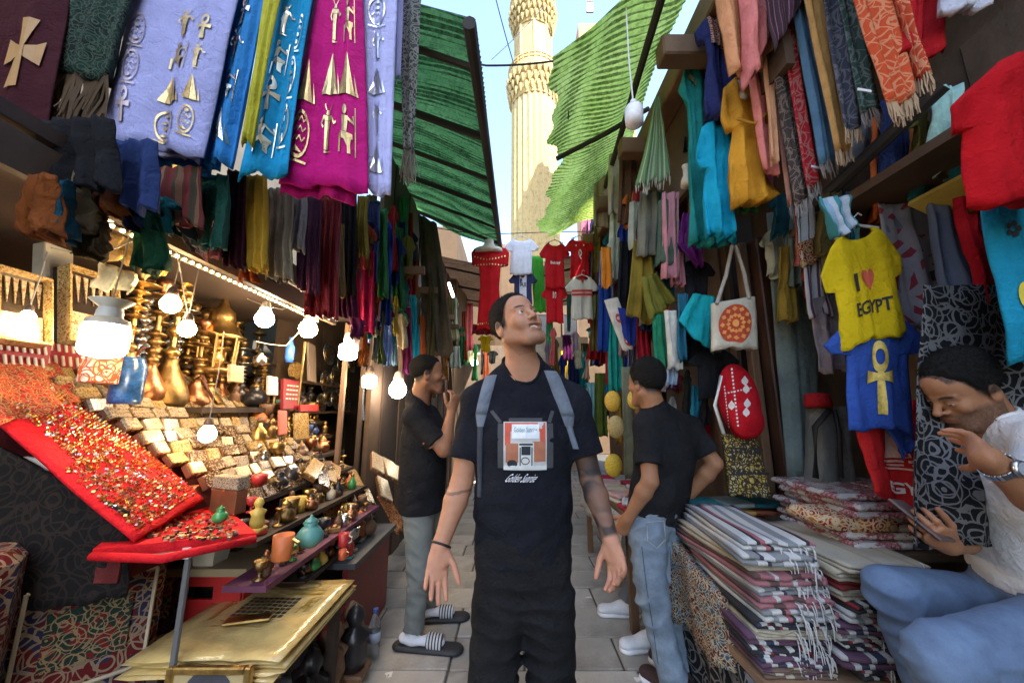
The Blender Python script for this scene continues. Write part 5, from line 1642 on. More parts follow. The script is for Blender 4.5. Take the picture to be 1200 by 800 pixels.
for i, (px, py, w, h, m, nme, lab) in enumerate(((331, 495, 15, 28, plain('salmon card', (.62, .16, .11), .6), 'souvenir_card', 'salmon pink card standing in front of the dark red board'), (353, 500, 24, 32, pearl2, 'inlay_plaque', 'golden inlaid panel standing below the dark red board'),
        (276, 438, 20, 20, plain('tan tile', (.55, .36, .2), .6), 'tile', 'tan tile with a round boss at the edge of the water pipes'), (319, 452, 16, 22, plain('pale card', (.55, .5, .42), .6), 'postcard', 'pale postcard left of the dark red board'),
        (365, 425, 20, 45, plain('woven dark', (.1, .07, .05), .7), 'basket', 'dark woven panel above the red ledge by the plates'), (362, 478, 26, 8, plain('ledge red', (.3, .01, .015), .6), 'ledge', 'red ledge under the hanging plates'),
        (428, 475, 12, 34, plain('blue tile', (.3, .38, .55), .5, 0, .5, 60), 'bead_work', 'pale blue beaded panel below the dim pear bulb'), (340, 410, 10, 30, plain('blue glass', (.05, .16, .5), .15), 'glass_bottle', 'blue glass bottle on the upper shelf'), (305, 420, 14, 14, silver, 'tea_pot', 'silver tea pot on the upper shelf left of the blue bottle'))):
    c = PX(px, py, -1.52); s = sizem(1, c)
    if nme in ('glass_bottle', 'tea_pot'):
        o = MB().lathe([(w * s * .4, -h * s * .5), (w * s * .5, -h * s * .3), (w * s * .5, h * s * .1), (w * s * .2, h * s * .3), (w * s * .2, h * s * .5)], c, 14).build(nme, m, smooth=True, label=lab, cat=nme.split('_')[1])
    else:
        o = MB().box(c, (.018, w * s * 1.2, h * s), Matrix.Rotation(-.12, 3, 'Y') @ Matrix.Rotation(r.uniform(-.2, .2), 3, 'Z'), .003).build(nme, m, label=lab, cat=nme.split('_')[-1])

# --- steps of small souvenirs
def souvenir(kind, c, s, m, m2, label, group, rz=0):
    t = thing(kind, label, kind.replace('_', ' '), c, group)
    L_ = lambda prof, nn=12: [(a * s, b * s) for a, b in prof]
    if kind == 'goblet': MB().lathe(L_([(.30, 0), (.32, .06), (.08, .14), (.07, .42), (.30, .58), (.36, .98), (.31, 1.0), (.2, .62)]), c, 12).build('cup', m, t, True); MB().lathe(L_([(.1, .3), (.14, .34), (.1, .38)]), c, 10).build('knop', m2, t)
    elif kind == 'bottle': MB().lathe(L_([(.25, 0), (.3, .05), (.3, .5), (.12, .72), (.1, .92)]), c, 12).build('glass', m, t, True); MB().lathe(L_([(.12, .92), (.14, .95), (.1, 1.08), (.03, 1.15)]), c, 10).build('stopper', m2, t, True)
    elif kind == 'pot': MB().lathe(L_([(.22, 0), (.42, .18), (.46, .4), (.3, .62), (.2, .7), (.26, .8)]), c, 14).build('body', m, t, True); MB().lathe(L_([(.22, .8), (.2, .88), (.05, .98), (.04, 1.05)]), c, 10).build('lid', m2, t, True)
    elif kind == 'figurine':
        MB().box(c + V((0, 0, .06 * s)), (.5 * s, .5 * s, .12 * s), None, .03 * s).build('plinth', m2, t)
        MB().lathe(L_([(.2, .12), (.24, .3), (.2, .5), (.27, .64), (.1, .74), (.12, .8), (.17, .9), (.12, 1.02), (.02, 1.1)]), c, 12, None, True, -.06).build('figure', m, t, True)
    elif kind == 'scarab_box': MB().box(c + V((0, 0, .16 * s)), (.8 * s, .5 * s, .32 * s), Matrix.Rotation(rz, 3, 'Z'), .04 * s).build('box', m, t); MB().ball(c + V((0, 0, .34 * s)), (.26 * s, .18 * s, .14 * s), 10, 6).build('scarab', m2, t, True)
    elif kind == 'candle_stand': MB().lathe(L_([(.28, 0), (.24, .06), (.06, .12), (.09, .3), (.05, .5), (.09, .7), (.22, .8), (.2, .86)]), c, 12).build('stand', m, t, True); MB().lathe(L_([(.07, .86), (.07, 1.25)]), c, 8).build('candle', m2, t)
    elif kind == 'mug': MB().lathe(L_([(.3, 0), (.33, .04), (.34, .8), (.30, .8), (.28, .1)]), c, 14).build('cup', m, t, True); MB().tube([c + V((.33 * s, 0, .2 * s)), c + V((.52 * s, 0, .3 * s)), c + V((.52 * s, 0, .55 * s)), c + V((.33 * s, 0, .65 * s))], .05 * s, 6).build('handle', m2, t)
    return t
gcol = [('brass', brass), ('old brass', brass_d), ('silver', silver), ('copper', copper), ('red', plain('sv red', (.42, .03, .03), .35)), ('green', plain('sv green', (.05, .25, .07), .3)), ('teal', plain('sv teal', (.1, .3, .27), .35)),
        ('orange', plain('sv orange', (.55, .15, .04), .5)), ('cream', plain('sv cream', (.6, .5, .34), .5)), ('black', plain('sv black', (.02, .018, .02), .3)), ('blue', plain('sv blue', (.04, .09, .32), .3)), ('yellow', plain('sv yellow', (.6, .42, .08), .45)), ('brown', plain('sv brown', (.16, .08, .04), .5))]
gsub = [gcol[q] for q in (0, 1, 1, 1, 2, 3, 12, 9, 12)]
kinds = ['goblet', 'bottle', 'pot', 'figurine', 'scarab_box', 'candle_stand', 'mug']
# stepped stands: (x, z, y0, y1, label, row name, spacing)
extra_rows = 1
steps = [(-.98, .735, 1.62, 2.75, 'front', .075, .085), (-1.10, .86, 1.72, 2.8, 'second', .085, .10), (-1.24, .98, 1.95, 2.9, 'third', .09, .11), (-1.38, 1.09, 2.15, 3.0, 'fourth', .10, .12), (-1.52, 1.20, 2.3, 3.1, 'fifth', .10, .14), (-1.64, 1.31, 2.5, 3.2, 'sixth', .10, .15), (-1.74, 1.42, 2.45, 3.3, 'top', .09, .17), (-1.00, .60, 1.98, 2.75, 'lower', .07, .075)]
ss = thing('souvenir_steps', 'stepped dark stand crowded with small souvenirs in front of the stall', 'stand', V((-1.25, 2.3, 0)))
purple = plain('step edge', (.12, .03, .07), .5)
for k, (x, z, y0, y1, nme, sp, hh) in enumerate(steps):
    MB().box((x - .05, (y0 + y1) / 2, z - .012), (.17 if k < 7 else .14, y1 - y0 + .1, .022)).build('step', purple if k == 0 else board, ss)
MB().box((-1.42, 2.68, .30), (.72, .85, .58)).build('carcass', plain('cabinet dark', (.03, .02, .015), .8), ss)
for k, (x, z, y0, y1, nme, sp, hh) in enumerate(steps):
    y = y0; i = 0
    while y < y1 and i < 48:
        kd = rnd_pick(r, kinds); cn, cm = rnd_pick(r, gsub if r.random() < .72 else gcol); _, cm2 = rnd_pick(r, gsub)
        souvenir(kd, V((x - .05 + r.uniform(-.03, .045), y, z)), hh * r.uniform(.6, 1.1), cm, cm2, '%s %s, %s along the %s row of the souvenir steps' % (cn, kd.replace('_', ' '), ORD[i], nme), 'small souvenirs on the steps', r.uniform(0, 3))
        y += sp * r.uniform(.42, .68); i += 1
# a few larger pieces the eye catches
souvenir('pot', PX(362, 640, -.93), .13, gcol[6][1], gcol[6][1], 'tall teal jar with rings at the front of the souvenir steps', None)
souvenir('mug', PX(402, 640, -.92), .085, gcol[4][1], ivory, 'upper red cup of the pair beside the teal jar', None)
souvenir('mug', PX(401, 655, -.90), .06, plain('sv rust', (.5, .09, .03), .4), brass, 'lower rust cup of the pair beside the teal jar', None)
souvenir('mug', PX(330, 655, -.96), .12, gcol[7][1], brass, 'orange leather cup lying near the end of the red velvet ledge', None)
souvenir('figurine', PX(300, 622, -1.05), .12, gcol[11][1], gcol[11][1], 'yellow stacked figurine just right of the red velvet tray', None)
souvenir('goblet', PX(294, 600, -1.10), .06, gcol[4][1], gcol[4][1], 'red goblet beside the yellow stacked figurine', None)
souvenir('pot', PX(257, 612, -1.12), .06, gcol[5][1], gcol[5][1], 'small green pot at the back of the red velvet ledge', None)
c = slope(225, 600, .06)
inlaid_box(PZ(212, 590, 1.0), (.10, .07, .07), .5, plain('salmon lid', (.5, .14, .07), .5), Matrix.Identity(3), 'salmon-lidded wooden box behind the trinket tray')
inlaid_box(PZ(266, 600, .97), (.16, .05, .15), -.35, arabesque_mat('carved grey', (.16, .13, .09), (.4, .34, .24), None, 45), Matrix.Identity(3), 'carved grey-brown chest standing behind the red ledge')
# orange leather poufs / patterned cloth behind the steps
orange_arab = arabesque_mat('orange leather tooling', (.42, .09, .03), (.72, .36, .14), (.25, .04, .02), 26, width=.07)
for i, (px, py, X, w, h, lab) in enumerate(((400, 590, -1.18, .34, .26, 'orange tooled leather cloth draped over the middle of the souvenir steps'), (462, 600, -1.02, .22, .3, 'orange patterned cloth hanging by the folded-arms man'), (345, 560, -1.5, .3, .2, 'orange patterned cloth below the golden inlaid panel'))):
    c = PX(px, py, X)
    Panel(c + V((-.12, -w / 2, h / 2)), c + V((-.12, w / 2, h / 2)), c + V((.06, w / 2, -h / 2)), c + V((.06, -w / 2, -h / 2)), 2, .012, 70 + i, th=.01).grid(MB(), 14, 10).build('patterned_cloth', orange_arab, label=lab, cat='cloth', smooth=True)
for i, (px, py, a) in enumerate(((375, 562, .7), (388, 558, .5), (400, 572, .8), (413, 563, .9), (425, 578, .8), (365, 553, .4), (408, 585, 1.0), (440, 545, .5), (455, 552, .6), (468, 560, .6), (448, 575, .6))):
    c = PX(px, py, -1.22 if i < 7 else -1.05); s = sizem(1, c)
    inlaid_box(c, (16 * s, 46 * s, .035), a - 1.6, [pearl3, pearl2][i % 2] if i < 7 else pearl, SLM, 'long narrow inlaid case, %s of those fanned out by the folded-arms man' % ORD[i], 'long inlaid cases')

# --- in front: papyrus table, crate, frame, bottle, tins
pt = thing('low_table', 'low table piled with golden papyrus sheets in the left foreground', 'table', V((-1.03, 1.7, 0)))
MB().box((-1.03, 1.70, .525), (.50, .54, .025)).build('top', board, pt)
for i in (-1, 1):
    for j in (-1, 1): MB().box((-1.03 + i * .2, 1.70 + j * .23, .257), (.04, .04, .513)).build('leg', board, pt)
pap = plain('papyrus', (.50, .33, .09), .5, 0, .45, 5, 120, .5)
plas = plain('plastic sleeve', (.60, .43, .16), .12, 0, .3, 8, 30, .6, .8)
for k in range(9):
    c = V((-1.02 + r.uniform(-.015, .015), 1.69 + r.uniform(-.02, .02), .541 + k * .0062))
    w, h = (.52, .58) if k % 2 == 0 else (.49, .55)
    p = Panel(c + V((-w / 2, h / 2, 0)), c + V((w / 2, h / 2, 0)), c + V((w / 2, -h / 2, -.004)), c + V((-w / 2, -h / 2, -.004)), 1.5, .003, k, th=.003, hem=.008)
    o = p.grid(MB(), 10, 10).build('papyrus_sheet', pap if k % 2 else plas, smooth=True, label='golden papyrus sheet in a plastic sleeve, %s from the bottom of the pile' % ORD[k], cat='papyrus sheet', group='papyrus sheets on the low table')
    last = p; lo = o
ink = plain('papyrus ink', (.045, .04, .03), .4); gold_ink = plain('papyrus gold', (.62, .42, .08), .3, .6)
mb = MB()
for i in range(9):
    for j in range(6):
        last.decal(mb, [rect(.30 + i * .045, .30 + j * .045, .335 + i * .045, .332 + j * .045)], .0025, 0)
mb.build('printed_grid', ink, lo)
mb = MB(); last.decal(mb, [rect(.55, .22, .85, .25), rect(.57, .17, .83, .185), rect(.25, .60, .62, .61), rect(.25, .66, .62, .67)] + place2(seated(), .74, .3, .12, .2) + place2(figure(), .12, .3, .12, .3), .0028, 1); mb.build('printed_figures', gold_ink, lo)
mb = MB(); last.decal(mb, [disc(.45, .1, .13, .05), ringshape(.45, .1, .3, .075, .012)], .0028, 1); mb.build('printed_disc', plain('papyrus brown', (.16, .08, .03), .4), lo)
ca = V((-1.02, 1.62, .603))
MB().box(ca + V((0, -.02, .004)), (.16, .05, .008), Matrix.Rotation(.25, 3, 'Z'), .002).build('clip_card', brass, label='narrow golden card lying across the papyrus pile', cat='card')
cr = thing('plastic_crate', 'red plastic bottle crate with hand holes and white script, beside the papyrus table', 'crate', V((-1.36, 1.90, 0)))
cw = V((-1.35, 1.77, 0))
def crate_wall(c, w, h, Mx, holes):
    mb = MB()
    xs_ = sorted({-w / 2, w / 2} | {q for a in holes for q in (a[0], a[1])}); zs_ = sorted({0, h} | {q for a in holes for q in (a[2], a[3])})
    for i in range(len(xs_) - 1):
        for j in range(len(zs_) - 1):
            xm, zm = (xs_[i] + xs_[i + 1]) / 2, (zs_[j] + zs_[j + 1]) / 2
            if any(a[0] < xm < a[1] and a[2] < zm < a[3] for a in holes): continue
            mb.box(c + Mx @ V((xm, 0, zm)), (xs_[i + 1] - xs_[i], .012, zs_[j + 1] - zs_[j]), Mx)
    return mb
hs = [(-.06, .06, .60, .65), (-.13, -.08, .30, .52), (-.03, .02, .42, .52), (-.03, .02, .30, .38), (.08, .13, .30, .52), (-.12, .12, .05, .2)]
crate_wall(cw, .36, .70, Matrix.Identity(3), hs).build('front_wall', red_plastic, cr)
crate_wall(cw + V((.18, .17, 0)), .33, .70, Matrix.Rotation(PI / 2, 3, 'Z'), hs).build('side_wall', red_plastic, cr)
crate_wall(cw + V((-.18, .17, 0)), .33, .70, Matrix.Rotation(PI / 2, 3, 'Z'), hs).build('side_wall', red_plastic, cr)
mb = MB()
for vs, fs in [stroke([(x / 20, .5 + .4 * math.sin(x * 1.15) * (.5 + .5 * math.sin(x * .4))) for x in range(21)], .12), stroke([(0, .9), (.5, 1.0), (1, .8)], .07), stroke([(.02, .2), (.1, -.1), (.02, .3), (.1, .8)], .12)]:
    mb.add([cw + V((.05 + b * .035, -.0085, .33 + a * .16)) for a, b in vs], fs)
mb.build('script_logo', white_pl, cr)
MB().box((-1.35, 1.86, .725), (.46, .30, .03)).build('board', plain('pale board', (.30, .22, .12), .7, 0, .3, 4, 40, .3), label='pale wooden board lying on top of the red crate', cat='board')
MB().lathe([(.06, 0), (.075, .09), (.07, .09), (.055, .01)], (-1.33, 1.78, .741), 4, Matrix.Rotation(PI / 4, 3, 'Z')).build('plastic_tub', ivory, label='ivory plastic tub on the board above the red crate', cat='tub')
MB().box((-1.50, 1.52, .35), (.05, .05, .70), Matrix.Rotation(.06, 3, 'Y')).build('post', wood_brown, label='slanting wooden post left of the red crate', cat='post')
# framed picture leaning in front
c = P(245, 795, 1.36); fr = thing('picture_frame', 'gold framed papyrus picture leaning below the papyrus table', 'picture frame', V((c.x, c.y, c.z - .12)))
c = c - V((0, 0, .06)); w, h = .25, .17
for s in (-1, 1):
    MB().box(c + V((s * w / 2, 0, 0)), (.022, .022, h + .022), None, .004).build('moulding', brass, fr); MB().box(c + V((0, 0, s * h / 2)), (w - .022, .022, .022), None, .004).build('moulding', brass, fr)
MB().box(c + V((0, .004, 0)), (w - .02, .006, h - .02)).build('picture', plain('papyrus picture', (.50, .38, .18), .4, 0, .3, 9), fr)
mb = MB(); mb.add([c + V((x * .09, -.0005, z * .11 - .02)) for x, z in [(math.cos(k * PI / 12), math.sin(k * PI / 12)) for k in range(13)]], [tuple(range(13))]); mb.build('painted_face', plain('painted dark', (.06, .06, .07), .4), fr)
# wooden figurines standing on the floor under the table
for i in range(11):
    x = -.84 + r.uniform(-.10, .03); y = 1.50 + i * .085
    cn, cm = rnd_pick(r, [('brown', gcol[12][1]), ('dark', gcol[9][1]), ('tan', plain('carved tan', (.30, .18, .1), .5)), ('ebony', gcol[9][1]), ('tawny', plain('carved tawny', (.2, .1, .05), .5))])
    souvenir('figurine', V((x, y, .06 if y < 1.95 else .06)), r.uniform(.20, .34), cm, gcol[12][1], '%s carved figurine on the red bench, %s from the camera' % (cn, ORD[i]), 'carved figurines on the red bench')
bn = thing('red_bench', 'low red painted bench along the alley under the papyrus table', 'bench', V((-.93, 2.0, 0)))
redp = plain('red paint worn', (.22, .02, .018), .5, 0, .5, 9, 60, .3)
MB().box((-.95, 1.95, .03), (.16, 1.3, .058)).build('plank', redp, bn)
MB().box((-.875, 1.95, .05), (.02, 1.3, .095)).build('edge_rail', redp, bn)
sc_ = thing('side_counter', 'grey-topped counter with red front next to the folded-arms man', 'counter', V((-1.0, 2.65, 0)))
MB().box((-1.02, 2.62, .545), (.30, .75, .03)).build('top', plain('counter grey', (.09, .09, .09), .6), sc_)
MB().box((-.93, 2.62, .275), (.03, .72, .51)).build('front_panel', redp, sc_)
for i in range(7):
    cn, cm = rnd_pick(r, gcol)
    souvenir(rnd_pick(r, ('figurine', 'pot', 'candle_stand', 'goblet')), V((-.97 + r.uniform(-.08, .06), 2.33 + i * .095, .561)), r.uniform(.10, .17), cm, rnd_pick(r, gcol)[1], '%s souvenir standing on the grey-topped counter, %s from the camera' % (cn, ORD[i]), 'souvenirs on the grey-topped counter')
for i in range(3):
    c = V((-.905, 2.02, .10 + i * .125)); 
    MB().lathe([(.038, 0), (.04, .004), (.04, .116), (.038, .12)], c, 16).build('drink_can', plain('can red', (.42, .02, .03), .3, .4, .5, 30), smooth=True, label='red patterned tin, %s of the three stacked beside the papyrus table' % ['lowest', 'middle', 'topmost'][i], cat='tin', group='stacked red tins')
MB().lathe([(.036, 0), (.036, .5)], (-.905, 2.02, 0), 6).v
c = V((-.80, 2.42, 0))
t = thing('water_bottle', 'clear plastic water bottle standing on the paving by the red bench', 'bottle', c)
glass = None
m, nt, N, L, B = newmat('clear plastic'); B.inputs['Base Color'].default_value = (.8, .86, .9, 1); B.inputs['Roughness'].default_value = .08; B.inputs['Transmission Weight'].default_value = .85; B.inputs['IOR'].default_value = 1.2
MB().lathe([(.03, 0), (.036, .01), (.034, .06), (.036, .07), (.036, .15), (.03, .19), (.013, .225), (.013, .24)], c, 18).build('body', m, t, True)
MB().lathe([(.0355, .09), (.037, .09), (.037, .14), (.0355, .14)], c, 18, None, False).build('wrapper', plain('label blue', (.35, .42, .55), .4), t, True)
MB().lathe([(.015, .238), (.015, .255)], c, 12).build('cap', plain('cap blue', (.05, .12, .4), .4), t)
# paper cup on the ledge
c = PX(92, 628, -1.5); c = V((-1.52, 1.36, .952))
t = thing('paper_cup', 'white paper cup with brown badge on the white table corner', 'cup', c)
k_ = sizem(1, c)
MB().lathe([(9 * k_, 0), (12.5 * k_, 28 * k_), (13 * k_, 28 * k_), (11.5 * k_, 27 * k_), (8.5 * k_, 2 * k_)], c, 20, None, False).build('cup', white_pl, t, True)
MB().lathe([(9.2 * k_, 1 * k_), (9.9 * k_, 7 * k_)], c, 20, None, False).build('orange_band', plain('band orange', (.5, .16, .05), .6), t, True)
mb = MB(); dv = (V((0, 0, CZ)) - c); dv.z = 0; dv.normalize(); sd = V((-dv.y, dv.x, 0))
mb.add([c + dv * (11.6 * k_ - abs(math.cos(w)) * 1.4 * k_) + sd * 4.5 * k_ * math.cos(w) + V((0, 0, (16 + 5 * math.sin(w)) * k_)) for w in [2 * PI * q / 14 for q in range(14)]], [tuple(range(14))])
mb.build('badge', plain('badge brown', (.25, .06, .03), .5), t)

# --- carpet-covered seats and rugs at the bottom left
cp1 = arabesque_mat('carpet red navy', (.11, .007, .008), (.26, .18, .11), (.02, .022, .06), 17, width=.04)
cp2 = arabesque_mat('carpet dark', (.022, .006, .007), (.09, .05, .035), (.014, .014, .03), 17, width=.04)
cp3 = arabesque_mat('carpet shade-dark', (.006, .005, .005), (.022, .014, .011), None, 15, width=.035)  # deep shade beneath the tray put into these near-black colours
def rug(label, TL, TR, BR, BL, m, seed=0, amp=.012, name='hanging_rug'):
    p = Panel(TL, TR, BR, BL, 1.6, amp, seed, th=.016, hem=.01)
    o = p.grid(MB(), 14, 14).build(name, m, smooth=True, label=label, cat='rug')
    return p, o
rug('shade-darkened patterned rug under the upper part of the velvet tray', P(-40, 505, 1.28), P(150, 600, 1.34), P(150, 700, 1.36), P(-40, 720, 1.28), cp3, 3)
def ottoman(label, c, d, rz, m):
    t = thing('carpet_seat', label, 'seat', V((c[0], c[1], 0)), None, 0)
    Mx = Matrix.Rotation(rz, 3, 'Z'); c = V(c)
    MB().box(c + V((0, 0, d[2] / 2)), d, Mx, .03).build('carpet_cover', m, t)
    gold = plain('seat piping', (.40, .33, .22), .7)
    fz = d[1] / 2 + .004
    for k in range(2):
        z0 = d[2] * (.12 + .46 * k); z1 = z0 + d[2] * .36
        mb = MB()
        for a, b in (((-.42, z0), (.42, z0)), ((.42, z0), (.42, z1)), ((.42, z1), (-.42, z1)), ((-.42, z1), (-.42, z0))):
            mb.tube([c + Mx @ V((a[0] * d[0], -fz, a[1])), c + Mx @ V((b[0] * d[0], -fz, b[1]))], .006, 6)
        mb.build('border', gold, t)
        MB().box(c + Mx @ V((0, -fz + .001, (z0 + z1) / 2)), (d[0] * .55, .006, d[2] * .2), Mx).build('medallion', arabesque_mat('carpet medallion', (.012, .03, .02), (.26, .18, .09), (.14, .01, .01), 26, width=.035), t)
ottoman('carpet-covered seat with pale scroll borders at the left edge of the picture', (-1.70, 1.20, 0), (.34, .34, .98), .75, cp1)
ottoman('navy and red carpet-covered seat behind the white table leg', (-1.55, 1.52, 0), (.36, .34, .88), .8, cp1)
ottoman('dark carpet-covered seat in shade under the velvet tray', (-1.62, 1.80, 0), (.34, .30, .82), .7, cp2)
c = P(38, 560, 1.33)
MB().box(c, (.10, .012, .13), Matrix.Rotation(.15, 3, 'Y')).build('card_label', ivory, label='blank cream card tucked under the edge of the velvet tray', cat='card')
# ------------------------------------------------------------------ hanging clothes
gold_foil = plain('gold foil', (.62, .45, .20), .34, .85, .35, 30, 120, .4)
hang_m = plain('hanger', (.55, .52, .48), .4)
def fringe(p, m, parent, ln=.06, n=40, seed=0, nu0=0.0, nu1=1.0, r=.0022):
    rr = random.Random(seed + 5); mb = MB()
    for k in range(n):
        u = nu0 + (nu1 - nu0) * (k + .5) / n
        a = p.S(u, 1.0); d = p.hd * ln * rr.uniform(.8, 1.15) + p.wd * ln * rr.uniform(-.18, .18) + p.n * ln * rr.uniform(-.12, .12)
        mb.tube([a - p.hd * .004, a + d * .5 + p.n * ln * rr.uniform(-.08, .08), a + d], [r, r * 1.1, r * .7], 4)
    return mb.build('fringe', m, parent, kind='stuff')
def depthY(pts, Y=None, X=None):
    if Y is not None: return Y
    cx = sum(q[0] for q in pts) / 4; cy = sum(q[1] for q in pts) / 4
    return PX(cx, cy, X).y
def hang(name, label, cat, m, pts, Y=None, X=None, folds=2.5, amp=.012, prof=None, th=.014, scoop=0.0, seed=None, group=None, puff=0.0, nu=18, nv=16, hem=.01, hanger=False, dy=0.0, topamp=.35):
    Yc = depthY(pts, Y, X)
    c = [P(q[0], q[1], Yc + (dy if i in (1, 2) else 0)) for i, q in enumerate(pts)]
    p = Panel(*c, folds=folds, amp=amp, seed=len(bpy.data.objects) if seed is None else seed, prof=prof, th=th, scoop=scoop, puff=puff, hem=hem, topamp=topamp)
    o = p.grid(MB(), nu, nv).build(name, m, smooth=True, label=label, cat=cat, group=group)
    if hanger:
        t = (c[0] + c[1]) / 2; w = (c[1] - c[0]).length; e = (c[1] - c[0]).normalized()
        mb = MB(); mb.tube([t - e * w * .28 - V((0, 0, w * .05)), t + V((0, 0, w * .06)), t + e * w * .28 - V((0, 0, w * .05))], .006, 6)
        mb.tube([t + V((0, 0, w * .06)), t + V((0, 0, w * .16)), t + e * .02 + V((0, 0, w * .2)), t + e * .035 + V((0, 0, w * .16))], .003, 6)
        mb.build('hanger', hang_m, o)
    return p, o
def prints(p, o, items, m=gold_foil, name='foil_print', off=.006, sub=1):
    mb = MB()
    for it in items: p.decal(mb, it, off, sub)
    return mb.build(name, m, o)
rg = random.Random(31)
def col_prints(x, w, kinds_, y0=.04, y1=.97):
    out = []; n = len(kinds_); h = (y1 - y0) / n
    for k, kd in enumerate(kinds_):
        sh = dict(f=figure, p=pyramid, s=seated, a=ankh)[kd]() if kd != 'c' else cartouche(rg)
        out.append(place2(sh, x, y0 + k * h, w, h * .86))
    return out
# front row above the left stall, hung from a rail
rail = thing('clothes_rail', 'dark rail above the frame from which the printed robes hang', 'rail', V((-.9, 1.2, 3.0)))
rail_pts = [P(-80, -120, 1.02), P(300, -120, 1.12), P(500, -120, 1.30)]
MB().tube(rail_pts, .015, 8).build('bar', plain('rail steel', (.1, .1, .1), .5, .6), rail)
MBH = 8
def robe(label, c, pts, Y, folds=2, amp=.012, m=None, th=.014, layers=1):
    pts = [(pts[0][0] + (pts[0][0] - pts[3][0]) * .5, -110), (pts[1][0] + (pts[1][0] - pts[2][0]) * .5, -110), pts[2], pts[3]]
    p, o = hang('hanging_robe', label, 'robe', m or cloth_mat(c, .7, 700, .15, .2, wr=9), pts, Y=Y, folds=folds, amp=amp, th=th, group='robes hung above the souvenir stall', nv=26, nu=22)
    return p, o
p, o = robe('maroon cloth with golden cross motif at the top left corner', (.035, .002, .006), [(0, 0), (78, 0), (44, 185), (-60, 190)], 1.04, 1.2, .012)
prints(p, o, [place2([poly((.42, .42), (.58, .42), (.70, 1), (.30, 1)), poly((.42, .42), (.58, .42), (.72, .0), (.28, .0)), poly((.45, .42), (.45, .56), (0, .66), (0, .30)), poly((.55, .42), (.55, .56), (1, .66), (1, .30))], .46, .50, .42, .26, -.25)], m=plain('old gold print', (.35, .2, .07), .6))
p, o = hang('fringed_scarf', 'dark green brocade shawl with brown fringe next to the maroon cloth', 'scarf', arabesque_mat('green brocade', (.008, .028, .02), (.05, .08, .055), (.004, .010, .009), 34, width=.03), [(120, -60), (175, -60), (132, 96), (58, 84)], Y=1.08, folds=2.2, amp=.012, th=.03)
fringe(p, plain('brown fringe', (.08, .05, .025), .9), o, .17, 120, 1, r=.004)
p, o = robe('pale lavender robe with golden figures, pyramid and cartouches, widest of the robes', (.32, .34, .60), [(155, 0), (282, 0), (240, 184), (130, 166)], 1.12, 1.3, .012)
prints(p, o, col_prints(.44, .22, 'fspc', .46, .99)); prints(p, o, col_prints(.08, .14, 'cca', .50, .95), plain('pale foil', (.45, .36, .36), .4, .5)); prints(p, o, col_prints(.72, .16, 'afpc', .5, .95))
hang('robe_lining', 'lower hem layers of the pale lavender robe', 'robe', cloth_mat((.34, .34, .52), .7, 700, .2), [(136, 150), (238, 165), (232, 190), (138, 172)], Y=1.15, folds=2, amp=.01)
p, o = robe('bright blue robe edge just behind the lavender robe', (.03, .22, .55), [(278, 0), (312, 0), (268, 194), (232, 188)], 1.17, 1.5, .014)
prints(p, o, col_prints(.3, .5, 'afsp', .4, .96), silver)
robe('blue hem folded under the lavender robe', (.025, .17, .45), [(150, 120), (280, 140), (262, 205), (150, 190)], 1.22, 2.5, .018)
robe('narrow olive-yellow sash between the two blue robes', (.42, .40, .03), [(312, 0), (330, 0), (294, 168), (282, 168)], 1.12, 1, .008)
p, o = robe('turquoise-blue robe with silver figures beside the magenta robe', (.008, .26, .50), [(326, 0), (368, 0), (336, 206), (274, 206)], 1.19, 1.6, .012)
prints(p, o, col_prints(.22, .42, 'fsas', .42, .96), plain('pale gold foil', (.62, .58, .42), .3, .8)); prints(p, o, col_prints(.72, .2, 'ccc', .45, .93), plain('pale gold foil', (.62, .58, .42), .3, .8))
p, o = robe('magenta robe with golden figures and pyramids', (.46, .004, .16), [(368, 0), (424, 0), (431, 224), (329, 214)], 1.24, 1.6, .010)
prints(p, o, col_prints(.36, .26, 'fpf', .38, .93)); prints(p, o, col_prints(.62, .26, 'sps', .38, .93)); prints(p, o, col_prints(.06, .2, 'pc', .6, .95))
robe('magenta under-layer showing below the golden-figured robe', (.40, .003, .13), [(352, 0), (424, 0), (414, 236), (325, 226)], 1.28, 1.8, .014)
p, o = robe('light lavender robe with silver motifs, rightmost of the printed robes', (.45, .46, .74), [(424, 0), (466, 0), (459, 230), (430, 224)], 1.30, 1.2, .008)
prints(p, o, col_prints(.2, .5, 'cfpfp', .36, .96), plain('silver foil', (.62, .62, .66), .3, .85))
robe('narrow lavender strip behind the rightmost printed robe', (.36, .37, .62), [(462, 0), (474, 0), (470, 92), (464, 92)], 1.36, 1, .006)
arab_gr = arabesque_mat('grey brocade', (.09, .10, .09), (.30, .31, .28), (.05, .06, .05), 20)
p, o = robe('long grey brocade strip at the edge of the dark green awning', None, [(468, 0), (494, 0), (486, 178), (474, 178)], 1.55, 2, .01, arab_gr)
fringe(p, plain('grey fringe', (.16, .15, .11), .9), o, .16, 30, 3, r=.003)
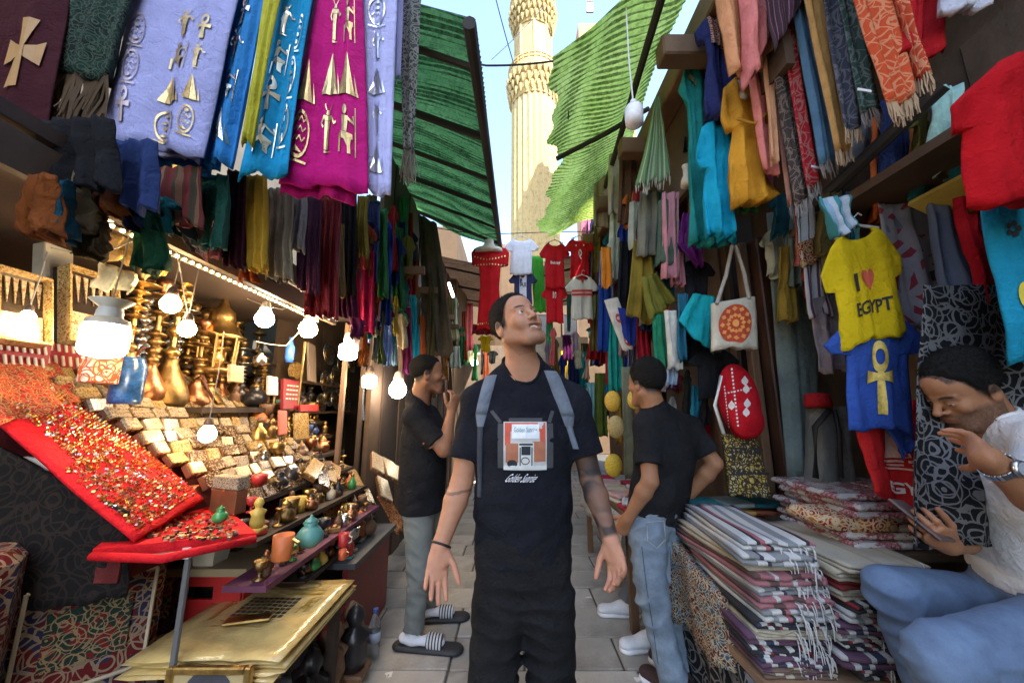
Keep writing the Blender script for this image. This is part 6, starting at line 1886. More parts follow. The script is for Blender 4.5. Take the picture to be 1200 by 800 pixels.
# second row, below and behind: dresses in the shade
def dress(label, c, x0, x1, y0, y1, X=-1.0, m=None, prof=None, folds=2.5, amp=.016, name='hanging_dress', cat='dress', sl=6, group='clothes hung over the souvenir side'):
    return hang(name, label, cat, m or cloth_mat(c, .85, 700, .3), [(x0 + sl * .3, y0), (x1 + sl * .2, y0), (x1, y1 + 3), (x0 - sl * .3, y1 - 3)], X=X, folds=folds + 1.2, amp=amp, prof=prof, th=.012, group=group, nu=24)
def sequin(name, c, c2):
    key = ('seq', name)
    if key in MATS: return MATS[key]
    m, nt, N, L, B = newmat(name)
    co = coords(N, L, 'Object', 160)
    vo = N.new('ShaderNodeTexVoronoi'); L.new(co, vo.inputs['Vector'])
    sp = N.new('ShaderNodeSeparateColor'); L.new(vo.outputs['Color'], sp.inputs[0])
    L.new(ramp(N, L, sp.outputs[0], [(0, c), (.7, c2)], 'CONSTANT'), B.inputs['Base Color'])
    B.inputs['Metallic'].default_value = .7; B.inputs['Roughness'].default_value = .25
    nm_ = N.new('ShaderNodeNormalMap') if False else None
    bump(N, L, B, sp.outputs[1], 1.0, .004)
    MATS[key] = m
    return m
seq_r = sequin('red sequins', (.16, .006, .01), (.4, .05, .05)); seq_b = sequin('blue sequins', (.01, .015, .07), (.08, .1, .25)); seq_p = sequin('plum sequins', (.05, .008, .03), (.2, .06, .12)); seq_g = sequin('gold sequins', (.2, .12, .03), (.5, .35, .12))
dress('black cloth hanging below the brown fringe', (.008, .008, .010), 42, 132, 140, 218, -1.20)
dress('navy blue shirt hanging below the lavender robe', (.02, .04, .13), 112, 182, 165, 246, -1.15)
dress('dark red striped cloth under the blue hem', None, 182, 236, 196, 262, -1.15, stripe_mat('red stripes', [(0, (.16, .012, .012)), (.4, (.05, .04, .02)), (.6, (.2, .1, .05)), (.75, (.12, .01, .01))], 18))
p, o = dress('green dress with flower motifs hanging under the blue robes', (.02, .10, .075), 226, 268, 206, 290, -1.12)
prints(p, o, [[disc(.3, .62, .07, .045), disc(.7, .7, .07, .045)], [stroke([(.3, .66), (.32, .9)], .02), stroke([(.7, .74), (.68, .92)], .02)]], plain('flower print', (.5, .2, .12), .8))
dress('dark maroon dress right of the green dress', (.05, .008, .016), 264, 288, 200, 312, -1.12)
dress('mustard yellow dress hanging below the magenta robe', (.42, .24, .02), 278, 313, 206, 316, -1.08)
dress('beige linen dress right of the mustard one', (.26, .22, .15), 312, 344, 222, 327, -1.06)
dress('white-grey blouse right of the beige dress', (.32, .31, .30), 338, 358, 226, 292, -1.04)
dress('plum sequinned dress behind the white-grey blouse', None, 352, 376, 228, 342, -1.05, seq_p)
dress('red sequinned dancing dress at the middle of the dark row', None, 362, 398, 228, 372, -1.04, seq_r, folds=4, amp=.02)
dress('gold sequinned top among the red sequins', None, 386, 402, 262, 345, -1.02, seq_g)
dress('black shawl hanging right of the red sequins', (.012, .011, .013), 396, 418, 226, 345, -1.02)
dress('dark plum veil hanging beside the magenta veil', (.07, .012, .045), 398, 418, 290, 372, -1.01)
dress('magenta veil hanging lowest of the dark row', (.34, .01, .06), 413, 438, 296, 388, -1.0, folds=1.5)
dress('golden-green narrow dress above the magenta veil', (.28, .22, .04), 418, 430, 230, 300, -1.0)
dress('blue sequinned dress between gold and teal ones', None, 426, 444, 236, 330, -.99, seq_b)
pal = [('red', (.30, .015, .02)), ('navy', (.015, .025, .09)), ('teal', (.015, .13, .16)), ('olive', (.13, .12, .03)), ('white', (.5, .49, .46)), ('mustard', (.4, .24, .03)), ('black', (.01, .01, .011)), ('plum', (.09, .01, .06)), ('orange', (.5, .13, .02)), ('pink', (.55, .16, .2)), ('green', (.03, .17, .06)), ('cream', (.5, .43, .3)), ('brown', (.12, .06, .03)), ('sky blue', (.18, .34, .5)), ('royal blue', (.02, .05, .3)), ('grey', (.2, .2, .2)), ('turquoise', (.02, .32, .36)), ('rust', (.3, .07, .02))]
def strip_row(n, xa, xb, ya, yb, h0, h1, Xa, Xb, where, group, seed, names, wpx=(9, 17), y_slope=0, tee=.25, Yr=None, shade_k=1.0):
    rr = random.Random(seed)
    for k in range(n):
        f = (k + .5) / n
        x = xa + (xb - xa) * f + rr.uniform(-3, 3); y = ya + (yb - ya) * rr.random() + y_slope * f; h = rr.uniform(h0, h1); w = rr.uniform(*wpx) * (1 - .3 * f if names == 'L' else 1)
        X = Xa + (Xb - Xa) * rr.random(); Yk = None if Yr is None else rr.uniform(*Yr)
        cn, c = rnd_pick(rr, pal)
        c = tuple(q * rr.uniform(.7, 1.2) * shade_k for q in c)
        istee = rr.random() < tee
        nm_, pr = (('hanging_shirt', TEE) if istee else (('hanging_dress', DRESS) if rr.random() < .35 else ('hanging_cloth', None)))
        if istee: w *= 1.7; h *= .5
        kd = nm_.split('_')[1]
        hang(nm_, '%s %s, %s counted inwards %s' % (cn, kd, ORD[k], where), kd, cloth_mat(tuple(round(q, 3) for q in c), .85, 700, .3), [(x - w / 2, y), (x + w / 2, y), (x + w / 2 + rr.uniform(-2, 2), y + h), (x - w / 2 + rr.uniform(-3, 1), y + h)], Y=Yk, X=X, folds=rr.uniform(1.6, 3.4), amp=.024, prof=pr, th=.012, nu=16, nv=12, group=group)
strip_row(26, 420, 484, 226, 290, 60, 120, -.92, -1.15, 'in the upper dark row left of the awning', 'clothes in the upper dark row on the left', 3, 'L', (10, 18))
strip_row(22, 418, 482, 320, 375, 40, 85, -.92, -1.1, 'in the lower dark row above the folded-arms man', 'clothes in the lower dark row on the left', 8, 'L', (8, 15))
# deeper on the left: shuttered wooden fronts
sf = thing('wooden_shop', 'brown wooden shop front with shutters beyond the folded-arms man', 'shop front', V((-1.25, 5, 0)))
for k in range(16):
    MB().box((-1.22 + (k % 2) * .012, 3.3 + k * .26, 1.95), (.04, .25, 3.9)).build('board', board if k % 3 else wood_old, sf)
for k in range(5):
    MB().box((-1.15, 3.6 + k * .8, 2.3), (.05, .09, 1.6), Matrix.Rotation(.5, 3, 'X')).build('brace', wood_brown, sf)
for k in range(6):
    MB().box((-1.02, 3.45 + k * .62, 2.75), (.32, .05, .07)).build('bracket', wood_brown, sf)
tbz = thing('tube_lamp', 'lit white tube lamp fixed inside the dark shop front on the left', 'lamp', P(526, 340, 5.2))
MB().tube([P(526, 332, 5.2), P(531, 347, 5.0)], .02, 8).build('tube', emit_mat('tube lamp', (.95, 1, .95), 3), tbz)
strip_row(12, 482, 552, 300, 360, 40, 90, -.85, -1.02, 'along the brown wooden shop front', 'clothes along the brown shop front', 5, 'L', (7, 12), 40)
# grey drape hanging in front of shop front
hang('hanging_cloth', 'brown sacking drape hanging from the shop front left of the red dress', 'cloth', cloth_mat((.10, .075, .05)), [(490, 250), (512, 262), (535, 415), (500, 420)], Y=4.2, folds=2, amp=.04)

# ------------------------------------------------------------------ centre: shirts hung across the alley
def tee(label, c, x0, x1, y0, y1, Y=None, X=None, m=None, prof=TEE, name='hanging_shirt', cat='shirt', hanger=True, skew=0, group=None, puff=.008, folds=2.4, amp=.012, dy=0):
    return hang(name, label, cat, m or cloth_mat(c, .8, 900, .12), [(x0, y0), (x1, y0 + skew), (x1, y1 + skew), (x0, y1)], Y=Y, X=X, folds=folds, amp=amp, prof=prof, th=.012, puff=puff, scoop=.10, hanger=hanger, nu=20, nv=20, group=group, dy=dy)
G_ = 'shirts hung across the alley'
redfab = cloth_mat((.46, .008, .015), .8, 900, .15, key='jersey red')
line = thing('clothes_line', 'line across the alley carrying the red and white shirts', 'line', P(630, 272, 4.7))
MB().tube([P(480, 262, 4.75), P(560, 275, 4.7), P(640, 272, 4.7), P(760, 270, 4.6)], .006, 6).build('rope', plain('rope', (.1, .08, .06), .8), line)
p, o = hang('hanging_dress', 'red dress with gold coin trim on a pale bust form above the smiling man', 'dress', redfab, [(552, 291), (597, 291), (590, 386), (557, 386)], Y=4.5, folds=2, amp=.012, prof=[(0, .1), (.06, .0), (.22, .0), (.24, .2), (.5, .22), (1, .08)], th=.02, puff=.07, scoop=.0)
prints(p, o, [[disc(.1 + .08 * k, .13 + .05 * math.sin(k * .33), .018, .012, 6)] for k in range(11)] + [[disc(.1 + .08 * k, .24, .018, .012, 6)] for k in range(11)] + [[disc(.14 + .072 * k, .95, .018, .012, 6)] for k in range(11)] + [[ringshape(.75, .8, .14, .09, .02)]], gold_foil, 'coin_trim', .02)
bz = P(573, 288, 4.5); s = sizem(1, bz)
MB().lathe([(17 * s, -9 * s), (16 * s, -4 * s), (8 * s, -1 * s), (5.5 * s, 3 * s), (5.5 * s, 7 * s), (3 * s, 8 * s)], bz, 16, Matrix.Diagonal(V((1, .6, 1)))).build('bust_form', ivory, o, True)
hang('hem_ruffle', 'dark ruffle at the hem of the red coin-trimmed dress', 'ruffle', seq_r, [(554, 380), (592, 380), (593, 392), (552, 392)], Y=4.48, folds=6, amp=.02)
p, o = tee('white polo shirt hung at the centre of the alley', (.62, .64, .70), 590, 632, 279, 322, 4.6, group=G_)
p, o = tee('navy jersey with pale centre band under the white polo', (.03, .035, .10), 596, 630, 318, 358, 4.65, group=G_)
prints(p, o, [[rect(.38, .08, .62, .98)]], plain('pale band', (.55, .55, .62), .8), 'centre_band', .010); w2, _ = text2('All', True)
prints(p, o, [place2(w2, .40, .34, .2, .13)], plain('dark lettering', (.03, .03, .08), .8), 'lettering', .016, 0); prints(p, o, [[disc(.48, .16, .07, .05)]], plain('badge dark', (.1, .03, .06), .8), 'badge', .016)
p, o = tee('red jersey with white chest lettering, upper left of the red group', None, 632, 668, 283, 338, 4.5, m=redfab, group=G_)
w2, _ = text2('Beirby', True); prints(p, o, [place2(w2, .36, .44, .32, .08)], white_pl, 'lettering', .016, 0)
p, o = tee('red jersey with white emblem, upper right of the red group', None, 661, 697, 278, 326, 4.4, m=redfab, group=G_)
prints(p, o, [[disc(.38, .22, .02, .02), disc(.62, .22, .02, .02), ringshape(.5, .42, .05, .09, .02), stroke([(.5, .33), (.55, .42), (.48, .5), (.54, .56)], .03)]], white_pl, 'emblem', .016)
p, o = tee('red jersey with small white number, below the lettered one', None, 634, 666, 334, 378, 4.55, m=redfab, group=G_)
w2, _ = text2('10', True); prints(p, o, [place2(w2, .43, .2, .13, .18)], white_pl, 'number', .016, 0)
p, o = tee('cream jersey with two red chest stripes', (.58, .53, .45), 662, 702, 324, 374, 4.35, group=G_)
prints(p, o, [[rect(.2, .33, .8, .38), rect(.2, .42, .8, .47)], [poly((.44, .09), (.56, .09), (.5, .19))]], plain('stripe red', (.5, .02, .02), .8), 'stripe', .016)
hang('hanging_cloth', 'bright green cloth behind the red jerseys', 'cloth', cloth_mat((.05, .3, .03)), [(622, 300), (636, 300), (640, 366), (626, 366)], Y=4.9)
tee('small yellow shirt hung beside the smiling man', (.55, .38, .01), 560, 578, 392, 412, 5.0, puff=.01)
hang('hanging_cloth', 'dark green scarf between the cream and red jerseys', 'cloth', cloth_mat((.02, .06, .04)), [(664, 345), (670, 345), (668, 388), (664, 388)], Y=4.4)

# far end: open shop fronts, tables and goods in the light
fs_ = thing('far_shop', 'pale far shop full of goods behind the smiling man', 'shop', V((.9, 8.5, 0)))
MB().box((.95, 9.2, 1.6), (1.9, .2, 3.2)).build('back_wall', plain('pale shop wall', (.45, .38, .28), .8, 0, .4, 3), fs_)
for k in range(4): MB().box((.95, 9.0, .5 + .5 * k), (1.8, .22, .03)).build('shelf', wood_brown, fs_)
rr = random.Random(77)
for k in range(44):
    cn, cm = rnd_pick(rr, gcol)
    row = k % 4
    souvenir(rnd_pick(rr, ('pot', 'bottle', 'figurine', 'scarab_box')), V((.12 + (k // 4) * .16 + rr.uniform(-.03, .03), 8.98, .516 + .5 * row)), rr.uniform(.2, .36), cm, rnd_pick(rr, gcol)[1], '%s vessel on the far shop shelves, %s from the left in row %s' % (cn, ORD[k // 4], ['one', 'two', 'three', 'four'][row]), 'goods on the far shop shelves')
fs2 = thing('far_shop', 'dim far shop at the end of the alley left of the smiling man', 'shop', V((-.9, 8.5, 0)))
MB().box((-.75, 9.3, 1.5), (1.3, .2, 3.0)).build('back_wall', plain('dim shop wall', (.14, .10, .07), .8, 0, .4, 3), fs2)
for k in range(3): MB().box((-.75, 9.1, .5 + .5 * k), (1.2, .22, .03)).build('shelf', wood_brown, fs2)
for k in range(21):
    cn, cm = rnd_pick(rr, gcol)
    souvenir(rnd_pick(rr, ('pot', 'bottle', 'figurine')), V((-1.25 + (k // 3) * .16 + rr.uniform(-.03, .03), 9.08, .516 + .5 * (k % 3))), rr.uniform(.22, .4), cm, rnd_pick(rr, gcol)[1], '%s vessel on the dim far shop shelves, %s from the left in row %s' % (cn, ORD[k // 3], ['one', 'two', 'three'][k % 3]), 'goods on the dim far shop shelves')
lp = thing('shop_lamp', 'lit lamp deep in the alley left of the smiling man', 'lamp', P(556, 425, 7.5))
MB().ball(P(556, 425, 7.5), .07, 12, 8).build('glass', emit_mat('far lamp', (1, .85, .6), 12), lp, True)
lp = thing('shop_lamp', 'lit lamp deep in the alley right of the smiling man', 'lamp', P(668, 415, 7.5))
MB().ball(P(668, 415, 7.5), .09, 12, 8).build('glass', emit_mat('far lamp', (1, .85, .6), 12), lp, True)
strip_row(20, 640, 720, 376, 420, 25, 60, 0, 0, 'along the far end right of the smiling man', 'clothes at the far end on the right', 61, 'C', (7, 13), Yr=(5.5, 8))
strip_row(16, 482, 580, 380, 430, 25, 50, 0, 0, 'along the far end left of the smiling man', 'clothes at the far end on the left', 62, 'C', (6, 12), Yr=(6, 8.5))
strip_row(14, 650, 715, 440, 480, 25, 50, 0, 0, 'in the low far row behind the tattooed arm', 'clothes in the low far row', 63, 'C', (7, 12), Yr=(4.6, 6))
strip_row(15, 40, 345, 185, 215, 60, 85, -1.16, -1.19, 'in the shade-darkened row under the stall canopy edge', 'clothes in the shade-darkened row under the canopy edge', 64, 'L', (22, 34), 55, .15, None, .35)  # palette darkened here to stand in for shade under the canopy
for i, (lab, pts) in enumerate((('loose white cable drooping under the canopy above the games boxes', [PX(60, 290, -1.5), PX(110, 300, -1.4), PX(170, 275, -1.3)]), ('loose white cable between the two hanging white bulbs', [PX(300, 400, -1.5), PX(335, 405, -1.45), PX(362, 375, -1.35)]), ('thin cable looping behind the upper warm bulb', [PX(205, 285, -1.3), PX(212, 320, -1.35), PX(222, 375, -1.36)]),
        ('grey cable drooping under the light string near its end', [PX(290, 350, -1.25), PX(330, 362, -1.25), PX(355, 345, -1.25)]))):
    cable(lab, pts, .0028, (.4, .36, .3))
for i, (px, py, Z) in enumerate(((748, 796, .004), (455, 790, .004), (690, 700, .004))):
    c = PZ(px, py, Z); p = Panel(c + V((-.02, .015, 0)), c + V((.02, .018, .004)), c + V((.022, -.014, 0)), c + V((-.018, -.016, .003)), 1, .003, i, th=.001); p.n = V((0, 0, 1))
    p.grid(MB(), 4, 4).build('paper_scrap', white_pl, label=['scrap of white paper on the paving below the washed jeans', 'scrap of white paper on the paving by the red bench', 'scrap of white paper on the paving below the tattooed hand'][i], cat='litter')
# ------------------------------------------------------------------ right: clothes and textile stalls
rs = thing('clothes_stall', 'timber clothes stall with posts and boarded back behind the seated stallholder', 'stall', V((1.9, 1.8, 0)))
for k in range(16):
    MB().box((2.02 + (k % 2) * .008, .3 + k * .22 + .1, 1.5), (.03, .212, 3.0)).build('plank', wood_old, rs)
MB().box((2.10, 2.9, 1.5), (.6, .05, 3.0)).build('end_wall', plain('dark end wall', (.03, .02, .015), .8), rs)
a, b = P(945, 250, 1.75), P(1105, 100, 1.25)
MB().tube([a, b], .03, 8).build('slanting_pole', plain('pole dark', (.025, .018, .014), .7), rs)
MB().box((1.78, 1.2, 2.35), (.5, 1.4, .04)).build('shelf', wood_old, rs)
MB().box((1.80, 1.45, 1.96), (.04, .9, .04)).build('rail', plain('pole dark', (.025, .018, .014), .7), rs)
pb = P(905, 400, 2.28)
MB().box((pb.x, 2.28, 1.25), (.11, .10, 2.5), None, .008).build('post', plain('mahogany', (.055, .022, .012), .45, 0, .4, 3, 30, .3), rs)
MB().box((pb.x - .10, 2.33, 1.25), (.05, .06, 2.5), None, .006).build('post', wood_brown, rs)
MB().box((1.75, 1.15, 2.18), (.25, .5, .02), Matrix.Rotation(.5, 3, 'Y')).build('yellow_board', plain('yellow board', (.42, .30, .05), .7), rs)
hang('hanging_canvas', 'wide grey-green canvas sheet hanging beside the mahogany post', 'canvas', cloth_mat((.16, .20, .18), .85, 300, .25), [(898, 250), (952, 248), (965, 560), (925, 562)], X=1.68, folds=1.2, amp=.012, th=.02)
# --- scarves along the front beam, top right
def scarf(label, m, pts, fr=None, X=1.30, fl=.06, n=34, seed=0):
    (x0, y0), (x1, y1), (x2, y2), (x3, y3) = pts
    e = -120
    def up(a, b):
        f = (e - b[1]) / (a[1] - b[1]); return (b[0] + (a[0] - b[0]) * f, e)
    pts2 = [up(pts[0], pts[3]), up(pts[1], pts[2]), pts[2], pts[3]]
    Yc = depthY(pts, None, X)
    p, o = hang('fringed_scarf', label, 'scarf', m, pts2, Y=Yc, folds=1.3, amp=.010, th=.012, group='fringed scarves along the top right', nv=26, nu=16, seed=seed, topamp=.8)
    if fr is not None: fringe(p, fr, o, fl, n, seed, r=.0026)
    return p, o
fr_t = plain('tan fringe', (.34, .22, .12), .9); fr_g = plain('grey brown fringe', (.17, .14, .12), .9)
pa = lambda n, g, l, t=None: arabesque_mat(n, g, l, t, 15, width=.035)
scarf('orange paisley scarf with tan fringe, widest of the top right scarves', pa('orange paisley', (.55, .07, .018), (.62, .22, .10)), [(1000, 0), (1050, 0), (1070, 116), (1040, 125)], fr_t, fl=.07, n=40, seed=1)
scarf('narrow orange scarf edge right of the widest orange scarf', pa('orange paisley 2', (.5, .06, .018), (.65, .26, .13)), [(1050, 0), (1063, 0), (1088, 88), (1077, 92)], fr_t, X=1.36, n=14, seed=2)
scarf('green-grey paisley scarf with white tag left of the orange scarf', pa('green paisley', (.04, .085, .07), (.15, .19, .16)), [(983, 0), (1003, 0), (1034, 126), (1011, 133)], fr_g, n=24, seed=3)
scarf('slate paisley scarf with white tag, between the green and tan scarves', pa('slate paisley', (.06, .06, .085), (.16, .15, .15)), [(966, 0), (986, 0), (1009, 148), (988, 154)], fr_t, n=22, seed=4)
scarf('plain golden-tan scarf between slate and steel blue ones', cloth_mat((.52, .27, .08), .85), [(941, 0), (968, 0), (994, 174), (980, 180)], fr_t, n=20, seed=5)
scarf('steel blue scarf left of the golden-tan one', cloth_mat((.09, .18, .26), .85), [(930, 10), (943, 5), (978, 186), (962, 192)], fr_g, n=16, seed=6)
scarf('red paisley scarf with white tag', pa('red paisley', (.40, .012, .02), (.40, .14, .11)), [(917, 40), (931, 28), (964, 212), (946, 219)], fr_g, n=18, seed=7)
scarf('dark brown paisley scarf left of the red one', pa('brown paisley', (.05, .035, .028), (.17, .12, .09)), [(906, 70), (919, 58), (946, 232), (932, 238)], fr_g, X=1.26, n=16, seed=8)
scarf('dusty pink scarf left of the dark brown paisley one', cloth_mat((.42, .2, .14), .85), [(902, 80), (909, 75), (933, 240), (922, 242)], fr_g, X=1.27, n=10, seed=9)
tagm = plain('white tag', (.7, .7, .68), .6)
for i, (px, py) in enumerate(((1013, 106), (994, 124), (957, 196))):
    c = P(px, py, 1.10 + .17 * i - .03)
    MB().box(c, (.045, .003, .009), Matrix.Rotation(.2, 3, 'Y')).build('price_tag', tagm, label='white price tag on the %s scarf' % ['green-grey', 'slate', 'red paisley'][i], cat='tag')
tee('dark red shirt hanging above the widest orange scarf', (.42, .008, .012), 1040, 1120, -60, 66, X=1.45, hanger=False)
tee('white shirt corner at the top edge above the dark red shirt', (.5, .48, .52), 1090, 1170, -70, 14, X=1.5, hanger=False)
hang('hanging_cloth', 'black cloth with pink pinstripes above the red paisley scarf', 'cloth', stripe_mat('pinstripe', [(0, (.025, .006, .012)), (.75, (.4, .1, .2)), (.85, (.025, .006, .012))], 60), [(888, -60), (948, -60), (935, 10), (905, 62)], X=1.22, folds=3)
# --- draped dresses, upper middle right
pk = cloth_mat((.62, .18, .15), .8, 700, .2); peach = cloth_mat((.66, .28, .12), .8, 700, .2)
hang('hanging_drape', 'peach satin drape at the top of the clothes side', 'drape', peach, [(826, -60), (875, -60), (905, 70), (858, 85)], X=1.12, folds=2.2, amp=.03, th=.03, hem=.03)
hang('hanging_drape', 'coral pink satin drape beside the peach one', 'drape', pk, [(862, -60), (905, -60), (904, 38), (880, 100)], X=1.16, folds=2.4, amp=.03, th=.03, hem=.03)
hang('fringed_scarf', 'long coral pink shawl hanging below the pink drape', 'scarf', cloth_mat((.66, .20, .16), .85), [(872, 45), (903, 50), (915, 206), (893, 200)], X=1.24, folds=1.6, amp=.015)
hang('fringed_scarf', 'long peach shawl edge beside the coral shawl', 'scarf', cloth_mat((.62, .30, .15), .85), [(893, 60), (905, 62), (910, 190), (902, 190)], X=1.22, folds=1, amp=.01)
p, o = hang('hanging_dress', 'navy dress with red embroidered yoke on a bust', 'dress', cloth_mat((.022, .028, .11), .85), [(806, 22), (862, 30), (868, 140), (828, 138)], X=1.14, folds=2.5, amp=.02, prof=DRESS, th=.03, puff=.02)
prints(p, o, [[rect(.3, .05, .7, .34)]], arabesque_mat('red embroidery', (.25, .008, .012), (.5, .35, .25), (.08, .01, .03), 40), 'embroidered_yoke', .012, 3)
p, o = hang('hanging_dress', 'mustard yellow tunic with tied waist right of the cyan dress', 'dress', cloth_mat((.60, .27, .02), .75), [(838, 90), (898, 98), (908, 236), (856, 240)], X=1.20, folds=3, amp=.025, prof=CAFTAN, th=.03, puff=.02)
MB().tube([p.S(.12, .42, .07), p.S(.4, .5, .085), p.S(.7, .44, .085), p.S(.9, .5, .07)], .008, 6).build('waist_tie', cloth_mat((.45, .2, .02)), o, True)
p, o = hang('hanging_dress', 'sea-green dress with beaded shoulder', 'dress', cloth_mat((.015, .22, .20), .8), [(790, 72), (832, 80), (848, 290), (806, 286)], X=1.15, folds=2.5, amp=.02, prof=DRESS, th=.03, puff=.02)
prints(p, o, [[disc(.3 + .03 * k, .10 + .015 * k, .035, .012, 8) for k in range(5)]], sequin('beads', (.4, .25, .1), (.6, .55, .45)), 'beadwork', .02)
hang('hanging_dress', 'bright cyan dress in front of the sea-green one', 'dress', cloth_mat((.005, .30, .44), .75), [(812, 140), (868, 148), (866, 282), (824, 276)], X=1.12, folds=2.8, amp=.024, prof=CAFTAN, th=.03, puff=.02)
for i, (px, py) in enumerate(((829, 30), (806, 70), (836, 152), (866, 108), (805, 205))):
    c = PX(px, py, 1.18); s = sizem(1, c)
    MB().lathe([(8 * s, -14 * s), (7 * s, -6 * s), (4 * s, 0), (4 * s, 8 * s), (5 * s, 12 * s), (2 * s, 14 * s)], c, 12).build('bust_form', ivory, smooth=True, label='pale bust form above the %s' % ['navy dress', 'sea-green dress', 'cyan dress', 'mustard tunic', 'purple cloth'][i], cat='bust form')
p, o = hang('fringed_scarf', 'green and white chequered scarf hanging from one point under the bright awning', 'scarf', stripe_mat('kufiya', [(0, (.12, .25, .09)), (.35, (.45, .48, .36)), (.5, (.12, .25, .09)), (.8, (.36, .4, .28))], 30), [(768, 114), (772, 114), (789, 206), (746, 218)], X=1.02, folds=3, amp=.02, hem=.02)
fringe(p, plain('cream fringe', (.4, .38, .3), .9), o, .06, 30, 9)
pb_ = thing('lamp_bulb', 'unlit white bulb on a long cord in front of the bright awning', 'light bulb', P(743, 135, 1.7))
c = P(743, 135, 1.7); s = sizem(1, c)
MB().lathe([(4 * s, -14 * s), (10 * s, -12 * s), (10.5 * s, -2 * s), (10.5 * s, 8 * s), (8 * s, 12 * s)], c, 18).build('glass', plain('opal glass', (.75, .73, .72), .25), pb_, True)
so = MB().lathe([(8 * s, 12 * s), (4 * s, 16 * s), (3 * s, 20 * s)], c, 12).build('socket', white_pl, pb_, True)
MB().tube([c + V((0, 0, 20 * s)), P(737, 70, 1.72), P(731, -40, 1.75)], .004, 6).build('cord', white_pl, so)
for i, (x0, x1, y0, y1, c_, lab) in enumerate(((697, 722, 180, 266, (.33, .27, .19), 'beige tunic hanging under the right edge of the bright awning'), (714, 732, 175, 250, (.45, .42, .36), 'white tunic sleeve right of the beige tunic'), (726, 745, 170, 262, (.10, .05, .03), 'brown jacket right of the white tunic'),
        (750, 772, 225, 300, (.18, .17, .13), 'grey speckled shawl below the chequered scarf'), (772, 792, 235, 310, (.06, .09, .06), 'dark green jacket below the chequered scarf'))):
    hang('hanging_tunic', lab, 'tunic', cloth_mat(c_), [(x0, y0), (x1, y0), (x1 + 2, y1), (x0 - 2, y1)], X=1.02, folds=2, amp=.018, th=.03)
# --- things hung at eye level between the man in jeans and the mahogany post
hang('hanging_cloth', 'purple cloth hanging above the turquoise one', 'cloth', cloth_mat((.17, .02, .16)), [(800, 250), (812, 250), (822, 296), (790, 290)], X=1.16, folds=2, amp=.018)
hang('hanging_cloth', 'purple cloth point below the bust form', 'cloth', cloth_mat((.14, .015, .13)), [(792, 285), (822, 285), (824, 312), (816, 312)], X=1.17, folds=2, amp=.014)
hang('hanging_shirt', 'black shirt hanging above the turquoise cloth', 'shirt', cloth_mat((.012, .012, .016)), [(790, 305), (840, 305), (836, 360), (796, 358)], X=1.22, folds=2, amp=.014, prof=TEE)
hang('hanging_cloth', 'turquoise cloth corner left of the mandala tote', 'cloth', cloth_mat((.01, .33, .36)), [(812, 344), (838, 348), (838, 416), (794, 378)], X=1.15, folds=1.5, amp=.014)
hang('hanging_shirt', 'black skirt below the turquoise cloth', 'skirt', cloth_mat((.012, .011, .012)), [(792, 374), (830, 374), (832, 424), (792, 424)], X=1.20, folds=3, amp=.018)
tee('black t-shirt hanging left of the red backpack', (.012, .012, .014), 806, 866, 408, 468, X=1.26, hanger=False)
tee('red jersey with white print low behind the man in jeans', None, 804, 846, 474, 524, X=1.32, m=redfab, hanger=False)
# mandala tote
c = PX(860, 380, 1.22); s = sizem(1, c)
t = thing('tote_bag', 'cream tote bag with orange flower mandala hanging by long straps', 'bag', c)
p = Panel(P(834, 356, c.y), P(884, 348, c.y), P(888, 406, c.y), P(834, 412, c.y), 1.2, .005, 3, th=.05)
bag = p.grid(MB(), 12, 10).build('bag', cloth_mat((.48, .42, .32), .9, 400), t, True)
mand = [ringshape(.46, .5, .36, .38, .05, 24), disc(.46, .5, .08, .09)]
prints(p, bag, [[disc(.46, .5, .37, .40, 24)]], plain('mandala red', (.42, .05, .015), .9, 0, .3, 60), 'mandala_ground', .003, 2)
mb = MB()
for k in range(12):
    w = 2 * PI * k / 12
    for rr_, rw in ((.16, .045), (.29, .05)):
        p.decal(mb, [poly(*[(.46 + rr_ * math.cos(w) + rw * math.cos(w + q) * 1.2, .5 + rr_ * 1.06 * math.sin(w) + rw * math.sin(w + q)) for q in (0, 1.57, 3.14, 4.71)])], .007, 0)
p.decal(mb, [disc(.46, .5, .07, .08)], .007, 0)
mb.build('mandala_petals', plain('mandala orange', (.68, .26, .06), .9), bag)
for a, b in (((840, 356), (858, 288)), ((878, 350), (862, 288))):
    MB().tube([P(a[0], a[1], c.y - .03), P((a[0] + b[0]) / 2 + 2, (a[1] + b[1]) / 2, c.y - .01), P(b[0], b[1], c.y)], .010, 6).build('strap', cloth_mat((.35, .31, .26)), t)
# red backpack (woven)
c = PX(866, 470, 1.28)
S = SDF(); cc = c; s = sizem(1, c)
S.ell(cc + V((0, 0, 0)), (23 * s, .075, 44 * s), np.array(Matrix.Rotation(-.08, 3, 'Y')), .01); S.ell(cc + V((0, -.05, -22 * s)), (19 * s, .05, 20 * s), None, .02)
v, q = S.mesh(.005)
t = thing('woven_backpack', 'red and white woven backpack hanging below the mandala tote', 'backpack', c)
redw = cloth_mat((.42, .006, .012), .9, 300, .25, key='woven red')
bb = link('bag', np_mesh('bag', v, q, redw, c), t)
bvb = BVHTree.FromPolygons([tuple(k) for k in v], [tuple(k) for k in q])
def on_bag(shapes, x0, y0, x1, y1, off=.003, sub=1):
    mb = MB()
    for vs, fs in shapes:
        vs, fs = subdiv(vs, fs, sub); out = []
        for a, b in vs:
            d = ray(x0 + (x1 - x0) * a, y0 + (y1 - y0) * b); hit = bvb.ray_cast(V((0, 0, CZ)), d)
            out.append((hit[0] if hit[0] is not None else V((0, 0, CZ)) + d.normalized() * (c - V((0, 0, CZ))).length) - d.normalized() * off)
        mb.add(out, fs)
    return mb
dots = []
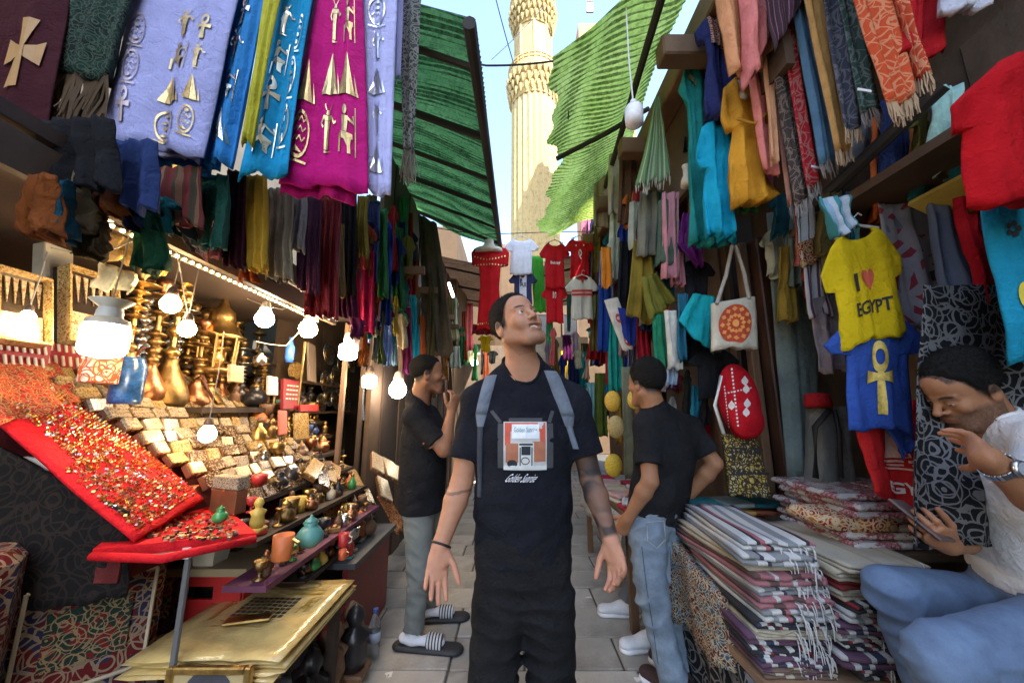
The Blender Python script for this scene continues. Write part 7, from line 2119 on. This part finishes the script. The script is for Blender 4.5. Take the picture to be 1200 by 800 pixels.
for k in range(16): dots.append(rect(.28 + .012 * k, .04 + k * .055, .33 + .012 * k, .07 + k * .055))
for k in range(14): dots.append(rect(.08 + .02 * k * .5, .30 + k * .045, .11 + .02 * k * .5, .325 + k * .045))
for k in range(9): dots.append(rect(.1 + k * .09, .40 - .01 * k, .15 + k * .09, .42 - .01 * k))
for (x, y) in ((.68, .22), (.72, .34), (.75, .55), (.72, .68), (.3, .58)):
    for j in range(4): dots.append(poly(*[(x + (.10 - .02 * j) * (1 if j % 2 == 0 else .8) * math.cos(w), y + (.07 - .014 * j) * math.sin(w)) for w in (0, .5, 1.57, 2.6, 3.14, 4.71)][0:6]) if j in (0,) else rect(x - .02, y - .1 + .05 * j, x + .02, y - .08 + .05 * j))
on_bag(dots, 845, 428, 886, 508).build('woven_pattern', plain('woven white', (.6, .52, .46), .9), bb, kind='stuff')
MB().tube([P(845, 440, c.y - .04), P(838, 475, c.y - .03), P(848, 508, c.y - .03)], .010, 6).build('strap', white_pl, t, True)
# yellow patterned bag
yel = arabesque_mat('yellow ikat', (.50, .34, .05), (.05, .035, .025), (.55, .45, .2), 30, width=.09)
p, o = hang('shoulder_bag', 'yellow and black geometric bag below the red woven backpack', 'bag', yel, [(846, 508), (886, 512), (902, 578), (856, 582)], X=1.30, folds=1, amp=.006, th=.06)
bands = [rect(.0, .20 + .0 * k, 1, .235) for k in range(1)] + [rect(0, .62, 1, .655)] + [poly((.06 + .125 * k, .28), (.115 + .125 * k, .22), (.17 + .125 * k, .28), (.115 + .125 * k, .34)) for k in range(7)] + [poly((.06 + .125 * k, .60), (.115 + .125 * k, .55), (.17 + .125 * k, .60), (.115 + .125 * k, .65)) for k in range(7)] + [ringshape(.12 + .19 * k, .45, .055, .06, .025, 10) for k in range(5)]
prints(p, o, [bands], plain('bag black', (.03, .022, .018), .9), 'woven_bands', .004, 0)
# --- the two shirts with writing and the red one
Ysh = 1.36
yell = cloth_mat((.62, .42, .006), .85, 900, .15, key='yellow tee')
p, o = hang('hanging_shirt', 'yellow t-shirt reading I love EGYPT with a red heart', 'shirt', yell, [(958, 280), (1048, 258), (1072, 386), (972, 412)], Y=1.42, folds=2.2, amp=.008, prof=[(0, .34), (.05, .22), (.12, .14), (.34, .0), (.5, .04), (.515, .15), (.7, .15), (1, .12)], puff=.010, scoop=.1, hanger=True, nu=28, nv=28)
w1, _ = text2('I', True); w2, _ = text2('EGYPT', True)
prints(p, o, [place2(w1, .34, .40, .05, .16), place2(w2, .30, .66, .42, .12)], plain('print black', (.02, .018, .016), .8), 'lettering', .004, 1)
hh = [(.5 + .5 * (16 * math.sin(t) ** 3) / 17, .47 - .5 * (13 * math.cos(t) - 5 * math.cos(2 * t) - 2 * math.cos(3 * t) - math.cos(4 * t)) / 15) for t in [2 * PI * k / 28 for k in range(28)]]
prints(p, o, [place2([poly(*hh)], .43, .37, .17, .21)], plain('print red', (.6, .03, .015), .8), 'heart', .004, 2)
blu = cloth_mat((.030, .075, .30), .85, 900, .2, key='blue tee')
p, o = hang('hanging_shirt', 'blue t-shirt with golden ankh below the yellow one', 'shirt', blu, [(962, 372), (1084, 366), (1094, 508), (970, 500)], Y=1.44, folds=2.2, amp=.010, prof=TEE, puff=.008, hanger=False, nu=24, nv=24)
prints(p, o, [place2(ankh(), .36, .24, .25, .64)], plain('gold print', (.62, .42, .08), .5, .3, .4, 60), 'ankh_print', .005, 2)
hang('hanging_cloth', 'loose blue sleeve end hanging below the golden ankh shirt', 'cloth', cloth_mat((.025, .06, .25), .85), [(1036, 500), (1072, 498), (1068, 520), (1056, 538)], Y=1.45, folds=1.5, amp=.01)
rede = cloth_mat((.52, .016, .016), .8, 900, .15, key='red egypt tee')
p, o = hang('hanging_shirt', 'red t-shirt reading EGYPT with pyramid print beside the seated man', 'shirt', rede, [(1000, 492), (1078, 470), (1104, 604), (1022, 580)], Y=1.50, folds=2, amp=.018, th=.02, nu=24, nv=18)
prints(p, o, [place2([poly((.35, .0), (.8, .62), (.05, .62)), rect(.05, .66, .95, .70), rect(.12, .73, 1.0, .76), rect(.05, .79, .9, .82)], .22, .12, .5, .62)], plain('pale pink print', (.62, .36, .28), .8), 'pyramid_print', .006, 2)
w2, _ = text2('EGYPT', True)
prints(p, o, [place2(w2, .26, .76, .5, .12)], plain('print offwhite', (.7, .6, .52), .8), 'lettering', .007, 1)
hang('hanging_cloth', 'red sleeve of the pyramid shirt reaching toward the seated man', 'cloth', rede, [(1068, 468), (1078, 470), (1102, 522), (1068, 530)], Y=1.47, folds=1.5, amp=.014)
# --- behind the seated man
tie = arabesque_mat('tie dye', (.26, .035, .05), (.28, .26, .28), (.14, .17, .20), 6, width=.12)
p, o = hang('fringed_scarf', 'red and blue tie-dyed shawl with long brown fringe behind the yellow shirt', 'scarf', tie, [(1028, 240), (1090, 238), (1124, 388), (1050, 384)], X=1.72, folds=2, amp=.018)
fringe(p, plain('dark fringe', (.13, .07, .04), .9), o, .10, 60, 4, r=.003)
hang('hanging_jeans', 'dark blue jeans hanging right of the tie-dyed shawl', 'jeans', denim_mat('dark jeans', (.012, .022, .055), (.04, .07, .13)), [(1088, 238), (1118, 236), (1146, 350), (1110, 352)], X=1.72, folds=1.5, amp=.015, th=.03)
hang('hanging_cloth', 'orange-brown shawl strip left of the tie-dyed shawl', 'cloth', cloth_mat((.20, .06, .02)), [(1012, 242), (1034, 242), (1060, 380), (1044, 382)], X=1.78, folds=1, amp=.01)
hang('hanging_shirt', 'big red t-shirt at the right edge above the turquoise dress', 'shirt', cloth_mat((.46, .004, .008)), [(1128, 92), (1250, 40), (1262, 236), (1142, 240)], X=1.45, folds=2, amp=.014, prof=[(0, .3), (.08, .1), (.2, -.16), (.4, -.12), (.42, .02), (1, .0)], puff=.02, nu=20)
hang('hanging_cloth', 'long red cloth between the jeans and the turquoise dress', 'cloth', cloth_mat((.36, .005, .010)), [(1118, 232), (1160, 232), (1178, 362), (1142, 358)], X=1.70, folds=1.5, amp=.015)
p, o = hang('hanging_dress', 'turquoise dress with black flower and bird motifs at the right edge', 'dress', cloth_mat((.01, .24, .36), .8), [(1148, 236), (1262, 232), (1290, 420), (1186, 428)], X=1.60, folds=2, amp=.014, th=.02)
prints(p, o, [[disc(.22 + .045 * math.cos(w), .20 + .035 * math.sin(w), .026, .02, 8) for w in [k * 1.256 for k in range(5)]]], plain('motif black', (.015, .015, .02), .8), 'flower_motif', .005)
prints(p, o, [[disc(.2, .62, .075, .09)]], plain('motif yellow', (.62, .48, .04), .8), 'bird_motif', .005); prints(p, o, [[poly((.15, .68), (.26, .62), (.22, .74)), rect(.0, .0, .22, .012)]], plain('motif black', (.015, .015, .02), .8), 'bird_detail', .008)
hang('patterned_curtain', 'black curtain with grey scroll embroidery behind the seated stallholder', 'curtain', arabesque_mat('black scroll', (.006, .006, .007), (.16, .15, .145), None, 17, width=.04), [(1080, 335), (1300, 335), (1310, 640), (1064, 640)], X=1.66, folds=3, amp=.016, nu=26)
for i, (x0, x1, y0, y1, st) in enumerate(((930, 975, 232, 302, 0), (938, 985, 290, 366, 1), (952, 992, 350, 432, 2))):
    mm = [stripe_mat('blue stripes', [(0, (.55, .58, .62)), (.6, (.04, .05, .12)), (.75, (.55, .58, .62))], 28), stripe_mat('plum stripes', [(0, (.5, .48, .48)), (.5, (.10, .03, .06)), (.85, (.5, .48, .48))], 40), cloth_mat((.25, .2, .2))][st]
    hang('striped_shirt', ['white shirt with dark fan stripes left of the yellow shirt', 'plum striped shirt left of the yellow shirt', 'grey shirt with dark emblem left of the blue ankh shirt'][i], 'shirt', mm, [(x0, y0), (x1, y0 - 8), (x1 + 8, y1), (x0 + 8, y1 + 6)], X=1.52, folds=2.5, amp=.014)
p, o = hang('headscarf', 'pale blue and teal bandana on the hook above the yellow shirt', 'bandana', stripe_mat('teal bandana', [(0, (.05, .3, .32)), (.4, (.35, .5, .62)), (.7, (.6, .65, .7))], 20), [(958, 232), (994, 230), (1000, 268), (978, 280)], Y=1.40, folds=2, amp=.02)
p, o = hang('embroidered_cap', 'dark red embroidered pouch beside the striped shirts', 'pouch', arabesque_mat('red pouch', (.16, .01, .012), (.4, .3, .15), None, 40), [(934, 286), (956, 278), (964, 302), (940, 312)], X=1.46, folds=1, amp=.006, th=.03)
# costume stand with red cap
c = P(965, 510, 2.0)
t = thing('costume_stand', 'grey costume with black trim under a small red cap beside the ankh shirt', 'costume', V((c.x, c.y, 0)))
p = Panel(P(950, 478, 2.0), P(985, 476, 2.0), P(1000, 600, 2.0), P(946, 600, 2.0), 1.5, .012, 8, th=.10)
p.grid(MB(), 12, 12).build('robe', cloth_mat((.16, .16, .14)), t, True)
MB().tube([P(972, 480, 1.93), P(955, 500, 1.93), P(956, 560, 1.92)], .014, 8).build('trim', plain('trim black', (.01, .01, .011), .7), t, True)
MB().tube([P(978, 480, 1.93), P(984, 510, 1.93), P(986, 560, 1.92)], .010, 8).build('trim', plain('trim black', (.01, .01, .011), .7), t, True)
s = sizem(1, c)
MB().lathe([(13 * s, -7 * s), (13.5 * s, -2 * s), (12 * s, 8 * s), (4 * s, 10 * s)], P(958, 470, 1.97), 14).build('cap', cloth_mat((.34, .012, .014)), t, True)
# --- random further clothes between the awning and the man in jeans
strip_row(26, 690, 800, 228, 300, 50, 110, 1.0, 1.2, 'in the upper row on the clothes side', 'clothes in the upper row on the right', 41, 'R', (12, 22), -10)
strip_row(26, 688, 800, 330, 395, 45, 95, 1.0, 1.18, 'in the middle row on the clothes side', 'clothes in the middle row on the right', 42, 'R', (10, 18))
strip_row(14, 690, 830, 430, 470, 40, 80, 1.1, 1.3, 'in the low row behind the man in jeans', 'clothes in the low row on the right', 43, 'R', (9, 16), tee=.1)
hang('hanging_tunic', 'olive-gold tunic hanging above the man in jeans', 'tunic', cloth_mat((.22, .15, .02)), [(742, 282), (765, 284), (775, 385), (734, 368)], X=.97, folds=2.5, amp=.02)
hang('hanging_tunic', 'olive satin cloth swept to the right above the man in jeans', 'tunic', cloth_mat((.13, .12, .015), .5), [(752, 325), (770, 320), (792, 352), (760, 376)], X=.96, folds=2.5, amp=.018)
hang('hanging_tunic', 'orange narrow tunic right of the red jerseys', 'tunic', cloth_mat((.62, .2, .02)), [(704, 290), (716, 290), (717, 336), (704, 338)], X=.86, folds=1.5, amp=.012)
p, o = hang('hanging_cloth', 'cream sash with round red motifs right of the cream jersey', 'sash', cloth_mat((.52, .46, .38)), [(708, 352), (724, 348), (745, 405), (730, 412)], X=.86, folds=1, amp=.006)
prints(p, o, [[ringshape(.5, .4, .2, .09, .06), ringshape(.5, .85, .2, .09, .06)]], plain('motif red', (.35, .03, .02), .8), 'motif', .004)
hang('hanging_cloth', 'emerald green scarf above the man in jeans', 'scarf', cloth_mat((.02, .2, .1)), [(764, 368), (780, 368), (786, 430), (768, 436)], X=.98, folds=1.5, amp=.012)
hang('hanging_cloth', 'white scarf next to the emerald green one', 'scarf', cloth_mat((.52, .49, .42)), [(778, 364), (793, 364), (800, 432), (784, 432)], X=1.0, folds=1.5, amp=.012)
hang('hanging_cloth', 'royal blue cloth left of the olive-gold tunic', 'cloth', cloth_mat((.015, .03, .2)), [(724, 360), (748, 366), (744, 408), (732, 396)], X=.92, folds=1.5, amp=.014)
for i, (px, py, rr_, cn, c_) in enumerate(((718, 470, 13, 'golden', (.6, .34, .03)), (722, 500, 14, 'beaded ochre', (.42, .3, .1)), (719, 545, 14, 'bright yellow', (.62, .42, .03)), (744, 468, 12, 'yellow', (.6, .42, .06)))):
    c = PX(px, py, .78 if i < 3 else .86); s = sizem(1, c)
    MB().ball(c, (rr_ * s * .75, .04, rr_ * s * .95), 16, 10).build('beaded_bag', plain('bag %d' % i, c_, .6, 0, .4, 90, 200, .6), smooth=True, label='%s round beaded bag on the strap of bags beside the man in jeans' % cn, cat='bag')
p, o = hang('strap_of_bags', 'tall grey-olive backing with bag loops left of the man in jeans', 'backing', cloth_mat((.13, .13, .08)), [(728, 430), (746, 430), (748, 560), (732, 560)], X=.88, folds=1, amp=.006)
# --- pale goods on the middle table
mt = thing('goods_table', 'table of pale folded goods behind the tattooed arm', 'table', V((1.05, 3.3, 0)))
MB().box((1.06, 3.35, .70), (.62, 1.5, .04)).build('top', wood_brown, mt)
for i in (-1, 1):
    for j in (-1, 1): MB().box((1.06 + i * .27, 3.35 + j * .68, .34), (.05, .05, .68)).build('leg', wood_brown, mt)
hang('table_skirt', 'white lace skirt on the front of the pale goods table', 'cloth', cloth_mat((.55, .53, .50)), [(672, 560), (722, 640), (722, 690), (672, 600)], Y=None, X=.73, folds=4, amp=.01) if False else None
sk = Panel(V((.735, 4.1, .70)), V((.735, 2.62, .70)), V((.72, 2.62, .42)), V((.72, 4.1, .42)), 5, .012, 5, th=.01); sk.n = V((-1, 0, 0))
sk.grid(MB(), 24, 6).build('skirt', arabesque_mat('lace', (.55, .53, .5), (.35, .33, .3), None, 30), mt, True)
rr = random.Random(5)
for k in range(34):
    cn, c_ = rnd_pick(rr, [('white', (.62, .6, .57)), ('cream', (.55, .48, .38)), ('pale pink', (.55, .36, .34)), ('white', (.6, .6, .62)), ('red', (.4, .03, .06)), ('grey', (.3, .29, .28))])
    x = .85 + (k % 3) * .19 + rr.uniform(-.02, .02); y = 2.72 + (k // 6) * .23 + rr.uniform(-.02, .02); z = .722 + (.035 if (k // 3) % 2 else 0)
    MB().box((x, y, z + .015), (.17, .20, .03), Matrix.Rotation(rr.uniform(-.3, .3), 3, 'Z') @ Matrix.Rotation(rr.uniform(-.05, .05), 3, 'X'), .012).build('folded_garment', cloth_mat(c_, .85, 700, .25), label='%s folded garment on the pale goods table, %s in the heap from the front' % (cn, ORD[k]), cat='garment', group='folded garments on the pale goods table')

# ------------------------------------------------------------------ folded throws, front right
def throw_mesh(w, L, t, layers, seed, m):
    rr = random.Random(seed); path = []
    lt = t / layers
    for k in range(layers):
        z = lt * (k + .5); n = 9
        xs_ = [(-w / 2 + w * i / n) for i in range(n + 1)]
        if k % 2: xs_ = xs_[::-1]
        for i, x in enumerate(xs_): path.append((x + rr.uniform(-.002, .002), z + rr.uniform(-.0015, .0015)))
        if k < layers - 1:
            sx = 1 if k % 2 == 0 else -1
            path += [(sx * (w / 2 + lt * .45), z + lt * .25), (sx * (w / 2 + lt * .45), z + lt * .75)]
    th = lt * .82
    ny = 9
    mb = MB(); vs, uv, fs = [], [], []
    arc = 0; arcs = [0]
    for a, b in zip(path, path[1:]): arc += math.hypot(b[0] - a[0], b[1] - a[1]); arcs.append(arc)
    n = len(path); ph = rr.uniform(0, 6)
    for j in range(ny + 1):
        y = -L / 2 + L * j / ny
        for side in (1, -1):
            for i, (x, z) in enumerate(path):
                a = path[max(0, i - 1)]; b = path[min(n - 1, i + 1)]
                dx, dz = b[0] - a[0], b[1] - a[1]; l = math.hypot(dx, dz) or 1
                nx, nz = -dz / l, dx / l
                wv = .006 * math.sin(9 * x / w + 5 * y / L + ph) * (z / t) + .0016 * math.sin(40 * x + ph + i)
                endw = 1 - .25 * (1 if j in (0, ny) else 0)
                vs.append(V((x + nx * side * th / 2 * endw + .004 * math.sin(11 * y + ph), y + .004 * math.sin(i * 1.7 + ph) * (1 if j in (0, ny) else 0), z + nz * side * th / 2 * endw + wv)))
                uv.append((arcs[i], y))
    st = 2 * n
    for j in range(ny):
        for i in range(n - 1):
            a = j * st + i
            fs.append((a, a + 1, a + st + 1, a + st)); a += n
            fs.append((a, a + st, a + st + 1, a + 1))
        fs.append((j * st, j * st + st, j * st + st + n, j * st + n)); a = j * st + n - 1
        fs.append((a, a + n, a + st + n, a + st))
    for j in (0, ny):
        for i in range(n - 1):
            a = j * st + i; q = (a, a + n, a + n + 1, a + 1); fs.append(q if j == 0 else q[::-1])
    mb.add(vs, fs, uv)
    return mb.mesh('throw', m, (0, 0, 0), True)
cr, wh, gy, bk, pkc, nv_, pl, rd = (.50, .42, .30), (.62, .59, .54), (.26, .26, .26), (.02, .02, .022), (.42, .12, .14), (.035, .035, .075), (.12, .05, .09), (.36, .02, .03)
pals = [('white, pink and grey striped', [(0, wh), (.18, gy), (.30, wh), (.45, pkc), (.55, bk), (.62, wh), (.8, gy)]), ('grey and white striped', [(0, gy), (.3, wh), (.5, nv_), (.58, gy), (.8, wh)]), ('cream', [(0, cr), (.6, (.42, .34, .23)), (.75, cr)]),
        ('rose pink and brown striped', [(0, (.4, .15, .16)), (.35, (.12, .06, .05)), (.6, (.4, .15, .16)), (.9, wh)]), ('brown and cream striped', [(0, (.16, .10, .07)), (.4, cr), (.55, (.16, .1, .07)), (.8, pl)]), ('plum and white striped', [(0, pl), (.25, wh), (.4, nv_), (.6, wh), (.72, pl)]), ('dark red', [(0, (.25, .02, .02)), (.8, (.12, .012, .012))]), ('black and white striped', [(0, bk), (.3, wh), (.45, bk), (.6, rd), (.68, wh), (.85, nv_)])]
wm = [stripe_mat('throw %d' % i, st, rg.uniform(5, 8)) for i, (_, st) in enumerate(pals)]
white_fr = plain('white fringe', (.6, .57, .52), .9)
tbl = thing('textile_table', 'low board table under the stacks of folded throws', 'table', V((1.15, 1.8, 0)))
MB().box((1.20, 1.85, .44), (.62, .85, .03)).build('board', plain('table board', (.30, .17, .09), .6, 0, .3, 4, 40, .3), tbl)
for i in (-1, 1):
    for j in (-1, 1): MB().box((1.20 + i * .27, 1.85 + j * .38, .212), (.05, .05, .424)).build('leg', wood_old, tbl)
blk = Panel(V((.895, 2.27, .42)), V((.895, 1.45, .42)), V((.93, 1.45, .02)), V((.93, 2.27, .02)), 3, .015, 6, th=.01); blk.n = V((-1, 0, 0))
blk.grid(MB(), 20, 8).build('under_cloth', arabesque_mat('dark floral', (.010, .010, .012), (.2, .19, .18), None, 9, width=.03), tbl, True)
MB().lathe([(.10, 0), (.13, .36), (.125, .36), (.09, .01)], (1.02, 2.42, 0), 16, None, False).build('blue_bin', plain('bin blue', (.03, .05, .16), .5), smooth=True, label='dark blue bin under the folded throws', cat='bin')
def stack(xc, y0, n, z0, w, L, seed, where, order):
    rr = random.Random(seed); z = z0
    for k in range(n):
        i = order[k % len(order)]; t = rr.uniform(.028, .046); ly = rnd_pick(rr, (2, 2, 3))
        me = throw_mesh(w * rr.uniform(.92, 1.05), L * rr.uniform(.93, 1.05), t, ly, seed * 50 + k, wm[i])
        o = link('folded_throw', me, None, V((xc + rr.uniform(-.018, .018), y0 + L / 2 + rr.uniform(-.03, .03), z)), '%s folded throw, %s from the bottom of the %s stack' % (pals[i][0], ORD[k], where), 'throw', 'folded throws in the %s stack' % where, None, (rr.uniform(-.015, .015), rr.uniform(-.02, .02), rr.uniform(-.09, .09)))
        if rr.random() < .8:
            mb = MB()
            for q in range(7):
                x = rr.uniform(.0, .5) * w; dz = rr.uniform(.2, 1) * t
                L2 = rr.uniform(.03, .09)
                a = V((x, -L / 2 * .98, dz))
                ex = rr.uniform(-.012, .02); mb.tube([a, a + V((ex * .2, -.010, -.002)), a + V((ex * .5, -.015, -L2 * .35)), a + V((ex * .8, -.014, -L2 * .7)), a + V((ex, -.012, -L2))], [.002, .0024, .0022, .002, .0014], 5)
            f = link('fringe', mb.mesh('fringe', white_fr), o, kind='stuff')
        z += t * .97
    return z
zt = stack(1.03, 1.52, 13, .457, .27, .60, 3, 'front', [4, 5, 7, 5, 2, 7, 0, 3, 1, 3, 2, 1, 0])
stack(1.36, 1.50, 11, .457, .30, .52, 5, 'second', [7, 5, 7, 0, 5, 0, 7, 2, 6, 2, 2])
stack(1.34, 2.02, 10, .457, .34, .40, 6, 'rear', [4, 6, 2, 7, 6, 4, 2, 4, 2, 4])
# rolled red patterned bag on top, small teal and brown folded scarves
c = P(985, 612, 1.72)
p = Panel(c + V((-.16, .10, .03)), c + V((.10, .06, .03)), c + V((.16, -.08, .01)), c + V((-.10, -.06, .01)), 1, .006, 4, th=.06); p.n = V((0, -.3, 1)).normalized()
p.grid(MB(), 14, 8).build('kilim_bag', arabesque_mat('kilim', (.28, .012, .02), (.6, .46, .28), (.45, .15, .03), 26, width=.07), smooth=True, label='red kilim bag with cream zigzag piping lying on the folded throws', cat='bag')
for i, (cn, c_) in enumerate((('brown', (.2, .09, .04)), ('ochre', (.45, .26, .06)), ('rust', (.28, .07, .03)), ('teal', (.03, .14, .15)), ('grey-green', (.18, .2, .17)), ('dark teal', (.02, .09, .1)))):
    c = P(822 + (i % 3) * 34, 596 - (i // 3) * 8, 2.28)
    MB().box(c, (.18, .22, .022), Matrix.Rotation(rg.uniform(-.3, .3), 3, 'Z'), .009).build('folded_scarf', cloth_mat(c_), label='%s folded scarf behind the front stack of throws, %s' % (cn, 'upper layer' if i > 2 else 'lower layer'), cat='scarf', group='folded scarves behind the throws')
pk_sup = thing('pack_table', 'table behind the throws carrying plastic-packed shawls', 'table', V((1.72, 2.0, 0)))
MB().box((1.70, 1.98, .82), (.58, .75, .03)).build('top', wood_old, pk_sup)
for i in (-1, 1):
    for j in (-1, 1): MB().box((1.70 + i * .25, 1.98 + j * .33, .40), (.05, .05, .80)).build('leg', wood_old, pk_sup)
m, nt, N, L, B = newmat('packed shawl'); co = coords(N, L, 'Object', 14); n1 = noise(N, L, co, 1.2, 5, .7)
L.new(ramp(N, L, n1.outputs[0], [(.25, (.5, .46, .42)), (.48, (.6, .55, .5)), (.55, (.30, .03, .05)), (.66, (.5, .3, .28)), (.75, (.45, .4, .36))]), B.inputs['Base Color']); B.inputs['Roughness'].default_value = .18; B.inputs['Coat Weight'].default_value = .6
bump(N, L, B, noise(N, L, co, 2.5, 4, .7, 1.5).outputs[0], .8, .02)
for k in range(14):
    col_ = k % 2; z = .84 + (k // 2) * .030
    MB().box((1.55 + col_ * .30 + rg.uniform(-.02, .02), 1.86 + rg.uniform(-.03, .03), z + .013), (.29, .44, .027), Matrix.Rotation(rg.uniform(-.08, .08), 3, 'Z'), .010).build('packed_shawl', m, label='plastic-packed pale and red shawl, %s layer of the %s pile' % (ORD[k // 2], ['nearer', 'farther'][col_]), cat='shawl', group='plastic-packed shawls')
p = Panel(V((.86, 2.30, .74)), V((.90, 1.72, .62)), V((.90, 1.70, .36)), V((.86, 2.3, .30)), 1.5, .02, 9, th=.05); p.n = V((-1, 0, 0))
p.grid(MB(), 14, 10).build('patchwork_cover', arabesque_mat('patchwork', (.10, .02, .02), (.45, .36, .22), (.03, .10, .16), 34, width=.045), smooth=True, label='dark beaded patchwork cover hanging beside the washed jeans', cat='cover')

# clothes that fill the gaps between the dresses and the scarves on the clothes side
strip_row(16, 800, 905, 60, 190, 60, 120, 1.28, 1.42, 'behind the satin drapes on the clothes side', 'clothes behind the satin drapes', 71, 'R', (16, 28), tee=.15)
strip_row(12, 905, 1000, 225, 300, 50, 110, 1.5, 1.62, 'behind the yellow shirt on the clothes side', 'clothes behind the yellow shirt', 72, 'R', (14, 24), tee=.15)
strip_row(12, 1010, 1190, 100, 180, 60, 120, 1.75, 1.85, 'under the shelf at the top right', 'clothes under the top right shelf', 73, 'R', (24, 40), tee=.15)
